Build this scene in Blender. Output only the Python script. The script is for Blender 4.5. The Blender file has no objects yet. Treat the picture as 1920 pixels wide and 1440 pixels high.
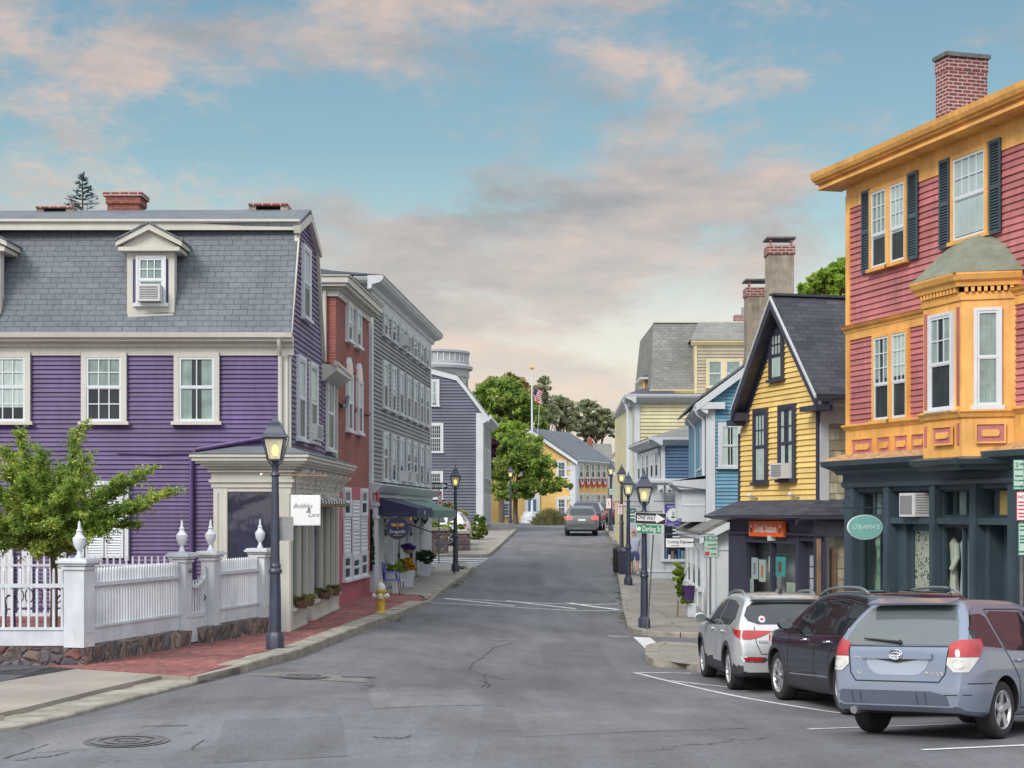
import bpy, bmesh, math, random
from mathutils import Vector, Matrix, noise as mnoise
from mathutils.bvhtree import BVHTree
from mathutils.geometry import tessellate_polygon
R = math.radians
SC = bpy.context.scene
COL = SC.collection
random.seed(7)

# ------------------------------------------------------------ camera, sky, sun, exposure
FPX = 3000.0            # focal length in pixels of the 1920 px wide photograph
CZ = 2.6                # camera height
cd = bpy.data.cameras.new('camera'); cam = bpy.data.objects.new('camera', cd); COL.objects.link(cam)
cd.sensor_width = 36.0; cd.lens = 36.0 * FPX / 1920.0; cd.shift_y = 0.125
cd.clip_start = 0.2; cd.clip_end = 3000
cam.location = (0, 0, CZ); cam.rotation_euler = (R(90), 0, 0)
SC.camera = cam
SUN_EL, SUN_AZ = 38.0, 215.0       # azimuth measured clockwise from +Y: behind the camera, to the left
world = bpy.data.worlds.new('World'); SC.world = world; world.use_nodes = True
SKYO = [(9.37, 2.2, 0.12)]
def build_world():
 nt = world.node_tree; N = nt.nodes; L = nt.links; N.clear()
 out = N.new('ShaderNodeOutputWorld'); bg = N.new('ShaderNodeBackground')
 bg.inputs['Strength'].default_value = 0.11
 L.new(bg.outputs[0], out.inputs[0])
 sky = N.new('ShaderNodeTexSky'); sky.sky_type = 'NISHITA'; sky.sun_disc = False
 sky.sun_elevation = R(SUN_EL); sky.sun_rotation = R(SUN_AZ); sky.air_density = 1.2; sky.dust_density = 1.5; sky.ozone_density = 2.0
 tc = N.new('ShaderNodeTexCoord')
 sep = N.new('ShaderNodeSeparateXYZ'); L.new(tc.outputs['Generated'], sep.inputs[0])
 # gradient of the open sky by elevation
 rp = N.new('ShaderNodeValToRGB'); L.new(sep.outputs['Z'], rp.inputs[0])
 e = rp.color_ramp.elements; e[0].position = 0.0; e[0].color = (6.6, 5.7, 4.5, 1); e[1].position = 0.30; e[1].color = (1.2, 2.3, 2.95, 1)
 for p, c in ((0.055, (6.2, 5.8, 4.6)), (0.115, (5.4, 5.1, 4.4)), (0.17, (2.8, 4.0, 4.0)), (0.22, (1.75, 3.0, 3.4))):
  q = e.new(p); q.color = (*c, 1)
 mx0 = N.new('ShaderNodeMix'); mx0.data_type = 'RGBA'; mx0.inputs[0].default_value = 0.8
 L.new(sky.outputs[0], mx0.inputs[6]); L.new(rp.outputs[0], mx0.inputs[7])
 def noise(scale, sc, loc, detail=6, rough=0.55, dist=0.0):
  mp = N.new('ShaderNodeMapping'); mp.inputs['Scale'].default_value = sc; mp.inputs['Location'].default_value = loc
  mp.inputs['Rotation'].default_value = (0, R(-13), 0)
  L.new(tc.outputs['Generated'], mp.inputs[0])
  n = N.new('ShaderNodeTexNoise'); n.inputs['Scale'].default_value = scale; n.inputs['Detail'].default_value = detail
  n.inputs['Roughness'].default_value = rough; n.inputs['Distortion'].default_value = dist
  L.new(mp.outputs[0], n.inputs[0]); return n
 n1 = noise(3.5, (1.3, 1.3, 2.7), SKYO[0], 9, 0.63, 0.25)
 n2 = noise(4.6, (1.3, 1.3, 4.2), (7.1, 4.2, 2.0), 8, 0.62)
 n3 = noise(1.2, (1.2, 1.2, 5.0), (1.1, 9.2, 5.0), 3, 0.5)
 # more cloud towards the horizon
 el = N.new('ShaderNodeMapRange'); L.new(sep.outputs['Z'], el.inputs[0]); el.inputs[1].default_value = 0.30; el.inputs[2].default_value = 0.05
 el.inputs[3].default_value = -0.035; el.inputs[4].default_value = 0.07
 add = N.new('ShaderNodeMath'); add.operation = 'ADD'; L.new(n1.outputs[0], add.inputs[0]); L.new(el.outputs[0], add.inputs[1])
 cm = N.new('ShaderNodeMapRange'); cm.interpolation_type = 'SMOOTHSTEP'; L.new(add.outputs[0], cm.inputs[0])
 cm.inputs[1].default_value = 0.42; cm.inputs[2].default_value = 0.57; cm.inputs[3].default_value = 0; cm.inputs[4].default_value = 0.86
 cr = N.new('ShaderNodeValToRGB'); L.new(n2.outputs[0], cr.inputs[0]); ce = cr.color_ramp.elements
 ce[0].position = 0.36; ce[0].color = (2.35, 2.3, 2.4, 1); ce[1].position = 0.66; ce[1].color = (5.5, 3.95, 3.15, 1)
 q = ce.new(0.5); q.color = (3.6, 3.1, 2.95, 1)
 cr2 = N.new('ShaderNodeMix'); cr2.data_type = 'RGBA'; cr2.inputs[7].default_value = (5.9, 5.5, 4.7, 1)
 mr = N.new('ShaderNodeMapRange'); L.new(n3.outputs[0], mr.inputs[0]); mr.inputs[1].default_value = 0.45; mr.inputs[2].default_value = 0.7
 mr.inputs[4].default_value = 0.5
 hz = N.new('ShaderNodeMapRange'); L.new(sep.outputs['Z'], hz.inputs[0]); hz.inputs[1].default_value = 0.19; hz.inputs[2].default_value = 0.02; hz.inputs[3].default_value = 0; hz.inputs[4].default_value = 0.62
 mxx = N.new('ShaderNodeMath'); mxx.operation = 'MAXIMUM'; L.new(mr.outputs[0], mxx.inputs[0]); L.new(hz.outputs[0], mxx.inputs[1])
 L.new(mxx.outputs[0], cr2.inputs[0]); L.new(cr.outputs[0], cr2.inputs[6])
 mx = N.new('ShaderNodeMix'); mx.data_type = 'RGBA'
 L.new(cm.outputs[0], mx.inputs[0]); L.new(mx0.outputs[2], mx.inputs[6]); L.new(cr2.outputs[2], mx.inputs[7])
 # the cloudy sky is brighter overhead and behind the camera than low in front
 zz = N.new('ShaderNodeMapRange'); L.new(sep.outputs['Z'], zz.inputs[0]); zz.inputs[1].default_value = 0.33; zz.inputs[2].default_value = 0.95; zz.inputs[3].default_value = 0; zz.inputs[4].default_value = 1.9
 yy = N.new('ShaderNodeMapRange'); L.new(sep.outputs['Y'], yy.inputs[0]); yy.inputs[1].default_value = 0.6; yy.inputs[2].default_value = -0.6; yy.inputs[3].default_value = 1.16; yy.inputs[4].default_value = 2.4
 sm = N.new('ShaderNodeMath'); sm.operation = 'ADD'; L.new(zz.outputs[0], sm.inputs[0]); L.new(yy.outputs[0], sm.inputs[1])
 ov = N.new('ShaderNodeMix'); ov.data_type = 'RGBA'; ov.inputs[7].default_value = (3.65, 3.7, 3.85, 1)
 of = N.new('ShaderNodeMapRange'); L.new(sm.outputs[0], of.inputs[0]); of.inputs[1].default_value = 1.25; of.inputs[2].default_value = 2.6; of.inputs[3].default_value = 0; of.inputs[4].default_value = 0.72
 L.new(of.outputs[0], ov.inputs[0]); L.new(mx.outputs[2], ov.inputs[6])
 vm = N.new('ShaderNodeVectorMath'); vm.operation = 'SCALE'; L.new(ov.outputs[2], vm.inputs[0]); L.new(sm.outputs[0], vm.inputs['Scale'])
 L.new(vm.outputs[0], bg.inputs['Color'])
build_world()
sl = bpy.data.lights.new('sun', 'SUN'); so = bpy.data.objects.new('sun', sl); COL.objects.link(so)
sl.energy = 2.2; sl.angle = R(22); sl.color = (1.0, 0.92, 0.83)
so.rotation_euler = (R(90 - SUN_EL), 0, R(-SUN_AZ) + math.pi)
SC.view_settings.view_transform = 'Standard'; SC.view_settings.look = 'None'
SC.view_settings.gamma = 1; SC.view_settings.exposure = 0.30; SC.view_settings.use_curve_mapping = False
SC.render.engine = 'CYCLES'
SC.cycles.max_bounces = 7; SC.cycles.transparent_max_bounces = 12

# ------------------------------------------------------------ helpers: terrain
def lerp(a, b, t): return a + (b - a) * t
def interp(tab, x):
 if x <= tab[0][0]: return tab[0][1]
 for (x0, y0), (x1, y1) in zip(tab, tab[1:]):
  if x <= x1:
   return lerp(y0, y1, (x - x0) / (x1 - x0))
 return tab[-1][1]
ZL = [(-50, -2.55), (17, -2.5), (24, -2.45), (34, -2.5), (45, -2.5), (55, -2.46), (62, -2.33), (70, -1.98), (80, -1.6), (90, -1.25), (100, -1.05), (110, -0.92), (125, -0.86), (600, -0.95)]
ZR = [(-50, -2.2), (10, -2.25), (17.9, -2.50), (21.5, -2.80), (25.2, -2.97), (27.3, -3.02), (32, -3.13), (43, -3.1), (50, -3.0), (58, -2.7), (70, -2.15), (80, -1.6), (90, -1.25), (100, -1.05), (110, -0.92), (125, -0.86), (600, -0.95)]
def gz0(x, y):
 t = min(1, max(0, (x + 4) / 8.0)); t = t * t * (3 - 2 * t)
 return CZ + lerp(interp(ZL, y), interp(ZR, y), t)
def gz(x, y):           # smoothed ground height
 return (gz0(x, y) * 2 + gz0(x, y - 1.5) + gz0(x, y + 1.5)) / 4
def G(px, py, dz=0.0):  # where a line of sight meets the ground
 a = (px - 960) / FPX; b = (960 - py) / FPX
 t = 8.0
 while t < 400:
  if CZ + b * t <= gz(a * t, t) + dz: break
  t += 0.1
 return (a * t, t)
def P(px, py, Y): return Vector(((px - 960) / FPX * Y, Y, CZ + (960 - py) / FPX * Y))
def Xp(px, Y): return (px - 960) / FPX * Y
def Zp(py, Y): return CZ + (960 - py) / FPX * Y

class Wall:
 """vertical plane: origin, unit direction d, outward normal n (towards the street)"""
 def __init__(s, x, y, dx, dy, flip=False):
  l = math.hypot(dx, dy); s.d = Vector((dx / l, dy / l, 0)); s.o = Vector((x, y, 0))
  n = Vector((s.d.y, -s.d.x, 0))
  if n.dot(s.o) > 0: n = -n
  if flip: n = -n
  s.n = n
  s.M = Matrix(((s.d.x, n.x, 0, x), (s.d.y, n.y, 0, y), (0, 0, 1, 0), (0, 0, 0, 1)))
 def uz(s, px, py, out=0.0):
  a = (px - 960) / FPX; o = s.o + s.n * out
  u = (a * o.y - o.x) / (s.d.x - a * s.d.y)
  t = o.y + u * s.d.y
  return u, CZ + (960 - py) / FPX * t
 def u(s, px, out=0.0): return s.uz(px, 960, out)[0]
 def z(s, px, py, out=0.0): return s.uz(px, py, out)[1]
 def pt(s, u, out=0.0, z=0.0): return s.M @ Vector((u, out, z))
 def off(s, out): 
  o = s.o + s.n * out
  w = Wall(o.x, o.y, s.d.x, s.d.y); w.n = s.n
  w.M = Matrix(((s.d.x, s.n.x, 0, o.x), (s.d.y, s.n.y, 0, o.y), (0, 0, 1, 0), (0, 0, 0, 1)))
  return w
 def Y(s, u): return s.o.y + u * s.d.y

# ------------------------------------------------------------ helpers: meshes
class MB:
 def __init__(s, M=None):
  s.v = []; s.f = []; s.fm = []; s.mats = []; s.M = M or Matrix.Identity(4); s.sm = []
  s.smooth = False
 def mi(s, m):
  if m not in s.mats: s.mats.append(m)
  return s.mats.index(m)
 def face(s, pts, m):
  n = len(s.v); s.v += [s.M @ Vector(p) for p in pts]; s.f.append(list(range(n, n + len(pts)))); s.fm.append(s.mi(m)); s.sm.append(s.smooth)
 def mesh(s, vs, fs, m):
  n = len(s.v); s.v += [s.M @ Vector(p) for p in vs]; k = s.mi(m)
  for f in fs: s.f.append([i + n for i in f]); s.fm.append(k); s.sm.append(s.smooth)
 def hexa(s, p, m):  # p: 4 bottom, 4 top
  s.mesh(p, [(0, 3, 2, 1), (4, 5, 6, 7), (0, 1, 5, 4), (1, 2, 6, 5), (2, 3, 7, 6), (3, 0, 4, 7)], m)
 def box(s, x0, x1, y0, y1, z0, z1, m):
  s.hexa([(x0, y0, z0), (x1, y0, z0), (x1, y1, z0), (x0, y1, z0), (x0, y0, z1), (x1, y0, z1), (x1, y1, z1), (x0, y1, z1)], m)
 def prism(s, poly, fn, a, b, m, caps=True):
  """poly: 2-D points; fn(p, t) -> 3-D point; extruded from t=a to t=b"""
  n = len(poly); vs = [fn(p, a) for p in poly] + [fn(p, b) for p in poly]
  fs = [(i, (i + 1) % n, (i + 1) % n + n, i + n) for i in range(n)]
  if caps: fs += [tuple(range(n))[::-1], tuple(range(n, 2 * n))]
  s.mesh(vs, fs, m)
 def tube(s, path, r, m, n=8, cap=True):
  path = [Vector(p) for p in path]; k = len(path); rs = r if isinstance(r, (list, tuple)) else [r] * k
  vs = []; up = None
  for i, p in enumerate(path):
   d = (path[min(i + 1, k - 1)] - path[max(i - 1, 0)]).normalized()
   a = Vector((0, 0, 1)) if abs(d.z) < 0.9 else Vector((1, 0, 0))
   if up is not None: a = up
   x = d.cross(a)
   if x.length < 1e-4: x = d.cross(Vector((0, 1, 0)))
   x.normalize(); y = x.cross(d).normalized(); up = y
   for j in range(n):
    t = 2 * math.pi * j / n; vs.append(p + (x * math.cos(t) + y * math.sin(t)) * rs[i])
  fs = [(i * n + j, i * n + (j + 1) % n, (i + 1) * n + (j + 1) % n, (i + 1) * n + j) for i in range(k - 1) for j in range(n)]
  if cap: fs += [tuple(range(n))[::-1], tuple(range((k - 1) * n, k * n))]
  o = s.smooth; s.smooth = True; s.mesh(vs, fs, m); s.smooth = o
 def lathe(s, prof, m, c=(0, 0, 0), n=16, ang=0.0, cap=True, smooth=True):
  vs = []
  for r, z in prof:
   for j in range(n):
    t = 2 * math.pi * j / n + ang; vs.append((c[0] + r * math.cos(t), c[1] + r * math.sin(t), c[2] + z))
  k = len(prof)
  fs = [(i * n + j, i * n + (j + 1) % n, (i + 1) * n + (j + 1) % n, (i + 1) * n + j) for i in range(k - 1) for j in range(n)]
  if cap: fs += [tuple(range(n))[::-1], tuple(range((k - 1) * n, k * n))]
  o = s.smooth; s.smooth = smooth; s.mesh(vs, fs, m); s.smooth = o
 def ball(s, c, r, m, n=12, k=8):
  rr = r if isinstance(r, (tuple, list)) else (r, r, r)
  vs = []; fs = []
  for i in range(k + 1):
   a = math.pi * i / k
   for j in range(n):
    t = 2 * math.pi * j / n
    vs.append((c[0] + rr[0] * math.sin(a) * math.cos(t), c[1] + rr[1] * math.sin(a) * math.sin(t), c[2] + rr[2] * math.cos(a)))
  for i in range(k):
   for j in range(n): fs.append((i * n + j, i * n + (j + 1) % n, (i + 1) * n + (j + 1) % n, (i + 1) * n + j))
  o = s.smooth; s.smooth = True; s.mesh(vs, fs, m); s.smooth = o
 def slab(s, pts, t, m):
  """flat polygon (3-D points) given a thickness downwards"""
  pts = [Vector(p) for p in pts]; n = len(pts); lo = [p - Vector((0, 0, t)) for p in pts]
  s.mesh(pts + lo, [tuple(range(n)), tuple(range(n, 2 * n))[::-1]] + [(i, i + n, (i + 1) % n + n, (i + 1) % n) for i in range(n)], m)
 def text(s, body, size, m, M, depth=0.006, align='CENTER', shear=0.0, bold=0.0, space=1.0, xs=1.0):
  cu = bpy.data.curves.new('t', 'FONT'); cu.body = body; cu.size = size; cu.extrude = depth / 2; cu.align_x = align; cu.align_y = 'CENTER'
  cu.shear = shear; cu.offset = bold; cu.space_character = space; cu.resolution_u = 3
  o = bpy.data.objects.new('t', cu); COL.objects.link(o)
  me = o.to_mesh()
  vs = [M @ Vector((v.co.x * xs, v.co.y, v.co.z)) for v in me.vertices]; fs = [tuple(p.vertices) for p in me.polygons]
  s.mesh(vs, fs, m); o.to_mesh_clear(); bpy.data.objects.remove(o); bpy.data.curves.remove(cu)
 def build(s, name, parent=None, world=True, merge=False, **props):
  me = bpy.data.meshes.new(name)
  off = Vector((0, 0, 0))
  if world and parent is not None:
   q = parent
   while q is not None: off += q.location; q = q.parent
  me.from_pydata([v - off for v in s.v], [], s.f); me.update()
  for m in s.mats: me.materials.append(m)
  me.polygons.foreach_set('material_index', s.fm); me.polygons.foreach_set('use_smooth', s.sm)
  uv = me.uv_layers.new(name='UVMap').data
  for p in me.polygons:
   n = p.normal
   if abs(n.z) > 0.985: t = Vector((1, 0, 0)); b = Vector((0, 1, 0))
   else:
    t = Vector((-n.y, n.x, 0)).normalized(); b = n.cross(t)
    if b.z < 0: b = -b
   for li in p.loop_indices:
    c = s.v[me.loops[li].vertex_index]; uv[li].uv = (c.dot(t), c.dot(b))
  if merge:
   bm = bmesh.new(); bm.from_mesh(me); bmesh.ops.remove_doubles(bm, verts=bm.verts, dist=1e-4)
   bmesh.ops.recalc_face_normals(bm, faces=bm.faces); bm.to_mesh(me); bm.free()
  if any(s.sm): me.set_sharp_from_angle(angle=R(40))
  o = bpy.data.objects.new(name, me); COL.objects.link(o)
  if parent is not None: o.parent = parent
  for k, v in props.items(): o[k] = v
  return o
def empty(name, loc, label=None, cat=None, group=None, rz=0.0, kind=None):
 o = bpy.data.objects.new(name, None); COL.objects.link(o); o.location = loc; o.rotation_euler = (0, 0, rz); o.empty_display_size = 0.3
 tag(o, label, cat, group, kind); return o
def tag(o, label=None, cat=None, group=None, kind=None):
 if label: o['label'] = label
 if cat: o['category'] = cat
 if group: o['group'] = group
 if kind: o['kind'] = kind
 return o
def copy_tree(o, parent=None):
 c = o.copy(); COL.objects.link(c); c.parent = parent
 for ch in [x for x in list(COL.objects) if x.parent == o]: copy_tree(ch, c)
 return c

# ------------------------------------------------------------ materials
MATS = {}
def nt_new(name):
 m = bpy.data.materials.new(name); m.use_nodes = True; N = m.node_tree.nodes; L = m.node_tree.links
 return m, N, L, N['Principled BSDF']
def _noise(N, L, vec, scale, detail=4, rough=0.55, dist=0):
 n = N.new('ShaderNodeTexNoise'); n.inputs['Scale'].default_value = scale; n.inputs['Detail'].default_value = detail
 n.inputs['Roughness'].default_value = rough; n.inputs['Distortion'].default_value = dist; L.new(vec, n.inputs[0]); return n
def _mr(N, L, src, a, b, c, d):
 n = N.new('ShaderNodeMapRange'); L.new(src, n.inputs[0])
 for i, v in enumerate((a, b, c, d)): n.inputs[i + 1].default_value = v
 return n
def _mul(N, L, col, val):   # colour * value
 h = N.new('ShaderNodeMix'); h.data_type = 'RGBA'; h.blend_type = 'MULTIPLY'; h.inputs[0].default_value = 1
 if hasattr(col, 'links'): L.new(col, h.inputs[6])
 else: h.inputs[6].default_value = (*col, 1)
 L.new(val, h.inputs[7]); return h.outputs[2]
def _mix(N, L, fac, a, b):
 h = N.new('ShaderNodeMix'); h.data_type = 'RGBA'; L.new(fac, h.inputs[0]) if hasattr(fac, 'links') else setattr(h.inputs[0], 'default_value', fac)
 for i, c in ((6, a), (7, b)):
  if hasattr(c, 'links'): L.new(c, h.inputs[i])
  else: h.inputs[i].default_value = (*c, 1)
 return h.outputs[2]
def _bump(N, L, B, h, s, d=0.02):
 b = N.new('ShaderNodeBump'); b.inputs['Strength'].default_value = s; b.inputs['Distance'].default_value = d; L.new(h, b.inputs['Height']); L.new(b.outputs[0], B.inputs['Normal'])
def paint(name, c, rough=0.55, var=0.16, scale=1.3, metal=0.0, bump=0.12, streak=True, coat=0.0, spec=0.5):
 """painted or plain surface: broad weathering, fine grain, vertical streaks"""
 if name in MATS: return MATS[name]
 m, N, L, B = nt_new(name)
 g = N.new('ShaderNodeNewGeometry').outputs['Position']
 a = _noise(N, L, g, scale, 5, 0.6)
 f = _mr(N, L, a.outputs[0], 0.3, 0.7, 1 - var, 1 + var)
 col = _mul(N, L, c, f.outputs[0])
 if streak:
  mp = N.new('ShaderNodeMapping'); mp.inputs['Scale'].default_value = (6, 6, 0.7); L.new(g, mp.inputs[0])
  b = _noise(N, L, mp.outputs[0], 1.6, 4, 0.65)
  f2 = _mr(N, L, b.outputs[0], 0.35, 0.75, 1 + var * 0.5, 1 - var * 0.8)
  col = _mul(N, L, col, f2.outputs[0])
 if 'siding' in name or 'purple' in name:      # each board has faded a little differently
  ri = _mr(N, L, N.new('ShaderNodeNewGeometry').outputs['Random Per Island'], 0, 1, 0.88, 1.12); col = _mul(N, L, col, ri.outputs[0])
 L.new(col, B.inputs['Base Color'])
 B.inputs['Roughness'].default_value = rough; B.inputs['Metallic'].default_value = metal
 B.inputs['Specular IOR Level'].default_value = spec
 if coat: B.inputs['Coat Weight'].default_value = coat; B.inputs['Coat Roughness'].default_value = 0.04
 if bump:
  h = _noise(N, L, g, 26, 4, 0.6); _bump(N, L, B, h.outputs[0], bump, 0.01)
 MATS[name] = m; return m
def emis(name, c, s):
 m, N, L, B = nt_new(name); B.inputs['Base Color'].default_value = (*c, 1); B.inputs['Emission Color'].default_value = (*c, 1); B.inputs['Emission Strength'].default_value = s
 MATS[name] = m; return m
def glassmat(name, tint=(0.02, 0.025, 0.03), mixf=0.5, rough=0.03, top=0.8):
 """reflective pane: part see-through, part dark gloss"""
 m, N, L, B = nt_new(name)
 B.inputs['Base Color'].default_value = (*tint, 1); B.inputs['Roughness'].default_value = rough; B.inputs['Specular IOR Level'].default_value = 0.9
 g = N.new('ShaderNodeNewGeometry').outputs['Position']; h = _noise(N, L, g, 1.4, 2, 0.5); _bump(N, L, B, h.outputs[0], 0.05, 0.05)
 if mixf > 0:
  tr = N.new('ShaderNodeBsdfTransparent'); tr.inputs[0].default_value = (0.85, 0.93, 0.92, 1)
  lw = N.new('ShaderNodeLayerWeight'); lw.inputs[0].default_value = 0.4
  f = _mr(N, L, lw.outputs['Facing'], 0.1, 0.95, 1 - mixf, top)
  mx = N.new('ShaderNodeMixShader'); L.new(f.outputs[0], mx.inputs[0]); L.new(tr.outputs[0], mx.inputs[1]); L.new(B.outputs[0], mx.inputs[2])
  L.new(mx.outputs[0], N['Material Output'].inputs[0])
 MATS[name] = m; return m
def bricks(name, c1, c2, mortar, bw=0.21, bh=0.072, ms=0.008, var=0.25, rough=0.85, bump=0.5, rot=0.0, bias=0.0, smooth=0.1, off=0.5):
 m, N, L, B = nt_new(name)
 uv = N.new('ShaderNodeUVMap').outputs[0]
 if rot:
  mp = N.new('ShaderNodeMapping'); mp.inputs['Rotation'].default_value = (0, 0, rot); L.new(uv, mp.inputs[0]); uv = mp.outputs[0]
 # a little wobble so that courses are not ruler-straight
 nz = _noise(N, L, uv, 1.7, 3, 0.6); ad = N.new('ShaderNodeVectorMath'); ad.operation = 'SCALE'; L.new(nz.outputs['Color'], ad.inputs[0]); ad.inputs['Scale'].default_value = bh * 0.22
 a2 = N.new('ShaderNodeVectorMath'); a2.operation = 'ADD'; L.new(uv, a2.inputs[0]); L.new(ad.outputs[0], a2.inputs[1])
 t = N.new('ShaderNodeTexBrick'); L.new(a2.outputs[0], t.inputs['Vector'])
 t.inputs['Color1'].default_value = (*c1, 1); t.inputs['Color2'].default_value = (*c2, 1); t.inputs['Mortar'].default_value = (*mortar, 1)
 t.inputs['Scale'].default_value = 1; t.inputs['Mortar Size'].default_value = ms; t.inputs['Mortar Smooth'].default_value = smooth
 t.inputs['Bias'].default_value = bias; t.inputs['Brick Width'].default_value = bw; t.inputs['Row Height'].default_value = bh; t.offset = off
 g = N.new('ShaderNodeNewGeometry').outputs['Position']
 n = _noise(N, L, g, 0.9, 5, 0.65); f = _mr(N, L, n.outputs[0], 0.3, 0.7, 1 - var, 1 + var)
 n2 = _noise(N, L, g, 14, 3, 0.6); f2 = _mr(N, L, n2.outputs[0], 0.3, 0.7, 0.86, 1.14)
 col = _mul(N, L, _mul(N, L, t.outputs[0], f.outputs[0]), f2.outputs[0])
 L.new(col, B.inputs['Base Color']); B.inputs['Roughness'].default_value = rough
 if bump:
  inv = _mr(N, L, t.outputs['Fac'], 0, 1, 1, 0); _bump(N, L, B, inv.outputs[0], bump, 0.012)
 MATS[name] = m; return m
def stonemat(name, cols, scale=4.5, squash=(1, 1, 1), mortar=(0.09, 0.085, 0.08)):
 m, N, L, B = nt_new(name)
 g = N.new('ShaderNodeNewGeometry').outputs['Position']
 mp = N.new('ShaderNodeMapping'); mp.inputs['Scale'].default_value = squash; L.new(g, mp.inputs[0])
 nz = _noise(N, L, mp.outputs[0], 3.0, 3, 0.6); ad = N.new('ShaderNodeVectorMath'); ad.operation = 'SCALE'; L.new(nz.outputs['Color'], ad.inputs[0]); ad.inputs['Scale'].default_value = 0.14
 a2 = N.new('ShaderNodeVectorMath'); L.new(mp.outputs[0], a2.inputs[0]); L.new(ad.outputs[0], a2.inputs[1])
 v = N.new('ShaderNodeTexVoronoi'); v.inputs['Scale'].default_value = scale; v.inputs['Randomness'].default_value = 1.0; L.new(a2.outputs[0], v.inputs[0])
 v2 = N.new('ShaderNodeTexVoronoi'); v2.feature = 'DISTANCE_TO_EDGE'; v2.inputs['Scale'].default_value = scale; L.new(a2.outputs[0], v2.inputs[0])
 sp = N.new('ShaderNodeSeparateColor'); L.new(v.outputs['Color'], sp.inputs[0])
 cr = N.new('ShaderNodeValToRGB'); cr.color_ramp.interpolation = 'CONSTANT'; L.new(sp.outputs[0], cr.inputs[0]); e = cr.color_ramp.elements
 e[0].position = 0; e[0].color = (*cols[0], 1); e[1].position = 1.0 / len(cols); e[1].color = (*cols[1], 1)
 for i in range(2, len(cols)): q = e.new(i / len(cols)); q.color = (*cols[i], 1)
 n2 = _noise(N, L, g, 18, 5, 0.7); f2 = _mr(N, L, n2.outputs[0], 0.3, 0.7, 0.6, 1.4)
 c = _mul(N, L, cr.outputs[0], f2.outputs[0])
 ed = _mr(N, L, v2.outputs[0], 0.015, 0.06, 0, 1)
 L.new(_mix(N, L, ed.outputs[0], mortar, c), B.inputs['Base Color']); B.inputs['Roughness'].default_value = 0.85
 hh = N.new('ShaderNodeMath'); hh.operation = 'ADD'; L.new(_mr(N, L, v2.outputs[0], 0.0, 0.2, 0, 1).outputs[0], hh.inputs[0]); L.new(_mr(N, L, n2.outputs[0], 0, 1, 0, 0.5).outputs[0], hh.inputs[1])
 _bump(N, L, B, hh.outputs[0], 0.9, 0.05)
 MATS[name] = m; return m
def leafmat(name, c1, c2, c3, scale=1.2, trans=0.35):
 m, N, L, B = nt_new(name)
 g = N.new('ShaderNodeNewGeometry')
 n = _noise(N, L, g.outputs['Position'], scale, 3, 0.6)
 cr = N.new('ShaderNodeValToRGB'); e = cr.color_ramp.elements; L.new(n.outputs[0], cr.inputs[0])
 e[0].position = 0.33; e[0].color = (*c1, 1); e[1].position = 0.68; e[1].color = (*c3, 1); q = e.new(0.5); q.color = (*c2, 1)
 rv = _mr(N, L, g.outputs['Random Per Island'], 0, 1, 0.6, 1.4)
 col = _mul(N, L, cr.outputs[0], rv.outputs[0]); L.new(col, B.inputs['Base Color'])
 B.inputs['Roughness'].default_value = 0.6; B.inputs['Specular IOR Level'].default_value = 0.25
 tl = N.new('ShaderNodeBsdfTranslucent'); L.new(col, tl.inputs[0]); mx = N.new('ShaderNodeMixShader'); mx.inputs[0].default_value = trans
 L.new(B.outputs[0], mx.inputs[1]); L.new(tl.outputs[0], mx.inputs[2]); L.new(mx.outputs[0], N['Material Output'].inputs[0])
 MATS[name] = m; return m
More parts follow.
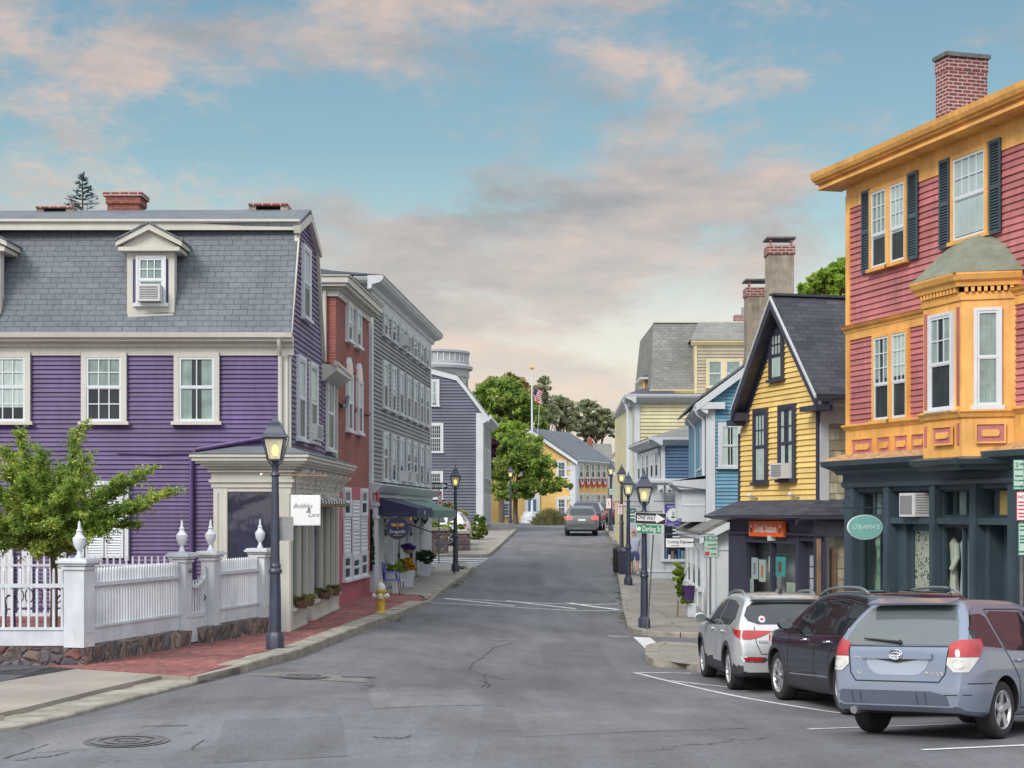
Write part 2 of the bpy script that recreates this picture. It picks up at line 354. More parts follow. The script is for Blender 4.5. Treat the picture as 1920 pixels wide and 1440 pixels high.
def asphaltmat(name, base=(0.130, 0.131, 0.142), crack=True):
 m, N, L, B = nt_new(name)
 g = N.new('ShaderNodeNewGeometry').outputs['Position']
 big = _noise(N, L, g, 0.22, 5, 0.65, 0.5); f = _mr(N, L, big.outputs[0], 0.3, 0.7, 0.74, 1.26)
 mp = N.new('ShaderNodeMapping'); mp.inputs['Scale'].default_value = (1.6, 0.22, 1); L.new(g, mp.inputs[0])
 st = _noise(N, L, mp.outputs[0], 1.1, 4, 0.6); f3 = _mr(N, L, st.outputs[0], 0.3, 0.7, 0.86, 1.16)
 fine = _noise(N, L, g, 60, 3, 0.7); f2 = _mr(N, L, fine.outputs[0], 0.25, 0.75, 0.66, 1.34)
 blot = _noise(N, L, g, 2.3, 5, 0.7); f4 = _mr(N, L, blot.outputs[0], 0.56, 0.72, 1, 0.72)
 mid = _noise(N, L, g, 17, 4, 0.75); f5 = _mr(N, L, mid.outputs[0], 0.3, 0.7, 0.8, 1.2)
 vp = N.new('ShaderNodeTexVoronoi'); vp.inputs['Scale'].default_value = 0.13; L.new(g, vp.inputs[0]); sc = N.new('ShaderNodeSeparateColor'); L.new(vp.outputs['Color'], sc.inputs[0]); f6 = _mr(N, L, sc.outputs[0], 0, 1, 0.9, 1.1)
 col = _mul(N, L, _mul(N, L, _mul(N, L, _mul(N, L, base, f.outputs[0]), f2.outputs[0]), f3.outputs[0]), f4.outputs[0]); col = _mul(N, L, _mul(N, L, col, f5.outputs[0]), f6.outputs[0])
 if crack:
  ds = _noise(N, L, g, 1.3, 5, 0.7); ad = N.new('ShaderNodeVectorMath'); ad.operation = 'SCALE'; L.new(ds.outputs['Color'], ad.inputs[0]); ad.inputs['Scale'].default_value = 1.3
  a2 = N.new('ShaderNodeVectorMath'); L.new(g, a2.inputs[0]); L.new(ad.outputs[0], a2.inputs[1])
  v = N.new('ShaderNodeTexVoronoi'); v.feature = 'DISTANCE_TO_EDGE'; v.inputs['Scale'].default_value = 0.19; L.new(a2.outputs[0], v.inputs[0])
  msk = _noise(N, L, g, 0.16, 2, 0.5); mk = _mr(N, L, msk.outputs[0], 0.52, 0.62, 0.0, 0.008)
  lt = N.new('ShaderNodeMath'); lt.operation = 'LESS_THAN'; L.new(v.outputs[0], lt.inputs[0]); L.new(mk.outputs[0], lt.inputs[1])
  dk = _mr(N, L, lt.outputs[0], 0, 1, 1, 0.55)
  col = _mul(N, L, col, dk.outputs[0])
 L.new(col, B.inputs['Base Color']); B.inputs['Roughness'].default_value = 0.82; B.inputs['Specular IOR Level'].default_value = 0.35
 _bump(N, L, B, fine.outputs[0], 0.35, 0.012)
 MATS[name] = m; return m
M_asph = asphaltmat('asphalt'); M_asph2 = asphaltmat('asphalt_dark', (0.085, 0.088, 0.1))
M_conc = paint('concrete', (0.26, 0.235, 0.20), 0.85, 0.22, 0.8, bump=0.4, streak=False)
M_conc2 = bricks('concrete_slabs', (0.26, 0.24, 0.215), (0.225, 0.21, 0.185), (0.1, 0.09, 0.08), 1.5, 1.5, 0.012, 0.18, bump=0.3, off=0.0)
M_kerb = paint('granite_kerb', (0.27, 0.25, 0.21), 0.85, 0.35, 3.0, bump=0.8, streak=False)
M_pav = bricks('brick_paving', (0.32, 0.09, 0.075), (0.17, 0.05, 0.05), (0.12, 0.085, 0.08), 0.2, 0.1, 0.012, 0.4, rot=R(90))
M_line = paint('road_paint', (0.62, 0.62, 0.62), 0.7, 0.35, 6.0, bump=0.2, streak=False)
M_stone = stonemat('field_stone', [(0.10, 0.08, 0.09), (0.17, 0.12, 0.10), (0.07, 0.065, 0.09), (0.2, 0.16, 0.14), (0.12, 0.10, 0.13), (0.15, 0.07, 0.06)], 5.5)
M_stonev = stonemat('split_stone', [(0.15, 0.125, 0.115), (0.22, 0.17, 0.14), (0.11, 0.10, 0.11), (0.26, 0.21, 0.175), (0.18, 0.13, 0.12)], 5.5, (1, 1, 0.55))
M_earth = paint('earth', (0.10, 0.09, 0.06), 0.95, 0.3, 0.6, streak=False, bump=0.6)
M_purple = paint('purple_paint', (0.084, 0.050, 0.155), 0.55, 0.28, 0.9)
M_purple2 = paint('weathered_purple_paint', (0.16, 0.125, 0.215), 0.6, 0.24, 1.2)  # same purple for the side walls, its greyer reflected light put into the colour
M_trimc = paint('cream_trim', (0.50, 0.495, 0.445), 0.5, 0.08, 1.2)
M_white = paint('white_paint', (0.58, 0.62, 0.66), 0.45, 0.06, 1.0)
M_whitef = paint('white_fence_paint', (0.53, 0.565, 0.615), 0.5, 0.13, 2.4)
M_brickw = bricks('red_brick', (0.30, 0.075, 0.055), (0.20, 0.045, 0.04), (0.22, 0.13, 0.11), 0.22, 0.075, 0.011, 0.2)
M_brickc = bricks('chimney_brick', (0.23, 0.055, 0.045), (0.15, 0.035, 0.035), (0.42, 0.34, 0.32), 0.2, 0.072, 0.012, 0.2)
M_pink = paint('rose_paint', (0.36, 0.085, 0.115), 0.6, 0.16, 0.8)
M_greysd = paint('grey_siding', (0.215, 0.225, 0.225), 0.6, 0.14, 0.8)
M_greyd = paint('slate_blue_siding', (0.088, 0.10, 0.142), 0.6, 0.14, 0.7)
M_teal = paint('dark_teal_paint', (0.042, 0.068, 0.088), 0.4, 0.15, 1.2)
M_green_awn = paint('green_canvas', (0.11, 0.19, 0.15), 0.8, 0.1, 1.0); M_navy_awn = paint('navy_canvas', (0.025, 0.03, 0.075), 0.8, 0.1, 1.0)
M_yel = paint('yellow_siding', (0.76, 0.54, 0.19), 0.55, 0.14, 1.1)
M_navy = paint('navy_trim', (0.042, 0.044, 0.072), 0.45, 0.15, 1.2)
M_red = paint('rose_red_siding', (0.42, 0.145, 0.15), 0.6, 0.24, 0.9)
M_ora = paint('amber_trim', (0.70, 0.37, 0.10), 0.55, 0.2, 1.6)
M_blue = paint('blue_siding', (0.10, 0.245, 0.35), 0.55, 0.14, 0.9)
M_blued = paint('deep_blue_siding', (0.055, 0.12, 0.22), 0.55, 0.14, 0.9)
M_cream = paint('cream_siding', (0.52, 0.48, 0.30), 0.6, 0.12, 0.8)
M_taup = paint('taupe_siding', (0.35, 0.31, 0.235), 0.6, 0.12, 0.8)
M_trimw = paint('offwhite_trim', (0.50, 0.53, 0.555), 0.5, 0.08, 1.1)
M_creamt = paint('butter_trim', (0.58, 0.50, 0.30), 0.5, 0.1, 1.1)
M_sh = bricks('grey_shingles', (0.142, 0.162, 0.185), (0.122, 0.14, 0.162), (0.05, 0.05, 0.065), 0.30, 0.135, 0.006, 0.16, rough=0.9)
M_shd = bricks('charcoal_shingles', (0.062, 0.066, 0.085), (0.038, 0.041, 0.055), (0.02, 0.02, 0.028), 0.33, 0.14, 0.006, 0.25, rough=0.9)
M_shl = bricks('pale_grey_shingles', (0.215, 0.22, 0.205), (0.165, 0.17, 0.16), (0.09, 0.09, 0.085), 0.30, 0.14, 0.006, 0.16, rough=0.9)
M_cedar = bricks('cedar_shingle_wall', (0.335, 0.295, 0.20), (0.25, 0.225, 0.15), (0.07, 0.06, 0.045), 0.16, 0.26, 0.010, 0.2, rough=0.85, off=0.37)
M_bayroof = paint('sage_roof', (0.185, 0.205, 0.155), 0.8, 0.22, 2.0)
M_stucco = paint('old_stucco', (0.27, 0.235, 0.185), 0.9, 0.4, 2.2, bump=0.8)
M_glass = glassmat('window_glass', (0.03, 0.035, 0.04), 0.84, top=.28)
M_gdark = glassmat('dark_window_glass', (0.018, 0.02, 0.028), 0.0)
M_shopg = glassmat('shop_glass', (0.02, 0.025, 0.03), 0.94, top=.4)
M_curt = paint('curtain', (0.40, 0.45, 0.43), 0.9, 0.25, 3.0); M_curtw = paint('pale_blind', (0.74, 0.77, 0.78), 0.8, 0.12, 2.0)
M_curt2 = paint('dim_curtain', (0.22, 0.23, 0.24), .9, .3, 3.0)
M_lace = paint('lace_curtain', (.74, .77, .74), .9, .15, 3.0)
M_unlit = paint('unlit_room', (0.05, 0.055, 0.065), 0.9, 0.4, 1.5)  # flat dark colour standing in for the shade of unlit rooms
M_iron = paint('black_iron', (0.035, 0.045, 0.075), 0.35, 0.25, 4.0, spec=0.6)
M_steel = paint('galvanised_steel', (0.33, 0.34, 0.35), 0.4, 0.15, 5.0, metal=0.7)
M_wood = paint('weathered_wood', (0.23, 0.15, 0.10), 0.8, 0.3, 3.0); M_bark = paint('bark', (0.10, 0.075, 0.055), 0.9, 0.35, 4.0, bump=0.9)
M_ac = paint('air_conditioner_white', (0.55, 0.56, 0.57), 0.5, 0.08, 2.0); M_acd = paint('grille_grey', (0.2, 0.21, 0.22), 0.6, 0.1, 30.0)
M_black = paint('black_matt', (0.015, 0.015, 0.018), 0.6, 0.2, 3.0)
M_lampg = glassmat('lantern_glass', (0.85, 0.80, 0.6), 0.45, 0.25)
M_flame = emis('lamp_glow', (1.0, 0.62, 0.12), 2.2)
def poly_sheet(name, pts, h, mat, skirt=0.0, step=1.0, kind='structure', extra=None):
 """flat polygon on the ground (XY points) draped at height h above it, cut into cells so that it follows the slope"""
 bm = bmesh.new(); vs = [bm.verts.new((p[0], p[1], 0)) for p in pts]; f = bm.faces.new(vs)
 bmesh.ops.triangulate(bm, faces=bm.faces)
 for ax in (0, 1):
  lo = min(p[ax] for p in pts); hi = max(p[ax] for p in pts); k = math.ceil(lo / step) * step
  while k < hi:
   co = Vector((k, 0, 0)) if ax == 0 else Vector((0, k, 0)); no = Vector((1, 0, 0)) if ax == 0 else Vector((0, 1, 0))
   bmesh.ops.bisect_plane(bm, geom=bm.verts[:] + bm.edges[:] + bm.faces[:], plane_co=co, plane_no=no); k += step
 for v in bm.verts: v.co.z = gz(v.co.x, v.co.y) + h
 if skirt:
  be = [e for e in bm.edges if e.is_boundary]
  r = bmesh.ops.extrude_edge_only(bm, edges=be)
  for v in [g for g in r['geom'] if isinstance(g, bmesh.types.BMVert)]: v.co.z -= skirt
 bmesh.ops.recalc_face_normals(bm, faces=bm.faces)
 mb = MB(); idx = {v: i for i, v in enumerate(bm.verts)}
 mb.mesh([v.co.copy() for v in bm.verts], [[idx[v] for v in f.verts] for f in bm.faces], mat); bm.free()
 if extra: extra(mb)
 return mb.build(name, kind=kind)
def offset_line(pts, w):
 out = []
 for i, p in enumerate(pts):
  a = Vector(pts[max(i - 1, 0)]); b = Vector(pts[min(i + 1, len(pts) - 1)]); d = (b - a).normalized()
  out.append((p[0] - d.y * w, p[1] + d.x * w))
 return out
def resample(pts, step):
 out = [pts[0]]
 for a, b in zip(pts, pts[1:]):
  L = math.dist(a, b); n = max(1, round(L / step))
  for i in range(1, n + 1): out.append((lerp(a[0], b[0], i / n), lerp(a[1], b[1], i / n)))
 return out
def kerb(name, pts, w, h, side, mat=None, block=1.7, drop=None):
 """granite kerb stones along a line; side=+1 puts their width to the left of the line"""
 pts = resample(pts, 0.42); mb = MB(); rnd = random.Random(3); inner = offset_line(pts, w * side)
 acc = 0
 for i in range(len(pts) - 1):
  acc += math.dist(pts[i], pts[i + 1]); gap = 0.03 if acc > block else 0.0
  if gap: acc = 0
  hh = h if drop is None else h * drop(i / (len(pts) - 1))
  a, b, c, d = pts[i], pts[i + 1], inner[i + 1], inner[i]
  if gap: b = (lerp(a[0], b[0], 0.93), lerp(a[1], b[1], 0.93)); c = (lerp(d[0], c[0], 0.93), lerp(d[1], c[1], 0.93))
  j = rnd.uniform(-0.008, 0.008)
  def q(p, dz, pull=0): return (p[0], p[1], gz(p[0], p[1]) + dz)
  e = [Vector(q(p, hh + 0.006 + j)) for p in (a, b, c, d)]
  # chamfered outer edge
  n = Vector((d[0] - a[0], d[1] - a[1], 0)).normalized() * 0.02
  lo = [Vector(q(p, -0.15)) for p in (a, b, c, d)]
  mb.mesh([lo[0], lo[1], lo[2], lo[3], e[0] - Vector((0, 0, .02)), e[1] - Vector((0, 0, .02)), e[0] + n, e[1] + n, e[2], e[3]],
    [(0, 1, 5, 4), (4, 5, 7, 6), (6, 7, 8, 9), (1, 2, 8, 7, 5), (0, 4, 6, 9, 3), (2, 3, 9, 8)], mat or M_kerb)
 return mb.build(name, kind='structure')
def gline(px): return [G(*p) for p in px]

# ground to the horizon, and the asphalt of the streets on it
def grid_sheet(name, xs, ys, h, mat):
 mb = MB(); mb.smooth = True
 vs = [(x, y, gz(x, y) + h) for y in ys for x in xs]; n = len(xs)
 mb.mesh(vs, [(j * n + i, j * n + i + 1, (j + 1) * n + i + 1, (j + 1) * n + i) for j in range(len(ys) - 1) for i in range(n - 1)], mat)
 return mb.build(name, kind='structure')
gx = [-900, -400, -150, -60] + [x for x in range(-40, 61, 4)] + [90, 180, 400, 900]
gy = [-300, -60, -20] + [y for y in range(-8, 150, 4)] + [200, 300, 600, 1500]
grid_sheet('ground', gx, gy, -0.22, M_earth)
grid_sheet('road', [x * 1.0 for x in range(-34, 46)], [y * 1.0 for y in range(2, 134)], 0.0, M_asph)

HS = 0.13
# left side: kerb line seen from the road, from near to far
KL1 = gline([(0, 1374), (40, 1370), (140, 1345), (260, 1312), (370, 1284)])
KL2 = gline([(370, 1284), (450, 1264), (560, 1234), (680, 1184), (760, 1153), (806, 1131)])
KL3 = gline([(822, 1119), (850, 1097), (876, 1078), (888, 1067)])
KL4 = gline([(917, 1044), (940, 1024), (960, 1005), (970, 995), (962, 989)])
p0 = KL1[0]; near = [(p0[0] - 6, p0[1] - 1.2)]
CORNER = G(155, 1262)                 # corner of the stone wall
FAREND = G(505, 1196)
aL = near + KL1 + [KL2[0], (CORNER[0] + 0.25, CORNER[1] + 0.1), (CORNER[0] - 0.1, CORNER[1] + .1), (CORNER[0] - 14, CORNER[1] + 0.1), (near[0][0] - 6, near[0][1])]
K2in = offset_line(KL2, 0.01)
poly_sheet('driveway_apron', offset_line(near + KL1, .58) + [KL2[0], KL2[1]] + [(CORNER[0] + 1.0, CORNER[1] + 0.6), (CORNER[0] - 0.2, CORNER[1] + .9), (CORNER[0] - 1.6, CORNER[1] - 1.0), (p0[0] - 6, p0[1] + 1.4)], 0.115, M_conc, 0.2)
poly_sheet('driveway', [(CORNER[0] + 0.3, CORNER[1] + 0.25), (CORNER[0] + .3, CORNER[1] + 1), (-22, CORNER[1] + 1), (-22, CORNER[1] - 3), (p0[0] - 5, p0[1] + 1.3), (p0[0] - 2, p0[1] + 1.9), (CORNER[0] - 1.2, CORNER[1] - 1.0)], 0.121, M_asph2, 0.1)
poly_sheet('brick_sidewalk', [(CORNER[0] - 0.5, CORNER[1] - 0.25)] + offset_line(KL2, .12) + [G(780, 1124), G(740, 1120), G(695, 1118), G(640, 1140), (FAREND[0] - .5, FAREND[1] + 3), (FAREND[0] - .6, FAREND[1]), (CORNER[0] - 0.4, CORNER[1] + 0.6)], HS - .005, M_pav, 0.2)
kerb('granite_kerb', KL2, 0.36, HS + 0.01, 1, drop=lambda t: min(1, 0.45 + t * 6) if t < .9 else 1 - (t - .9) * 7)
kerb('flush_kerb', [(p0[0] - 5, p0[1] - 1.1)] + KL1, 0.60, 0.05, 1, mat=M_kerb)
poly_sheet('sidewalk', offset_line([G(806, 1131)] + KL3, .1) + [G(878, 1063), G(862, 1059), (Xp(815, 62), 62), (Xp(700, 62), 62.0), (-5.5, 46), (-4.2, 46), G(695, 1118), G(740, 1121), G(790, 1124)], HS - 0.01, M_conc2, 0.2)
kerb('granite_kerb', [G(806, 1131)] + KL3 + [G(884, 1062), G(866, 1060)], 0.2, HS, 1, drop=lambda t: 0.3 + t * 5 if t < .14 else 1)
poly_sheet('sidewalk', offset_line(KL4, .1) + [(-9, 108), (-14, 108), (-14, 72), G(820, 1046), G(870, 1043)], HS - 0.01, M_conc2, 0.2)
kerb('granite_kerb', [G(800, 1045), G(860, 1044.5), G(905, 1045)] + KL4 + [(-6, 108)], 0.2, HS, 1)
# right side
KR1 = gline([(1420, 1199), (1305, 1197), (1215, 1193), (1188, 1188), (1176, 1180), (1168, 1142), (1160, 1090), (1150, 1045), (1150, 1037), (1160, 1033)])
KR2 = gline([(1215, 1019), (1160, 1019), (1149, 1015), (1138, 1000), (1128, 987), (1130, 983)])
poly_sheet('sidewalk', offset_line(KR1, -.12) + [(9, 62), (12, 45), (12, 38)], HS - 0.01, M_conc2, 0.2)
kerb('granite_kerb', KR1, 0.3, HS, -1, drop=lambda t: 0.25 + abs(t - 0.30) * 9 if abs(t - 0.30) < .08 else 1)
poly_sheet('sidewalk', offset_line(KR2, -.1) + [(8, 125), (30, 125), (30, 71), (11, 71)], HS - 0.01, M_conc2, 0.2)
kerb('granite_kerb', KR2 + [(7.5, 125)], 0.25, HS, -1)
KR3 = gline([(1330, 1222), (1300, 1219), (1250, 1217), (1236, 1224), (1236, 1238), (1246, 1250), (1300, 1253), (1345, 1262)]) + [(7.2, 27.6), (9.6, 22.5), (14.4, 12)]
poly_sheet('sidewalk', offset_line(KR3, -.12) + [(22, 12), (22, 30), (9.5, 35.6)], HS - 0.01, M_conc2, 0.2)
kerb('granite_kerb', KR3, 0.3, HS, -1)

def line_mark(mb, a, b, w, h=0.006):
 pts = resample([a, b], 0.8); A = offset_line(pts, w / 2); B = offset_line(pts, -w / 2)
 for i in range(len(pts) - 1):
  mb.face([(p[0], p[1], gz(*p) + h) for p in (A[i], A[i + 1], B[i + 1], B[i])], M_line)
mb = MB()
for (a, b, w) in (((828, 1122), (1160, 1133), .11), ((808, 1131), (1160, 1146), .11), ((836, 1123), (965, 1137), .3), ((950, 1127), (1080, 1142), .3), ((1065, 1131), (1160, 1144), .3)):
 line_mark(mb, G(*a), G(*b), w, 0.006 if w < .2 else 0.010)
mb.build('crosswalk_marking', kind='structure')
mb = MB()
for i in range(7):
 y = 1042.0 + 3.6 * i
 line_mark(mb, G(805, y + 4), G(914 - i * 5.2, y + 6.5), 0.33 - .01 * i)
mb.build('crosswalk_marking', kind='structure')
mb = MB()
for a, b in (((1190, 1262), (1600, 1341)), ((1258, 1277), (1500, 1300)), ((1392, 1296), (1600, 1303)), ((1515, 1368), (2000, 1350)), ((1730, 1408), (2000, 1395)), ((1200, 1262), (1300, 1263)), ((1140, 1193), (1180, 1194))):
 line_mark(mb, G(*a), G(*b), 0.09)
line_mark(mb, G(1203, 1196), G(1228, 1218), 0.42, .008)
mb.build('parking_marking', kind='structure')
mb = MB()
for a, b in (((890, 985), (1060, 989)), ((930, 981), (1010, 984))): line_mark(mb, G(*a), G(*b), 0.35, .02)
mb.build('stop_marking', kind='structure')
def manhole(px, py, r, ring=False):
 x, y = G(px, py); t = MB()
 z = gz(x, y)
 n = 28
 sl = lambda X, Y: gz(X, Y)
 for (r0, r1, h, m) in ((r * 1.1, r, 0.009, M_steelk), (r * .93, r * .72, 0.014, M_steelk), (r * .6, r * .34, 0.014, M_steelk), (r * .24, 0.0, 0.014, M_steelk)):
  for j in range(n):
   a0, a1 = 2 * math.pi * j / n, 2 * math.pi * (j + 1) / n
   q = [(x + rr * math.cos(a), y + rr * math.sin(a)) for rr, a in ((r0, a0), (r0, a1), (r1, a1), (r1, a0))]
   t.face([(p[0], p[1], sl(*p) + h) for p in q], m)
 for j in range(n):
  a0, a1 = 2 * math.pi * j / n, 2 * math.pi * (j + 1) / n
  q = [(x, y), (x + r * math.cos(a0), y + r * math.sin(a0)), (x + r * math.cos(a1), y + r * math.sin(a1))]
  t.face([(p[0], p[1], sl(*p) + 0.005) for p in q], M_steelk)
 return t
M_steelk = paint('cast_iron_cover', (0.13, 0.128, 0.13), 0.6, 0.3, 8, metal=0.2, streak=False)
tag(manhole(238, 1391, 0.42).build('manhole_cover'), 'round iron manhole cover in the near left road, close to the bottom edge', 'manhole cover', 'manhole covers in the road')
tag(manhole(570, 1269, 0.36).build('manhole_cover'), 'round iron manhole cover beside a patch near the brick sidewalk kerb', 'manhole cover', 'manhole covers in the road')
# asphalt repair patches, drawn where the road was cut and refilled
M_patch = asphaltmat('asphalt_patch', (0.165, 0.16, 0.15), crack=False); M_patchd = asphaltmat('asphalt_seal', (0.075, 0.073, 0.075), crack=False)
def patch(px, mat, h=0.003):
 poly_sheet('road_patch', gline(px), h, mat, 0, 0.7)
patch([(455, 1264), (560, 1262), (690, 1272), (688, 1281), (600, 1276), (530, 1270), (470, 1268)], M_patch)
patch([(1060, 1018), (1108, 1018), (1109, 1021.5), (1060, 1021.5)], M_patch)
patch([(918, 1198), (970, 1199), (968, 1202), (922, 1201)], M_patch, 0.004)
patch([(265, 1363), (352, 1361), (352, 1363.5), (268, 1365)], M_patchd)
patch([(640, 1268), (704, 1270), (704, 1272), (640, 1270.5)], M_patchd, .006)
patch([(360, 1284), (300, 1303), (140, 1349), (120, 1368), (260, 1362), (420, 1330), (600, 1290), (470, 1278)], M_asph3 if 'M_asph3' in globals() else M_patch, 0.0025) if False else None
M_patch2 = asphaltmat('asphalt_patch_old', (0.148, 0.148, 0.156), crack=False); M_patch3 = asphaltmat('asphalt_patch_dark', (0.112, 0.113, 0.123), crack=False)
for px, mt in (([(690, 1292), (880, 1288), (905, 1322), (700, 1330)], M_patch2), ([(1010, 1206), (1120, 1204), (1150, 1250), (1020, 1254)], M_patch3), ([(420, 1352), (640, 1344), (650, 1420), (400, 1432)], M_patch3), ([(960, 1340), (1330, 1326), (1400, 1366), (980, 1384)], M_patch2), ([(930, 1076), (1010, 1075), (1020, 1096), (925, 1098)], M_patch3), ([(60, 1378), (230, 1350), (330, 1352), (180, 1404), (70, 1412)], M_patch2)): patch(px, mt, 0.0026)
# long meandering crack in the middle of the road
mb = MB(); rnd = random.Random(5)
def crack(pxs, w=0.016):
 pts = []
 for a, b in zip(pxs, pxs[1:]):
  for i in range(6): pts.append((lerp(a[0], b[0], i / 6) + rnd.uniform(-2.2, 2.2), lerp(a[1], b[1], i / 6)))
 pts.append(pxs[-1]); g = [G(*p) for p in pts]; A = offset_line(g, w / 2); B = offset_line(g, -w / 2)
 for i in range(len(g) - 1): mb.face([(p[0], p[1], gz(*p) + 0.005) for p in (A[i], A[i + 1], B[i + 1], B[i])], M_patchd)
crack([(962, 1206), (925, 1215), (905, 1233), (885, 1246), (880, 1256), (905, 1266), (912, 1278), (903, 1290)]); crack([(905, 1266), (935, 1272), (955, 1276)], .025)
crack([(900, 1276), (918, 1283), (914, 1290)], .025); crack([(10, 1424), (50, 1410), (90, 1398)], 0.03); crack([(30, 1428), (90, 1420), (130, 1412)], .03)
crack([(1210, 1130), (1180, 1140), (1165, 1150)], .02); crack([(700, 1383), (750, 1386), (770, 1381)], 0.03); crack([(380, 1388), (360, 1406)], .025)
mb.build('road_crack', kind='structure')
# ------------------------------------------------------------ helpers: buildings
def clip_span(poly, z):
 """u-range of a convex (u,z) polygon at height z"""
 us = []
 n = len(poly)
 for i in range(n):
  (u0, z0), (u1, z1) = poly[i], poly[(i + 1) % n]
  if abs(z1 - z0) < 1e-9:
   if abs(z - z0) < 1e-6: us += [u0, u1]
   continue
  t = (z - z0) / (z1 - z0)
  if -1e-9 <= t <= 1 + 1e-9: us.append(lerp(u0, u1, t))
 return (min(us), max(us)) if us else None
def clap(mb, poly, mat, step=0.1, lip=0.022, base=0.002, seed=1):
 """clapboards over a convex polygon in wall coordinates; real overlapping boards"""
 z0 = min(p[1] for p in poly); z1 = max(p[1] for p in poly); rnd = random.Random(seed)
 k = max(1, round((z1 - z0) / step)); st = (z1 - z0) / k
 for i in range(k):
  a, b = z0 + i * st + 1e-5, z0 + (i + 1) * st - 1e-5
  s0, s1 = clip_span(poly, a), clip_span(poly, b)
  if not s0 or not s1: continue
  L = s0[1] - s0[0]; n = max(1, int(L / 3.4)); ts = [0] + sorted(rnd.random() for _ in range(n - 1)) + [1]
  j = rnd.uniform(-0.003, 0.004); dz = rnd.uniform(-.004, .004) if i else 0
  for t0, t1 in zip(ts, ts[1:]):
   jj = j + rnd.uniform(-0.002, 0.002)
   ua, ub = lerp(s0[0], s0[1], t0), lerp(s0[0], s0[1], t1); uc, ud = lerp(s1[0], s1[1], t0), lerp(s1[0], s1[1], t1)
   mb.face([(ua, lip + jj, a + dz), (ub, lip + jj, a + dz), (ud, base, b), (uc, base, b)], mat)
   mb.face([(ua, 0, a + dz), (ub, 0, a + dz), (ub, lip + jj, a + dz), (ua, lip + jj, a + dz)], mat)
def prof(mb, u0, u1, pts, mat):
 mb.prism(pts, lambda p, t: (t, p[0], p[1]), u0, u1, mat)
def cornice(mb, u0, u1, zt, zb, o, mat, steps=4, o0=0.0):
 """stepped crown moulding from zb (against the wall) to zt (projecting o)"""
 pts = [(o0 - 0.02, zb)]; h = zt - zb
 for i in range(steps):
  a = o0 + 0.03 + (o - o0 - .03) * (i / steps) ** 1.1; b = o0 + 0.03 + (o - o0 - .03) * ((i + 1) / steps) ** 1.1
  z = zb + h * i / steps
  pts += [(a, z), (a, z + h / steps * 0.62), (lerp(a, b, .5), z + h / steps * .66)]
 pts += [(o, zt - h / steps * .3), (o, zt), (o0 - 0.02, zt)]
 prof(mb, u0, u1, pts, mat)
NWIN = [0]
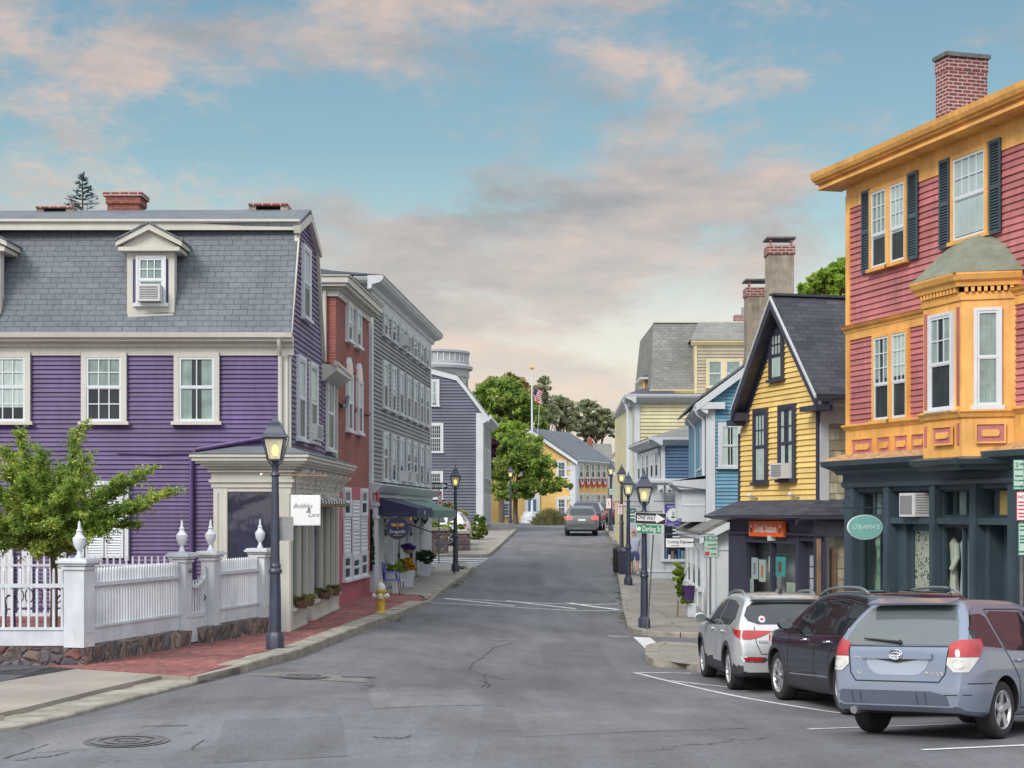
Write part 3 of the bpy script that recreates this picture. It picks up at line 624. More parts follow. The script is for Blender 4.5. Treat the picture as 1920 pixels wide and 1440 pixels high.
def window(w, parent, u0, u1, z0, z1, frame=None, sash=None, cw=0.09, grid=(2, 2, 0), split=0.5, curtain='curt', sill=True, proud=0.05, pane=None, lower='dark', ac=False, acd=.3, blind=0.5, name='window', head=0.0, arch=False, detail=True):
 """double-hung window on wall w; casing outer edge = u0..u1, z0..z1"""
 if u0 > u1: u0, u1 = u1, u0
 frame = frame or M_white; sash = sash or frame; NWIN[0] += 1; rnd = random.Random(NWIN[0] * 7)
 mb = MB(w.M); co = proud + 0.045
 # casing
 mb.box(u0, u0 + cw, 0.0, co, z0, z1, frame); mb.box(u1 - cw, u1, 0.0, co, z0, z1, frame)
 mb.box(u0 + cw, u1 - cw, 0.0, co - .002, z1 - cw, z1, frame)
 if head: mb.box(u0 - head, u1 + head, 0.0, co + 0.05, z1 + .001, z1 + 0.07, frame)
 if sill: mb.box(u0 - 0.05, u1 + 0.05, 0.0, co + 0.045, z0 - 0.055, z0 + 0.015, frame)
 else: mb.box(u0 + cw, u1 - cw, 0.0, co - .002, z0, z0 + cw * .7, frame)
 a0, a1, b0, b1 = u0 + cw, u1 - cw, z0 + (0.015 if sill else cw * .7), z1 - cw
 sw = min(0.045, (a1 - a0) * 0.12); zm = lerp(b0, b1, split)
 def sashf(c0, c1, o, g):
  mb.box(a0, a0 + sw, 0.01, o, c0, c1, sash); mb.box(a1 - sw, a1, 0.01, o, c0, c1, sash)
  mb.box(a0 + sw, a1 - sw, 0.01, o - .002, c1 - sw, c1, sash); mb.box(a0 + sw, a1 - sw, 0.01, o - .002, c0, c0 + sw * 1.2, sash)
  nx, ny = g
  for i in range(1, nx):
   u = lerp(a0 + sw, a1 - sw, i / nx); mb.box(u - .011, u + .011, 0.02, o - .006, c0 + sw, c1 - sw, sash)
  for i in range(1, ny):
   z = lerp(c0 + sw * 1.2, c1 - sw, i / ny); mb.box(a0 + sw, a1 - sw, 0.02, o - .008, z - .011, z + .011, sash)
 nx, nu, nl = grid
 sashf(zm, b1, proud + .034, (nx, nu)); sashf(b0, zm + sw * .6, proud + .026, (nx if nl else 1, max(1, nl)))
 f = mb.build(name, parent)
 p = MB(w.M); go = proud + 0.014
 p.face([(a0 + .01, go, b0 + .01), (a1 - .01, go, b0 + .01), (a1 - .01, go, b1 - .01), (a0 + .01, go, b1 - .01)], pane or M_glass)
 p.build('pane', f)
 if curtain:
  c = MB(w.M); o = proud + 0.002; zb = lerp(b1, b0, blind)
  if lower == 'dark': c.face([(a0, o - .001, b0), (a1, o - .001, b0), (a1, o - .001, b1), (a0, o - .001, b1)], M_unlit)
  cm = {'curt': rnd.choice([M_curt, M_curt, M_lace, M_curt2]), 'blind': M_curtw, 'lace': M_lace}[curtain]; n = 14; pts = [(lerp(a0 + .01, a1 - .01, i / n), o + .002 + (.006 if i % 2 else 0) * (curtain != 'blind')) for i in range(n + 1)]
  gap = range(5, 9) if curtain != 'blind' and rnd.random() < .45 else ()
  c.face([(a0, o, b0), (a1, o, b0), (a1, o, b1), (a0, o, b1)], M_unlit)  # dark backing sheet painted as the unlit room
  for i, ((x0, y0), (x1, y1)) in enumerate(zip(pts, pts[1:])):
   if i not in gap: c.face([(x0, y0, zb), (x1, y1, zb), (x1, y1, b1), (x0, y0, b1)], cm)
  if lower == 'curtain':
   for i, ((x0, y0), (x1, y1)) in enumerate(zip(pts, pts[1:])):
    if i not in gap: c.face([(x0, y0, b0), (x1, y1, b0), (x1, y1, zb - .01), (x0, y0, zb - .01)], cm)
  c.build('curtain', f)
 else:
  c = MB(w.M); c.face([(a0, proud, b0), (a1, proud, b0), (a1, proud, b1), (a0, proud, b1)], M_unlit); c.build('curtain', f)  # no curtain here: dark sheet painted as the unlit room
 if ac:
  k = MB(w.M); q0, q1 = a0 + .02, a1 - .02; h = min(.38, (q1 - q0) * .75)
  k.box(q0, q1, proud + .04, proud + acd, b0 + .02, b0 + h, M_ac)
  k.box(q0 + .04, q1 - .14 * (q1 - q0), proud + acd, proud + acd + .006, b0 + .06, b0 + h - .04, M_acd)
  for i in range(5): k.box(q0 + .04, q1 - .14 * (q1 - q0), proud + acd + .006, proud + acd + .012, b0 + .07 + i * (h - .12) / 5, b0 + .08 + i * (h - .12) / 5, M_ac)
  k.build('air_conditioner', f)
 return f
def winp(w, parent, px0, px1, pt, pb, **k):
 pm = (px0 + px1) / 2; u0, u1 = w.u(px0), w.u(px1)
 return window(w, parent, u0, u1, w.z(pm, pb), w.z(pm, pt), **k)
def louvre(w, parent, u0, u1, z0, z1, mat, name='shutter', o=0.05, n=None, split=True):
 if u0 > u1: u0, u1 = u1, u0
 mb = MB(w.M); fw = min(.045, (u1 - u0) * .16); t = o + .035
 mb.box(u0, u0 + fw, o, t, z0, z1, mat); mb.box(u1 - fw, u1, o, t, z0, z1, mat)
 zm = (z0 + z1) / 2
 for a, b in ((z0, z0 + fw * 1.6), (z1 - fw * 1.3, z1)) + (((zm - fw, zm + fw),) if split else ()): mb.box(u0 + fw, u1 - fw, o, t - .002, a, b, mat)
 n = n or int((z1 - z0) / 0.055)
 for i in range(n):
  z = lerp(z0 + fw, z1 - fw, (i + .5) / n); h = (z1 - z0) / n * .5
  mb.face([(u0 + fw, o + .004, z + h), (u1 - fw, o + .004, z + h), (u1 - fw, t - .006, z - h * .7), (u0 + fw, t - .006, z - h * .7)], mat)
 mb.face([(u0, o + .002, z0), (u1, o + .002, z0), (u1, o + .002, z1), (u0, o + .002, z1)], M_black)
 return mb.build(name, parent)
def drain(mb, pts, mat, r=0.045): mb.tube(pts, r, mat, 8)
# ------------------------------------------------------------ purple gambrel house with its corner shop
def purple_house():
 WF = Wall(-4.62, 33, -1, 0); WS = Wall(-4.62, 33, .02, 1)
 b = empty('purple_house', (-8, 35, .1), 'purple clapboard house with grey gambrel roof and cream corner shop, left of the street', 'house')
 UL = 11.5; zg = 0.0; ze = 6.10
 zb, zr = 8.62, 9.12; GP = [(0, zg), (0, ze), (1.06, zb), (2.44, zr), (3.83, zb), (4.9, ze), (4.9, zg)]
 m = MB(WS.M)      # core volume a hair behind the boards
 m.prism(GP, lambda p, t: (p[0], t, p[1] - (.03 if p[1] > 6 else 0)), -0.02, -UL, M_purple2)
 m.prism([(4.9, zg), (4.9, 6.05), (7.5, 5.9), (7.5, zg)], lambda p, t: (p[0], t, p[1]), -0.02, -4, M_purple2)
 clap(m, [(0.1, zg), (4.9, zg), (4.9, ze), (0.1, ze)], M_purple2, .108, .034)
 clap(m, [(0.1, ze), (4.9, ze), (3.83, zb), (1.06, zb)], M_purple2, .108, .034)
 clap(m, [(1.06, zb), (3.83, zb), (2.44, zr)], M_purple2, .108, .034)
 clap(m, [(4.9, zg), (7.45, zg), (7.45, 5.95), (4.9, 5.95)], M_purple2, .108, .034)
 m.M = WF.M
 clap(m, [(0.0, 3.4), (UL, 3.4), (UL, ze), (0.0, ze)], M_purple, .094, .036, seed=4)
 clap(m, [(0.0, zg), (UL, zg), (UL, 3.4), (0.0, 3.4)], M_purple, .082, .034, seed=5)
 m.build('wall', b)
 # roofs
 m = MB(WS.M); t = 0.11
 def strip(p, q, o0, o1, mat, th=t, mm=None):
  (u0, z0), (u1, z1) = p, q; d = Vector((u1 - u0, z1 - z0)).normalized(); n = Vector((-d.y, d.x)) * th
  if n.y < 0: n = -n
  (mm or m).prism([(u0, z0), (u1, z1), (u1 + n.x, z1 + n.y), (u0 + n.x, z0 + n.y)], lambda p, t: (p[0], t, p[1]), o0, o1, mat)
 strip((-0.12, ze + .12), (1.06, zb), .07, -UL, M_sh, .07); strip((0.78, zb + .02), (2.44, zr + .1), .12, -UL, M_sh, .08)
 strip((2.44, zr + .1), (4.05, zb + .02), .12, -UL, M_sh, .08); strip((3.83, zb), (5.0, ze + .1), .07, -UL, M_sh, .07)
 m.prism([(4.85, 6.6), (7.6, 6.6), (7.6, 6.45), (4.85, 6.3)], lambda p, t: (p[0], t, p[1]), -1.2, -4, M_sh)
 m.face([(4.9, .36, 6.08), (7.55, .36, 6.08), (7.55, -1.3, 6.55), (4.9, -1.3, 6.55)], M_sh)
 roof = m.build('roof', b)
 # chimneys
 def chim(px0, px1, pt, pb, Y, kind):
  x0, x1 = Xp(px0, Y), Xp(px1, Y); c = MB(); zt, z0 = Zp(pt, Y), Zp(pb, Y) - .6
  if kind == 'brick':
   c.box(x0 + .05, x1 - .05, Y, Y + .6, z0, zt - .1, M_brickw); c.box(x0 - .03, x1 + .03, Y - .08, Y + .68, zt - .1, zt, M_brickc)
   c.box(x0 + .02, x1 - .02, Y - .04, Y + .64, zt - .26, zt - .1, M_brickw)
  else:
   c.box(x0, x1, Y - .1, Y + .6, zt - .05, zt, M_brickc)
   for xa in (x0, x1 - .16): c.box(xa, xa + .16, Y - .05, Y + .5, z0, zt - .05, M_stucco)
   c.box(x0 + .02, x1 - .02, Y + .2, Y + .45, z0, zt - .06, M_black)
  c.build('chimney', roof)
 chim(197, 265, 360, 399, 35.6, 'brick'); chim(69, 138, 387, 401, 35.4, 'slot'); chim(467, 540, 382, 394, 35.4, 'slot')
 # trim
 m = MB(WF.M)
 prof(m, -0.12, UL, [(0, 5.83), (.05, 5.83), (.05, 5.98), (.10, 6.0), (.10, 6.06), (.28, 6.1), (.28, 6.13), (.36, 6.17), (.38, 6.27), (.30, 6.27), (0.0, 6.2)], M_trimc)
 prof(m, -0.14, UL, [(-.86, 8.56), (-.80, 8.56), (-.80, 8.70), (-.73, 8.73), (-.73, 8.78), (-.86, 8.78)], M_trimc)
 m.box(0.0, .2, 0, .055, 3.5, 5.84, M_trimc)
 m.M = WS.M; m.box(0.0, .11, 0, .055, 3.6, 6.1, M_trimc); m.box(7.38, 7.5, 0, .05, 3.3, 5.95, M_trimc); m.box(7.44, 7.5, -.02, .07, .2, 5.9, M_trimc)
 for (p, q) in (((-0.1, ze), (1.06, zb - .03)), ((3.83, zb - .03), (5.0, ze))): strip(p, q, 0.0, .10, M_trimc, .09, m)
 for (p, q) in (((.78, zb - .13), (2.44, zr - .08)), ((2.44, zr - .08), (4.05, zb - .13))): strip(p, q, 0.0, .14, M_trimc, .15, m)
 # eaves and gutter of the rear wing
 prof(m, 4.86, 7.62, [(0, 5.72), (.08, 5.72), (.34, 5.93), (.38, 5.95), (.38, 6.08), (0, 6.12)], M_trimc)
 m.tube([WS.M.inverted() @ WS.pt(4.8, .36, 6.12), WS.M.inverted() @ WS.pt(7.6, .36, 6.06)], .06, M_trimc, 8)
 m.build('trim', b)
 m = MB()
 drain(m, [WF.pt(.14, .33, 6.12), WF.pt(.14, .30, 6.0), WF.pt(.14, .10, 5.8), WF.pt(.14, .10, 3.6)], M_trimc, .04)
 m.build('downpipe', b)
 m = MB(); drain(m, [WF.pt(.1, .12, WF.z(532, 815)), WF.pt(WF.u(430), .09, WF.z(430, 832)), WF.pt(WF.u(368), .09, WF.z(368, 843)), WF.pt(WF.u(361), .09, WF.z(361, 862)), WF.pt(WF.u(361), .09, .4)], M_purple, .045)
 m.tube([WF.pt(WF.u(360), .05, WF.z(360, 850)), WF.pt(WF.u(300), .05, WF.z(300, 852)), WF.pt(WF.u(220), .05, WF.z(220, 850))], .012, M_purple, 5)
 m.build('downpipe', b)
 # windows
 for px in (17, 197, 370.5):
  f = window(WF, b, WF.u(px - 43), WF.u(px + 42), WF.z(px, 792), WF.z(px, 661), frame=M_trimc, sash=M_white, cw=.105, grid=(3, 2, 2) if px != 370.5 else (2, 1, 1), lower='curtain' if px > 300 else 'dark', blind=.5 if px > 100 else .78, proud=.055, split=.52)
  f['label'] = {17: 'sash window with grey curtains on upper floor', 197: 'sash window half open with a dark box behind it', 370.5: 'sash window with closed pale curtains'}[px]
 m = MB(WF.M)
 for a, bb in ((62, 152), (242, 327), (413, 520)): m.box(WF.u(bb), WF.u(a), 0, .06, WF.z(300, 667), WF.z(300, 659), M_trimc)
 m.build('trim', b)
 winp(WS, b, 563, 576.5, 463, 598, frame=M_white, cw=.07, grid=(1, 1, 0), curtain='blind', blind=.55)
 winp(WS, b, 553.5, 567.5, 668, 824, frame=M_white, cw=.08, grid=(1, 1, 0), curtain='blind', blind=.5)
 winp(WS, b, 576.5, 590, 681, 829, frame=M_white, cw=.08, grid=(1, 1, 0), curtain='blind', blind=.45, ac=True, acd=.16)
 winp(WS, b, 609, 621.5, 704, 844, frame=M_white, cw=.08, grid=(1, 1, 0), curtain='curt', blind=.5)
 # dormers
 def dormer(pc):
  uc = WF.u(pc); d = MB(WF.M); w = .43; z0 = 6.60; zt = 7.98; o = -.10
  d.box(uc - w, uc + w, -1.15, o - .02, z0, zt, M_purple)
  for s in (-1, 1): d.box(uc + s * w - .06, uc + s * w + .06, o - .25, o, z0 + .1, zt, M_trimc)
  d.box(uc - w, uc + w, o - .04, o - .005, z0, z0 + .33, M_trimc); d.box(uc - w, uc + w, o - .04, o - .005, zt - .15, zt, M_trimc)
  d.box(uc - w - .04, uc + w + .04, o - .1, o + .03, z0 - .02, z0 + .10, M_trimc)
  # pediment
  W2 = .66; za, zz = 8.0, 8.46
  d.box(uc - W2 + .03, uc + W2 - .03, o - 1.2, o + .17, za - .02, za + .06, M_trimc)
  d.prism([(uc - W2 + .02, za + .06), (uc + W2 - .02, za + .06), (uc, zz - .04)], lambda p, t: (p[0], t, p[1]), o - .85, o + .06, M_trimc)
  for s in (-1, 1):
   d.prism([(uc + s * (W2 + .02), za + .07), (uc + s * (W2 + .02), za + .17), (uc, zz + .08), (uc, zz - .05)], lambda p, t: (p[0], t, p[1]), o - .9, o + .2, M_trimc)
   d.prism([(uc + s * (W2 + .04), za + .172), (uc + s * (W2 + .04), za + .21), (uc, zz + .12), (uc, zz + .082)], lambda p, t: (p[0], t, p[1]), o - 1.1, o + .23, M_sh)
   for k in range(9): d.M = WF.M; z = z0 + .2 + k * .15; d.box(uc + s * (w + .0), uc + s * (w + .018), -1.0, o - .26, z, z + .012, M_purple)
  p = d.build('dormer', b)
  W = WF.off(o)
  window(W, p, uc - .32, uc + .30, z0 + .30, zt - .08, frame=M_white, cw=.05, grid=(3, 2, 0), lower='dark', ac=True, proud=.0, sill=True, split=.5, blind=.6)
 dormer(280.5); dormer(-47)
 # louvred doors and porch pilasters behind the garden tree
 louvre(WF, b, WF.u(196), WF.u(162), WF.z(200, 1046), WF.z(200, 912), M_white, 'louvred_door'); louvre(WF, b, WF.u(233), WF.u(198), WF.z(200, 1046), WF.z(200, 912), M_white, 'louvred_door')
 m = MB(WF.M)
 for a, c in ((-6, 26), (44, 60), (104, 126), (236, 243), (152, 160)): m.box(WF.u(c), WF.u(a), .02, .12, .3 if a < 130 else 1.6, 2.3 if a < 130 else 3.15, M_white)
 m.box(WF.u(245), WF.u(150), .02, .14, 3.15, 3.24, M_white); m.build('pilaster', b)
 # ---------------- corner shop
 YF = 31.6; xr, xl = Xp(545, YF), Xp(400, YF); SF = Wall(xr, YF, -1, 0); SS = Wall(xr, YF, .02, 1); wl = xr - xl; LS = 7.45; zt = Zp(914, YF)
 zs = .05
 m = MB()
 # piers and bulkhead, leaving glazed openings
 m.M = SF.M
 m.box(0, .32, -.3, 0, zs, zt, M_trimc); m.box(wl - .28, wl, -1.5, 0, zs, zt, M_trimc); m.box(.32, wl - .28, -.25, -.02, zs, .95, M_trimc)
 m.box(.32, wl - .28, -.1, -.012, zt - .08, zt, M_trimc)
 for a, c in ((.02, .09), (.24, .31), (wl - .27, wl - .2), (wl - .09, wl - .02)): m.box(a, c, 0, .02, zs, zt - .1, M_trimc)
 m.M = SS.M
 m.box(0, .3, -.3, 0.002, zs + .2, zt, M_trimc)
 bk = [(.3, 2.15), (3.05, LS)]
 for a, c in bk: m.box(a, c, -.25, -.015, .28, .62, M_trimc); m.box(a - .05, c, -.25, .06, .62, .68, M_trimc); m.box(a, c, -.2, .02, .24, .3, M_trimc)
 m.box(.0, LS, -1.0, -.26, zs, .25, M_stonev); m.box(.1, 2.15, -.25, .0, zs - .1, .24, M_conc); m.box(3.05, LS, -.25, -.0, zs - .1, .24, M_stonev)
 m.box(2.1, 3.1, -.9, .18, zs - .1, .20, M_conc)
 m.box(LS - .15, LS, -.3, 0, .2, zt, M_trimc)
 mull = [1.2, 2.12, 3.08, 4.5, 5.6, 6.5]
 for u in mull: m.box(u - .045, u + .045, -.12, .012, .6, zt, M_trimc)
 m.box(.3, LS, -.12, .008, zt - .16, zt, M_trimc)
 m.box(.3, 2.1, -.1, .004, 2.86, 2.92, M_trimc)
 m.build('shop_front', b)
 m = MB(SS.M); m.box(2.16, 3.04, -.30, -.24, .3, 2.6, M_trimc) ; m.box(2.28, 2.92, -.238, -.232, .55, 2.5, M_shopg)
 dr = m.build('shop_door', b); m = MB(SS.M); m.tube([(2.36, -.20, 1.1), (2.36, -.14, 1.15), (2.36, -.14, 1.75), (2.36, -.20, 1.8)], .014, M_steel, 6); m.build('handle', dr)
 m = MB(SF.M); m.face([(.32, -.05, .95), (wl - .28, -.05, .95), (wl - .28, -.05, zt - .08), (.32, -.05, zt - .08)], glassmat('dusky_shop_glass', (.045, .045, .085), .25, .03, .6))
 m.M = SS.M; m.face([(.3, -.06, .68), (2.12, -.06, .68), (2.12, -.06, zt - .16), (.3, -.06, zt - .16)], M_shopg); m.face([(3.08, -.06, .68), (LS - .1, -.06, .68), (LS - .1, -.06, zt - .16), (3.08, -.06, zt - .16)], M_shopg)
 m.build('pane', b)
 m = MB(SF.M)   # interior: floor, back wall, ceiling, a display table
 m.box(.0, wl, -1.48, -1.44, zs, zt, M_unlit); m.box(0.05, wl, -1.5, -.25, .5, .55, M_wood)
 m.M = SS.M; m.box(.3, LS, -.62, -.58, zs, zt, M_unlit)
 for u in (.7, 1.6, 3.6, 4.2, 5.0, 6.0):
  c = M_curt if u < 2 else M_trimc; pts = [(u - .32 + i * .08, -.35 + (.03 if i % 2 else 0)) for i in range(9)]
  for (x0, y0), (x1, y1) in zip(pts, pts[1:]): m.face([(x0, y0, .7), (x1, y1, .7), (x1, y1, 2.6), (x0, y0, 2.6)], c)
 m.build('interior', b)
 # entablature, brackets and cornice
 m = MB(SF.M); ztop = Zp(851, YF - .4)
 z1 = Zp(880, YF)
 m.box(-.02, wl + .04, -1.45, .02, zt, z1, M_trimc)
 m.box(-.06, wl + .08, -.1, .06, zt + .10, zt + .16, M_trimc); m.box(-.08, wl + .1, -.1, .1, zt + .3, zt + .335, M_trimc)
 m.M = SS.M
 m.box(-.02, LS + .1, -.4, .03, zt, z1, M_trimc); m.box(-.06, LS + .12, -.1, .07, zt + .10, zt + .16, M_trimc); m.box(-.08, LS + .12, -.1, .1, zt + .3, zt + .335, M_trimc)
 for i in range(9):
  u = .25 + i * .88
  m.prism([(.03, z1 - .06), (.30, z1 + .01), (.30, z1 - .06), (.12, z1 - .2), (.08, z1 - .34), (.03, z1 - .36)], lambda p, t: (t, p[0], p[1]), u, u + .13, M_trimc)
 # crown as a closed ring of mouldings around the two faces (mitred at the corner)
 def ring(o, za, zb2):
  A = SF.pt(wl + o, -1.4, 0); B = SF.pt(wl + o, o, 0); C = SF.pt(-o, o, 0); D = SS.pt(LS + o, o, 0); E = SS.pt(LS + o, -.3, 0)
  m.M = Matrix.Identity(4); pts = [A, B, C, D, E]
  vs = [Vector((p.x, p.y, za)) for p in pts] + [Vector((p.x, p.y, zb2)) for p in pts]
  m.mesh(vs, [(0, 1, 6, 5), (1, 2, 7, 6), (2, 3, 8, 7), (3, 4, 9, 8), (5, 6, 7, 8, 9), (4, 3, 2, 1, 0)], M_trimc)
 h = ztop - z1
 for o, a, c in ((.10, 0, .2), (.22, .2, .38), (.30, .38, .55), (.36, .55, .8), (.40, .8, .98)): ring(o, z1 + h * a, z1 + h * c + .001)
 m.build('cornice', b)
 m = MB(); o = .42; zt2 = ztop + .005
 A = SF.pt(wl + o, -1.42, zt2); B = SF.pt(wl + o, o, zt2); C = SF.pt(-o, o, zt2); D = SS.pt(LS + o, o, zt2); E = SS.pt(LS + .1, -.22, zt2 + .22)
 hA = SF.pt(wl - .3, -1.38, zt2 + .22); hC = SF.pt(.26, -1.38, zt2 + .22); hD = WS.pt(7.3, .03, zt2 + .22)
 m.face([A, B, hA], M_sh); m.face([B, C, hC, hA], M_sh); m.face([C, D, hD, hC], M_sh); m.face([D, E, hD], M_sh)
 m.build('porch_roof', b)
 # rolled awning over the shop door
 m = MB(SS.M); rnd = random.Random(2)
 for i in range(26):
  u = .45 + i * .22; m.prism([(.1, 2.98), (.32, 2.86), (.34, 2.78), (.30, 2.76), (.08, 2.9)], lambda p, t: (t, p[0], p[1] + rnd.uniform(-.012, .012)), u, u + .19, M_black if i % 2 else M_trimc)
 m.tube([(.4, .30, 2.74), (6.2, .30, 2.74)], .03, M_wood, 6)
 m.build('awning', b)
 return WF, WS, SF, SS
WF, WS, SF, SS = purple_house()
# ------------------------------------------------------------ brick building, grey block, slate-blue house, rotunda (left side)
def brick_building():
 Y0 = 40.6; x0 = Xp(630, Y0); w = Wall(x0, Y0, .057, 1); wf = Wall(x0, Y0, -1, .0)
 b = empty('brick_building', (-6, 43, .1), 'narrow red brick building, rose-painted at street level, between purple house and grey block', 'building')
 L = 5.7; zt = Zp(552, Y0); zp = 3.28
 m = MB(w.M); m.box(0, L, -5, 0, zp, zt + .1, M_brickw); m.box(-.012, L, -5, .03, -.3, zp, M_pink)
 m.box(0, L, .001, .05, zp + 2.1, zp + 2.18, M_brickw) ; m.box(0.9, 4.0, 0, .03, Zp(690, 42) - .0, Zp(684, 42) + .06, M_brickw)
 m.build('wall', b)
 m = MB(w.M)
 def ring(o, za, zb, mat):
  A = wf.pt(5, o, 0); C = wf.pt(-o, o, 0); D = w.pt(L + o, o, 0); E = w.pt(L + o, -5, 0); mm = m; mm.M = Matrix.Identity(4); pts = [A, C, D, E]
  vs = [Vector((p.x, p.y, za)) for p in pts] + [Vector((p.x, p.y, zb)) for p in pts]
  mm.mesh(vs, [(0, 1, 5, 4), (1, 2, 6, 5), (2, 3, 7, 6), (4, 5, 6, 7), (3, 2, 1, 0)], mat)
 for o, a, c in ((.06, -.05, .12), (.14, .12, .18), (.28, .18, .26), (.34, .26, .42), (.38, .42, .47)): ring(o, zt + a, zt + c + .001, M_trimc)
 m.build('cornice', b)
 m = MB(); o = .40; z = zt + .47; pts = [wf.pt(5, o, z), wf.pt(-o, o, z), w.pt(L + o, o, z), w.pt(L + o, -5.4, z)]; pk = w.pt(2.6, -2.4, z + .85); pk2 = w.pt(3.2, -2.4, z + .85)
 m.face([pts[0], pts[1], pk], M_shd); m.face([pts[1], pts[2], pk2, pk], M_shd); m.face([pts[2], pts[3], pk2], M_shd); m.build('roof', b)
 m = MB(); drain(m, [wf.pt(.28, .1, zt + .1), wf.pt(.28, .08, 3.9), wf.pt(.28, .08, 3.3)], M_trimc, .05)
 drain(m, [w.pt(.25, .1, 5.3), w.pt(.8, .12, 5.35), w.pt(1.05, .14, 5.6)], M_iron, .05); m.build('downpipe', b)
 for a, c, t, bb in ((647.5, 656.5, 568, 640), (664, 673, 582, 651)): winp(w, b, a, c, t, bb, frame=M_white, cw=.07, grid=(1, 1, 0), curtain='blind', blind=.6)
 for a, c, t, bb in ((648, 657, 702, 808), (667, 675.5, 712, 813)):
  winp(w, b, a, c, t, bb, frame=M_white, cw=.07, grid=(1, 1, 0), curtain='blind', blind=.5)
  q = MB(w.M); u0, u1 = w.u(a), w.u(c); z = w.z((a + c) / 2, t); uc = (u0 + u1) / 2; rr = (u1 - u0) / 2
  q.prism([(uc + (rr + .05) * math.cos(math.pi * i / 10), z + (rr + .05) * math.sin(math.pi * i / 10)) for i in range(11)], lambda p, t: (p[0], t, p[1]), 0, .07, M_white)
  q.prism([(uc + rr * .8 * math.cos(math.pi * i / 10), z + rr * .8 * math.sin(math.pi * i / 10)) for i in range(11)], lambda p, t: (p[0], t, p[1]), .07, .075, M_gdark); q.build('arched_head', b)
 for a, c, t, bb in ((640.5, 653, 914, 1087), (657, 670, 938, 1083), (673, 684.5, 916, 1079)):
  u0, u1 = w.u(a), w.u(c); pm = (a + c) / 2; z0, z1 = w.z(pm, bb), w.z(pm, t); zm = lerp(z0, z1, .28)
  f = window(w, b, u0, u1, z0, zm, frame=M_white, cw=.07, grid=(1, 1, 0), curtain='blind', blind=.1)
  if t < 930:
   zk = lerp(z0, z1, .68); louvre(w, b, u0, u1, zm + .01, zk, M_white, 'shutter', .04, 9, False)
   window(w, b, u0, u1, zk + .01, z1, frame=M_white, cw=.07, grid=(1, 1, 0), curtain='blind', blind=.1, sill=False)
  else: louvre(w, b, u0, u1, zm + .01, z1, M_white, 'shutter', .04, 14)
 return w
WBR = brick_building()
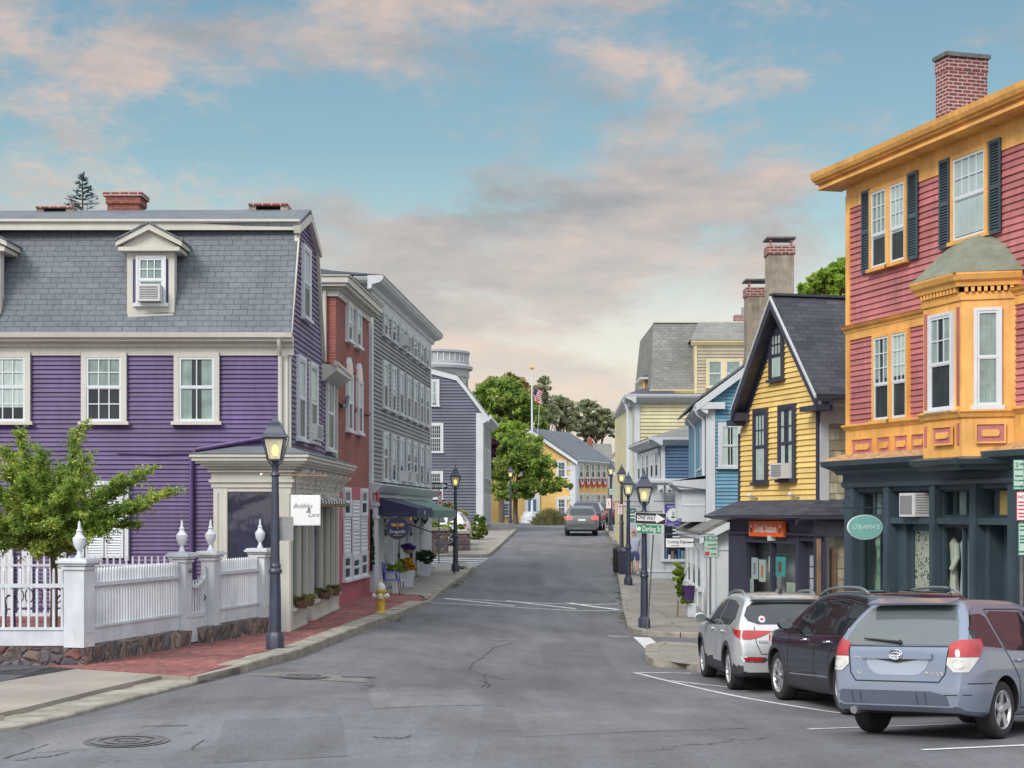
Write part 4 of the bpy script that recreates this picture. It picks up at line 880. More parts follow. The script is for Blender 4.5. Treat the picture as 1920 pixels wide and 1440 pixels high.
def grey_block():
 Y0 = 47.2; x0 = Xp(694, Y0); w = Wall(x0, Y0, .068, 1); wf = Wall(x0, Y0, -1, .068)
 b = empty('grey_block', (-6, 54, .1), 'four-storey grey clapboard block with awnings over its shops, left side of the street', 'building')
 L = 14.8; zc = Zp(546, Y0); zs = 3.4
 m = MB(w.M); m.box(0, L, -6, -.01, -.3, zc + .4, M_greyd)
 clap(m, [(.25, zs), (L - .2, zs), (L - .2, zc), (.25, zc)], M_greysd, .13, .04)
 m.M = wf.M; clap(m, [(.2, 0), (5, 0), (5, zc), (.2, zc)], M_greyd, .12, .03)
 m.build('wall', b)
 m = MB(w.M); m.box(-.02, .28, 0, .06, 0, zc, M_trimw); m.box(L - .22, L + .02, 0, .06, 0, zc, M_trimw); m.box(0.28, L - .22, 0, .055, zc - .38, zc + .05, M_trimw)
 m.M = wf.M; m.box(0, .22, 0, .06, 0, zc, M_trimw)
 m.M = w.M; prof(m, -.5, L + .5, [(0, zc), (.1, zc + .02), (.14, zc + .14), (.36, zc + .2), (.44, zc + .28), (.48, zc + .36), (.44, zc + .40), (0, zc + .40)], M_trimw)
 m.M = wf.M; prof(m, -.04, 5, [(0, zc), (.1, zc + .02), (.14, zc + .14), (.36, zc + .2), (.44, zc + .28), (.48, zc + .36), (.44, zc + .395), (0, zc + .395)], M_trimw)
 m.M = w.M
 # shop-front cornice and frieze
 prof(m, -.3, L + .1, [(0, zs - .52), (.08, zs - .52), (.1, zs - .25), (.22, zs - .22), (.34, zs - .08), (.4, zs), (0, zs + .08)], M_trimw)
 m.box(-.12, .55, -.02, .16, 0.0, zs - .5, M_trimw); m.box(-.16, .6, -.02, .2, 2.4, 2.5, M_trimw)
 m.box(-.16, .6, -.02, .2, zs - .62, zs - .52, M_trimw)
 m.build('trim', b)
 m = MB(w.M); m.face([(-.5, .46, zc + .41), (L + .5, .46, zc + .41), (L - 2, -3, zc + .95), (1.2, -3, zc + .95)], M_shd)
 m.face([(-.5, .46, zc + .41), (1.2, -3, zc + .95), (-.5, -6.5, zc + .47)], M_shd); m.face([(L + .5, .46, zc + .41), (L + .5, -6.5, zc + .47), (L - 2, -3, zc + .95)], M_shd); m.build('roof', b)
 m = MB(); drain(m, [wf.pt(.38, .5, zc + .3), wf.pt(.38, .1, zc - .2), wf.pt(.38, .1, .3)], M_steel, .05); m.build('downpipe', b)
 ua, ub = w.u(719.5), w.u(798.5)
 rows = ((583, 630), (677, 765), (810, 901))     # at the nearest window
 for r, (t, bb) in enumerate(rows):
  z0, z1 = w.z(719.5, bb), w.z(719.5, t)
  for i in range(7):
   u = lerp(ua, ub, i / 6); ac = (r, i) in ((0, 2), (2, 2), (2, 3)); rr = random.Random(r * 9 + i)
   window(w, b, u - .5, u + .5, z0, z1, frame=M_trimw, cw=.1, grid=(1, 1, 0), curtain='blind', blind=rr.choice((.3, .5, .62)), ac=ac, lower='dark')
 # vertical white boarding of the shops, with windows
 m = MB(w.M); rnd = random.Random(8); u = .7
 while u < L - .3:
  m.box(u, u + .13, 0, .035 + rnd.random() * .02, .15, 2.85, M_trimw); u += .19
 m.box(.6, L - .2, -.02, .02, .1, 2.9, M_trimw)
 for a in (2.4, 5.2, 8.4, 11.5): m.box(a, a + .75, .06, .066, .9, 2.4, M_gdark); m.box(a - .05, a + .8, .05, .062, .85, 2.45, M_white)
 m.build('boarding', b)
 m = MB(w.M); m.box(.95, 1.2, .0, .03, 0.3, 2.5, M_black); m.box(-.06, .16, .17, .24, zs - .5, zs - .2, paint('alarm_red', (.55, .03, .06), .4)); m.build('alarm_box', b)
 # awnings
 def awn(u0, u1, mat, zt, zb, o):
  a = MB(w.M); a.prism([(0.04, zt), (o, zb), (o, zb - .26), (o - .03, zb - .26), (o - .03, zb - .03), (0.04, zt - .04)], lambda p, t: (t, p[0], p[1]), u0, u1, mat)
  for s in (u0, u1): a.prism([(0.04, zt), (o, zb), (o, zb - .25), (.04, zb - .25)], lambda p, t: (t, p[0], p[1]), s - .012, s + .012, mat)
  return a.build('awning', b)
 a = awn(.75, 4.6, M_navy_awn, 3.06, 2.72, 1.3); a['label'] = 'navy canvas awning'
 q = MB(w.M); 
 for k in range(6): 
  t = k * math.pi / 3; q.box(2.6 + .07 * math.cos(t) - .03, 2.6 + .07 * math.cos(t) + .03, 1.301, 1.306, 2.58 + .05 * math.sin(t) - .02, 2.58 + .05 * math.sin(t) + .02, M_white)
 q.build('emblem', a)
 a = awn(5.4, 12.5, M_green_awn, 3.06, 2.66, 1.25); a['label'] = 'green canvas awning'
 m = MB(w.M); m.tube([(12.4, 1.2, .1), (12.4, 1.2, 2.42)], .03, M_black, 6); m.tube([(6, .05, 2.3), (6, 1.2, 1.9)], .02, M_black, 6); m.build('awning_post', b)
 return w
WGR = grey_block()
def slate_house():
 Y0 = 92.; x0 = Xp(905, Y0); w = Wall(x0, Y0, -1, 0); ws = Wall(x0, Y0, .035, 1)
 b = empty('slate_blue_house', (-4, 95, 1.3), 'slate-blue clapboard house with a curved gambrel gable, just beyond the grey block', 'house')
 def uz(px, py): return w.uz(px, py)
 eave = uz(905, 778); pts = [(0, .8), (eave[0], eave[1]), uz(872, 722), uz(856, 703), uz(806, 690), uz(740, 660), uz(640, 700), (uz(640, 700)[0], .8)]
 m = MB(w.M); m.prism(pts, lambda p, t: (p[0], t, p[1]), -.02, -10, M_greyd)
 sp = [(.3, .9)] + [(eave[0] + .3, eave[1])] + [(p[0], p[1]) for p in pts[2:-1]] + [(pts[-1][0], .9)]
 clap(m, sp, M_greyd, .17, .06); m.build('wall', b)
 m = MB(w.M); m.box(-.02, .38, 0, .06, .8, eave[1] + .1, M_trimw)
 m.box(-.1, 4.2, .0, .09, 1.1, 1.3, M_trimw)
 ch = [(-.35, eave[1] - .1)] + pts[2:6]
 for p, q in zip(ch, ch[1:]):
  m.prism([(p[0], p[1]), (q[0], q[1]), (q[0], q[1] - .33), (p[0], p[1] - .33)], lambda p, t: (p[0], t, p[1]), 0, .12, M_trimw)
 m.M = ws.M; prof(m, -.1, 10, [(0, eave[1] - .5), (.12, eave[1] - .45), (.5, eave[1] - .2), (.5, eave[1] - .02), (0, eave[1])], M_trimw)
 m.box(0, .4, 0, .06, .8, eave[1] - .5, M_trimw); m.build('trim', b)
 m = MB(w.M)
 for p, q in zip(ch, ch[1:]): m.prism([(p[0], p[1] + .01), (q[0], q[1] + .01), (q[0], q[1] + .1), (p[0], p[1] + .1)], lambda p, t: (p[0], t, p[1]), .18, -10, M_sh)
 m.build('roof', b)
 m = MB(ws.M); clap(m, [(.4, .8), (10, .8), (10, eave[1] - .5), (.4, eave[1] - .5)], M_greysd, .14, .02); m.box(0, 10, -.1, .05, 0.3, 1.25, M_brickw); m.M = w.M; m.box(-.05, 2.3, -.1, .05, .3, 1.1, M_brickw); m.build('foundation', b)
 winp(w, b, 806, 824, 711, 761, frame=M_trimw, cw=.14, grid=(2, 1, 1), curtain='curt', blind=.9)
 winp(w, b, 802, 831.5, 793, 848, frame=M_trimw, cw=.14, grid=(5, 3, 3), curtain=None)
 winp(w, b, 802, 831, 883, 935, frame=M_trimw, cw=.14, grid=(5, 3, 3), curtain=None)
 for i in range(3): window(ws, b, 1.5 + i * 2.8, 2.5 + i * 2.8, 4.6, 6.4, frame=M_trimw, cw=.1, grid=(1, 1, 0), curtain=None); window(ws, b, 1.5 + i * 2.8, 2.5 + i * 2.8, 1.9, 3.7, frame=M_trimw, cw=.1, grid=(1, 1, 0), curtain=None)
slate_house()
M_rot = paint('pale_grey_stone', (.36, .375, .40), .7, .1, .6)
def rotunda():
 Y = 128.; c = (Xp(812, Y + 3), Y + 3, 0); r = abs(Xp(884, Y) - Xp(812, Y)) 
 b = empty('rotunda_building', (c[0], c[1], 1.5), 'grey round-fronted building with a balustrade and arched windows, behind the slate-blue house', 'building')
 zf = lambda py: Zp(py, Y)
 m = MB(); m.lathe([(r - .25, 1), (r - .25, zf(700))], M_rot, c, 40); m.lathe([(r - .2, zf(705)), (r - .1, zf(703)), (r - .1, zf(690)), (r + .16, zf(688)), (r + .2, zf(683)), (r - .1, zf(679))], M_rot, c, 40)
 m.build('wall', b)
 m = MB(); m.lathe([(r - .12, zf(679)), (r - .12, zf(675)), (r - .2, zf(674)), (r - .2, zf(659)), (r - .05, zf(658)), (r - .05, zf(654)), (r - .3, zf(653))], M_rot, c, 40)
 for i in range(36):
  t = i * math.pi / 18; m.box(c[0] + (r - .16) * math.cos(t) - .03, c[0] + (r - .16) * math.cos(t) + .03, c[1] + (r - .16) * math.sin(t) - .03, c[1] + (r - .16) * math.sin(t) + .03, zf(675), zf(658), M_white)
 m.build('balustrade', b)
 for i in range(16):
  t = i * math.pi / 8 + .12; x, y = c[0] + (r - .24) * math.cos(t), c[1] + (r - .24) * math.sin(t)
  if y > c[1] + .3: continue
  W = Wall(x, y, -math.sin(t), math.cos(t)); q = MB(W.M); z0, z1 = zf(745), zf(712)
  q.prism([(-.42, z0), (.42, z0), (.42, z1)] + [(.42 * math.cos(math.pi * k / 8), z1 + .42 * math.sin(math.pi * k / 8)) for k in range(1, 8)] + [(-.42, z1)], lambda p, t: (p[0], t, p[1]), -.05, .06, M_trimw)
  q.prism([(-.3, z0), (.3, z0), (.3, z1)] + [(.3 * math.cos(math.pi * k / 8), z1 + .3 * math.sin(math.pi * k / 8)) for k in range(1, 8)] + [(-.3, z1)], lambda p, t: (p[0], t, p[1]), .06, .07, M_gdark)
  q.build('arched_window', b)
rotunda()
# ------------------------------------------------------------ red and amber house with the dark teal shop front (right)
WR = Wall(7.14, 34, .2867, -1)
def poly_part(mb, w, pts, o0, o1, mat): mb.prism(pts, lambda p, t: (p[0], t, p[1]), o0, o1, mat)
M_back = paint('shop_back_wall_grey', (.42, .43, .42), .9, .3, 1.2)
def red_house():
 w = WR; b = empty('red_house', (10, 33, -.4), 'tall rose-red clapboard house with amber trim, sage bay roof and dark teal shop front', 'house')
 L = 12.0; D = 8.0; zs = w.z(1592, 866); zt = 9.30; zb0, zb1 = w.z(1592, 636), w.z(1592, 613)
 m = MB(w.M); m.box(0, L, -D, -.01, zs - .2, zt + .3, M_red)
 st = w.z(1592, 803)
 clap(m, [(.1, zb1), (L, zb1), (L, zt), (.1, zt)], M_red, .128, .032, seed=11)
 clap(m, [(.1, st + .05), (L, st + .05), (L, zb0), (.1, zb0)], M_red, .118, .032, seed=12)
 m.build('wall', b)
 # paint repairs where old boards show through
 # ---- trim
 m = MB(w.M)
 m.box(-.02, .14, 0, .05, zs, zt, M_ora); m.box(0, L, 0.0, .04, zt - .28, zt + .22, M_ora)
 m.box(0, L, 0, .045, zs, st - .04, M_ora); m.box(0.14, L, 0, .045, zb0 - .04, zb0 + .14, M_ora)
 prof(m, -.06, L, [(0, zb0 + .12), (.06, zb0 + .12), (.07, zb0 + .19), (.12, zb0 + .2), (.15, zb0 + .25), (.17, zb1 + .0), (0, zb1 + .03)], M_ora)
 prof(m, -.05, L, [(0, st - .06), (.06, st - .06), (.09, st - .02), (.14, st + .02), (.14, st + .06), (0, st + .08)], M_ora)
 c0 = zt + .20
 m.box(-.5, L, -.1, .46, c0, c0 + .06, M_ora)
 prof(m, -.55, L, [(.0, c0 + .06), (.40, c0 + .06), (.41, c0 + .12), (.50, c0 + .13), (.50, c0 + .17), (.56, c0 + .18), (.60, c0 + .25), (.62, c0 + .34), (.58, c0 + .34), (.4, c0 + .30), (0, c0 + .3)], M_ora)
 m.M = Wall(7.14, 34, 1, .2867).M     # return of the cornice round the corner
 m.build('cornice', b)
 m = MB(w.M); m.face([(-.57, .6, c0 + .35), (L, .6, c0 + .35), (L, -D / 2, c0 + 1.5), (2.4, -D / 2, c0 + 1.5)], M_shd); m.face([(-.57, .6, c0 + .35), (2.4, -D / 2, c0 + 1.5), (-.57, -D - .6, c0 + .35)], M_shd); rf = m.build('roof', b)
 # chimney
 m = MB(); Y = 31.2; x0, x1 = Xp(1776, Y), Xp(1860, Y); z1, z0 = Zp(97, Y), 9.9
 q = Vector((1, .2867, 0)).normalized(); r = Vector((-.2867, 1, 0)).normalized(); o = Vector((x0, Y, 0)); wd = (x1 - x0) * 1.02
 def cb(e, za, zb, mat):
  c = [o - q * e - r * e, o + q * (wd + e) - r * e, o + q * (wd + e) + r * (.42 + e), o - q * e + r * (.42 + e)]
  m.hexa([(p.x, p.y, za) for p in c] + [(p.x, p.y, zb) for p in c], mat)
 cb(0, z0, z1 - .1, M_brickc); cb(.012, z1 - .34, z1 - .08, M_brickc); cb(.05, z1 - .08, z1, M_steelk); m.build('chimney', rf)
 # ---- windows
 kw = dict(frame=M_ora, sash=M_white, proud=.055)
 def winw(W, px0, px1, pt, pb, label=None, **k):
  k2 = dict(kw); k2.update(k); f = winp(W, b, px0, px1, pt, pb, **k2)
  if label: f['label'] = label
 zu0, zu1 = w.z(1672, 497), w.z(1672, 343)
 for a, c in ((1637, 1672), (1672, 1707)): window(w, b, w.u(a), w.u(c), zu0, zu1, cw=.085, grid=(3, 3, 0), curtain='curt', blind=.62, split=.42, **kw)
 louvre(w, b, w.u(1621), w.u(1636), zu0 - .03, zu1 + .03, M_teal, 'shutter'); louvre(w, b, w.u(1708), w.u(1726), zu0 - .03, zu1 + .03, M_teal, 'shutter')
 window(w, b, w.u(1790), w.u(1859), zu0 + .05, zu1 + .02, cw=.085, grid=(4, 2, 0), curtain='blind', blind=.95, **kw)
 louvre(w, b, w.u(1767), w.u(1786), zu0, zu1 + .03, M_teal, 'shutter'); louvre(w, b, w.u(1861), w.u(1882), zu0, zu1 + .03, M_teal, 'shutter')
 zl0, zl1 = w.z(1675, 787), w.z(1675, 622)
 for a, c in ((1642, 1676), (1676, 1709)): window(w, b, w.u(a), w.u(c), zl0, zl1, cw=.07, grid=(3, 3, 0), curtain='curt', blind=.5, split=.42, **kw)
 def panel(W, u0, u1, z0, z1):
  if u0 > u1: u0, u1 = u1, u0
  p = MB(W.M); p.box(u0, u1, .04, .055, z0, z1, M_red); t = .03
  for a, c, e, f in ((u0 - t, u0, z0 - t, z1 + t), (u1, u1 + t, z0 - t, z1 + t), (u0, u1, z0 - t, z0), (u0, u1, z1, z1 + t)): p.box(a, c, .04, .08, e, f, M_ora)
  uc, zc = (u0 + u1) / 2, (z0 + z1) / 2; hw, hh = (u1 - u0) * .33, (z1 - z0) * .2
  p.prism([(uc - hw, zc - hh * .5), (uc - hw * .85, zc - hh), (uc + hw * .85, zc - hh), (uc + hw, zc - hh * .5), (uc + hw, zc + hh * .5), (uc + hw * .85, zc + hh), (uc - hw * .85, zc + hh), (uc - hw, zc + hh * .5)], lambda p, t: (p[0], t, p[1]), .055, .085, M_ora)
  p.build('panel', b)
 z0, z1 = w.z(1620, 852), w.z(1620, 824)
 for a, c in ((1603, 1641), (1651, 1674), (1683, 1707), (1715, 1740)): panel(w, w.u(a), w.u(c), z0, z1)
 # ---- bay
 o = .78; wo = w.off(o); u1, u2, u3 = wo.u(1731), wo.u(1803), w.u(1907); u0 = u1 - o * .8
 A, B, C, Dp = w.pt(u0), w.pt(u1, o), w.pt(u2, o), w.pt(u3)
 Wn = Wall(C.x, C.y, Dp.x - C.x, Dp.y - C.y); Ln = (Dp - C).length; Wf = Wall(B.x, B.y, A.x - B.x, A.y - B.y); Lf = (A - B).length
 zbt = wo.z(1731, 872); ztp = wo.z(1731, 577); ze = wo.z(1783, 553)
 m = MB(w.M); m.prism([(u0, 0), (u1, o), (u2, o), (u3, 0)], lambda p, t: (p[0], p[1], t), zbt, ze, M_ora); 
 for W, l in ((wo, (u1, u2)), (Wn, (0, Ln)), (Wf, (0, Lf))):
  m.M = W.M; a, c = l
  zsb = st
  prof(m, a - .03, c + .03, [(0, zsb - .1), (.04, zsb - .1), (.07, zsb - .04), (.11, zsb), (.11, zsb + .03), (0, zsb + .06)], M_ora)
  prof(m, a - .02, c + .02, [(0, ze - .14), (.03, ze - .14), (.04, ze - .02), (.02, ze), (0, ze)], M_ora)
  n = max(3, int((c - a) / .115))
  for i in range(n): uu = lerp(a + .03, c - .03, (i + .5) / n); m.box(uu - .03, uu + .03, .02, .10, ze + .0, ze + .09, M_ora)
  prof(m, a - .09, c + .09, [(0, ze + .09), (.12, ze + .09), (.14, ze + .16), (.2, ze + .2), (.24, ze + .29), (.24, ze + .32), (0, ze + .32)], M_ora)
  for (x, y) in ((a + .1, .0), (c - .1, 0)):
   if W is wo or W is Wn and x < Ln / 2 and False: m.box(x - .035, x + .035, .0, .022, st + .12, ze - .25, M_red); m.box(x - .035, x + .035, .0, .022, z0, st - .2, M_red)
 m.build('bay', b)
 f = winp(wo, b, 1745, 1790, 588, 770, frame=M_white, sash=M_white, cw=.055, grid=(3, 2, 0), curtain='curt', blind=.5, split=.48, proud=.02)
 f = window(Wn, b, Wn.u(1826), Wn.u(1879), Wn.z(1850, 762), Wn.z(1850, 577), frame=M_white, cw=.055, grid=(1, 1, 0), curtain='curt', lower='curtain', proud=.02)
 panel(wo, wo.u(1756), wo.u(1789), wo.z(1772, 832), wo.z(1772, 802)); panel(Wn, Wn.u(1832), Wn.u(1883), Wn.z(1858, 828), Wn.z(1858, 796))
 # bell roof: eave outline to a short ridge on the wall
 ez = ze + .325; tz = w.z(1858, 436); oo = .24; eave = [w.pt(u0 - .35, 0), w.pt(u1 - .12, o + oo), w.pt(u2 + .12, o + oo), w.pt(u3 + .32, 0)]; top = [w.pt(lerp(u0, u3, .42)), w.pt(lerp(u0, u3, .44), .10), w.pt(lerp(u0, u3, .60), .10), w.pt(lerp(u0, u3, .63))]
 m = MB(); N = 8; rows = []
 for i in range(N + 1):
  t = i / N; k = 1 - (1 - t) ** 0.62 if False else math.sin(t * math.pi / 2) ** 1.0; s = t ** 1.5 * .55 + t * .45; zz = ez + (tz - ez) * (t * .35 + .65 * (t ** 1.6)) if False else ez + (tz - ez) * t
  k = interp([(0, 0), (.12, .14), (.35, .31), (.6, .50), (.82, .72), (1, 1)], t)
  rows.append([Vector((lerp(a.x, c.x, k), lerp(a.y, c.y, k), zz)) for a, c in zip(eave, top)])
 for r0, r1 in zip(rows, rows[1:]):
  for i in range(3): m.face([r0[i], r0[i + 1], r1[i + 1], r1[i]], M_bayroof)
 m.face([rows[-1][0], rows[-1][1], rows[-1][2], rows[-1][3]], M_bayroof); m.face([rows[0][3], rows[0][2], rows[0][1], rows[0][0]], M_ora)
 m.build('bay_roof', b)
 # ---- shop front
 zc0, zc1 = w.z(1592, 912), w.z(1592, 884); zg = -.62; T = M_teal
 m = MB(w.M)
 m.box(-.05, L, -.02, .10, zc0, zs - .1, T)
 prof(m, -.28, L, [(0, zs - .28), (.12, zs - .28), (.2, zs - .2), (.38, zs - .14), (.5, zs - .1), (.52, zs), (.08, zs + .14), (0, zs + .14)], T)
 prof(m, -.02, L, [(0, zc0 - .03), (.13, zc0 - .03), (.16, zc0 + .03), (.16, zc0 + .06), (0, zc0 + .09)], T)
 for W, l in ((wo, (u1 - .1, u2 + .05)), (Wn, (-.05, Ln + .1))):
  m.M = W.M; prof(m, l[0], l[1], [(-.6, zbt - .12), (.02, zbt - .12), (.06, zbt - .05), (.2, zbt - .02), (.26, zbt + .07), (.0, zbt + .12), (-.6, zbt + .12)], T)
 m.build('shop_cornice', b)
 m = MB(w.M); m.face([(-.26, .51, zs + .005), (L, .51, zs + .005), (L, .05, zs + .16), (-.26, .05, zs + .16)], paint('worn_amber_apron', (.42, .25, .12), .8, .5, 9)); m.build('apron', b)
 ztr = w.z(1592, 975)     # transom bar
 m = MB(w.M)
 def pil(px0, px1, o=.10): 
  a, c = w.u(px0), w.u(px1); m.box(a, c, -.3, o, zg, zc0, T); m.box(a + .03, c - .03, o, o + .02, zg + .5, ztr - .1, T); m.box(a - .02, c + .02, -.3, o + .03, zg, zg + .3, T)
 for a, c in ((1591, 1608), (1664, 1674), (1751, 1761), (1826, 1838), (1898, 1914), (1990, 2004)): pil(a, c)
 m.box(0, L, -.25, .02, zc0 - .12, zc0 + .02, T); m.box(0.1, L, -.2, .06, ztr - .06, ztr + .06, T)
 # frames: (px0, px1, recess)
 def opening(px0, px1, rec, zlo, zhi, fw=.06):
  a, c = w.u(px0), w.u(px1); m.box(a, a + fw, -rec - .05, -rec + .03, zlo, zhi, T); m.box(c - fw, c, -rec - .05, -rec + .03, zlo, zhi, T); m.box(a + fw, c - fw, -rec - .05, -rec + .028, zlo, zlo + fw, T); m.box(a + fw, c - fw, -rec - .05, -rec + .028, zhi - fw, zhi, T)
 opening(1608, 1664, .1, ztr + .06, zc0 - .1); opening(1674, 1751, .15, ztr + .06, zc0 - .1); opening(1761, 1826, .1, ztr + .06, zc0 - .1); opening(1838, 1898, .15, ztr + .06, zc0 - .1)
 for px in (1633, 1648, 1786, 1806): u = w.u(px); m.box(u - .015, u + .015, -.14, -.07, ztr, zc0 - .1, T)
 opening(1608, 1664, .1, zg + .75, ztr - .06); opening(1761, 1826, .1, zg + .55, ztr - .06)
 for a, c in ((1608, 1664), (1761, 1826)): m.box(w.u(a), w.u(c), -.25, -.02, zg, zg + .75 if a < 1700 else zg + .55, T)
 for px in (1646, 1800): u = w.u(px); m.box(u - .022, u + .022, -.15, -.06, zg + .5, ztr - .06, T)
 m.box(w.u(1674), w.u(1689), -.6, -.12, zg, ztr, T); m.box(w.u(1736), w.u(1751), -.5, -.12, zg, ztr, T); m.box(w.u(1838), w.u(1846), -.6, -.1, zg, ztr, T); m.box(w.u(1892), w.u(1898), -.5, -.1, zg, ztr, T)
 m.build('shop_front', b)
 m = MB(w.M)
 for a, c in ((1608, 1664), (1761, 1826), (1674, 1751), (1838, 1898)): m.face([(w.u(a), -.11, ztr), (w.u(c), -.11, ztr), (w.u(c), -.11, zc0 - .1), (w.u(a), -.11, zc0 - .1)], M_shopg)
 for a, c in ((1608, 1664), (1761, 1826)): m.face([(w.u(a), -.11, zg + .5), (w.u(c), -.11, zg + .5), (w.u(c), -.11, ztr), (w.u(a), -.11, ztr)], M_shopg)
 m.build('pane', b)
 m = MB(w.M); m.box(.02, .1, -.78, -.25, zg, zc0, M_back); m.box(.1, L, -.78, -.73, zg, zc0, M_back); m.box(.1, L, -1.65, -.35, zg + .3, zg + .34, M_wood); m.box(.1, L, -1.6, -.2, zc0 - .02, zc0, M_unlit)
 m.box(w.u(1860), w.u(1897), -.2, -.16, ztr + .1, zc0 - .15, paint('amber_blind', (.55, .33, .12), .8)); m.box(w.u(1640), w.u(1650), -.5, -.45, ztr - 2, ztr, M_curt); m.box(w.u(1615), w.u(1660), -.3, -.28, ztr + .08, zc0 - .1, M_curt)
 m.box(w.u(1768), w.u(1800), -.3, -.28, ztr + .08, zc0 - .1, M_curt)
 m.build('interior', b)
 # doors
 m = MB(w.M); a, c = w.u(1689), w.u(1736); m.box(a, c, -.28, -.23, zg, zg + .5, T); m.box(a, a + .09, -.28, -.23, zg + .5, ztr - .06, T); m.box(c - .12, c, -.28, -.23, zg + .5, ztr - .06, T); m.box(a, c, -.28, -.23, ztr - .2, ztr - .06, T)
 d1 = m.build('shop_door', b)
 m = MB(w.M); m.face([(a + .09, -.25, zg + .5), (c - .12, -.25, zg + .5), (c - .12, -.25, ztr - .2), (a + .09, -.25, ztr - .2)], M_shopg); m.build('pane', d1)
 m = MB(w.M); m.face([(a + .09, -.27, zg + .5), (c - .12, -.27, zg + .5), (c - .12, -.27, ztr - .2), (a + .09, -.27, ztr - .2)], floral('floral_curtain')); m.build('curtain', d1)
 m = MB(w.M); a, c = w.u(1846), w.u(1892); m.box(a, c, -.45, -.40, zg, ztr - .06, T)
 um = (a + c) / 2
 for k in range(4):
  for s in (0, 1):
   p0 = a + .1 if not s else um + .03; p1 = um - .03 if not s else c - .1; q0 = zg + .35 + k * .42 if k < 3 else zg + 1.62; q1 = q0 + .34 if k < 3 else ztr - .2
   m.box(p0, p1, -.40, -.385, q0, q1, T); m.box(p0 + .03, p1 - .03, -.385, -.372, q0 + .03, q1 - .03, T)
 d2 = m.build('panelled_door', b); m = MB(w.M); m.ball((a + .06, -.36, zg + 1.1), .03, M_steel); m.box(a + .03, a + .09, -.40, -.385, zg + .55, zg + .68, M_white); m.build('handle', d2)
 m = MB(w.M); a, c = w.u(1703), w.u(1733); z = ztr + .08; m.box(a, c - .02, -.3, .2, z, z + .46, M_ac); m.box(a + .04, c - .12, .2, .21, z + .05, z + .41, M_acd)
 for i in range(8): m.box(c - .02, c - .016, -.2, .17, z + .06 + i * .05, z + .08 + i * .05, M_acd)
 m.build('air_conditioner', b)
 return w
def floral(name):
 m, N, L, B = nt_new(name); g = N.new('ShaderNodeUVMap').outputs[0]
 n = _noise(N, L, g, 9, 4, 0.6, 1.5); cr = N.new('ShaderNodeValToRGB'); L.new(n.outputs[0], cr.inputs[0]); e = cr.color_ramp.elements
 e[0].position = .43; e[0].color = (.05, .07, .045, 1); e[1].position = .47; e[1].color = (.7, .67, .56, 1); q = e.new(.62); q.color = (.5, .48, .38, 1); q = e.new(.66); q.color = (.28, .33, .16, 1)
 L.new(cr.outputs[0], B.inputs['Base Color']); B.inputs['Roughness'].default_value = .9; MATS[name] = m; return m
red_house()
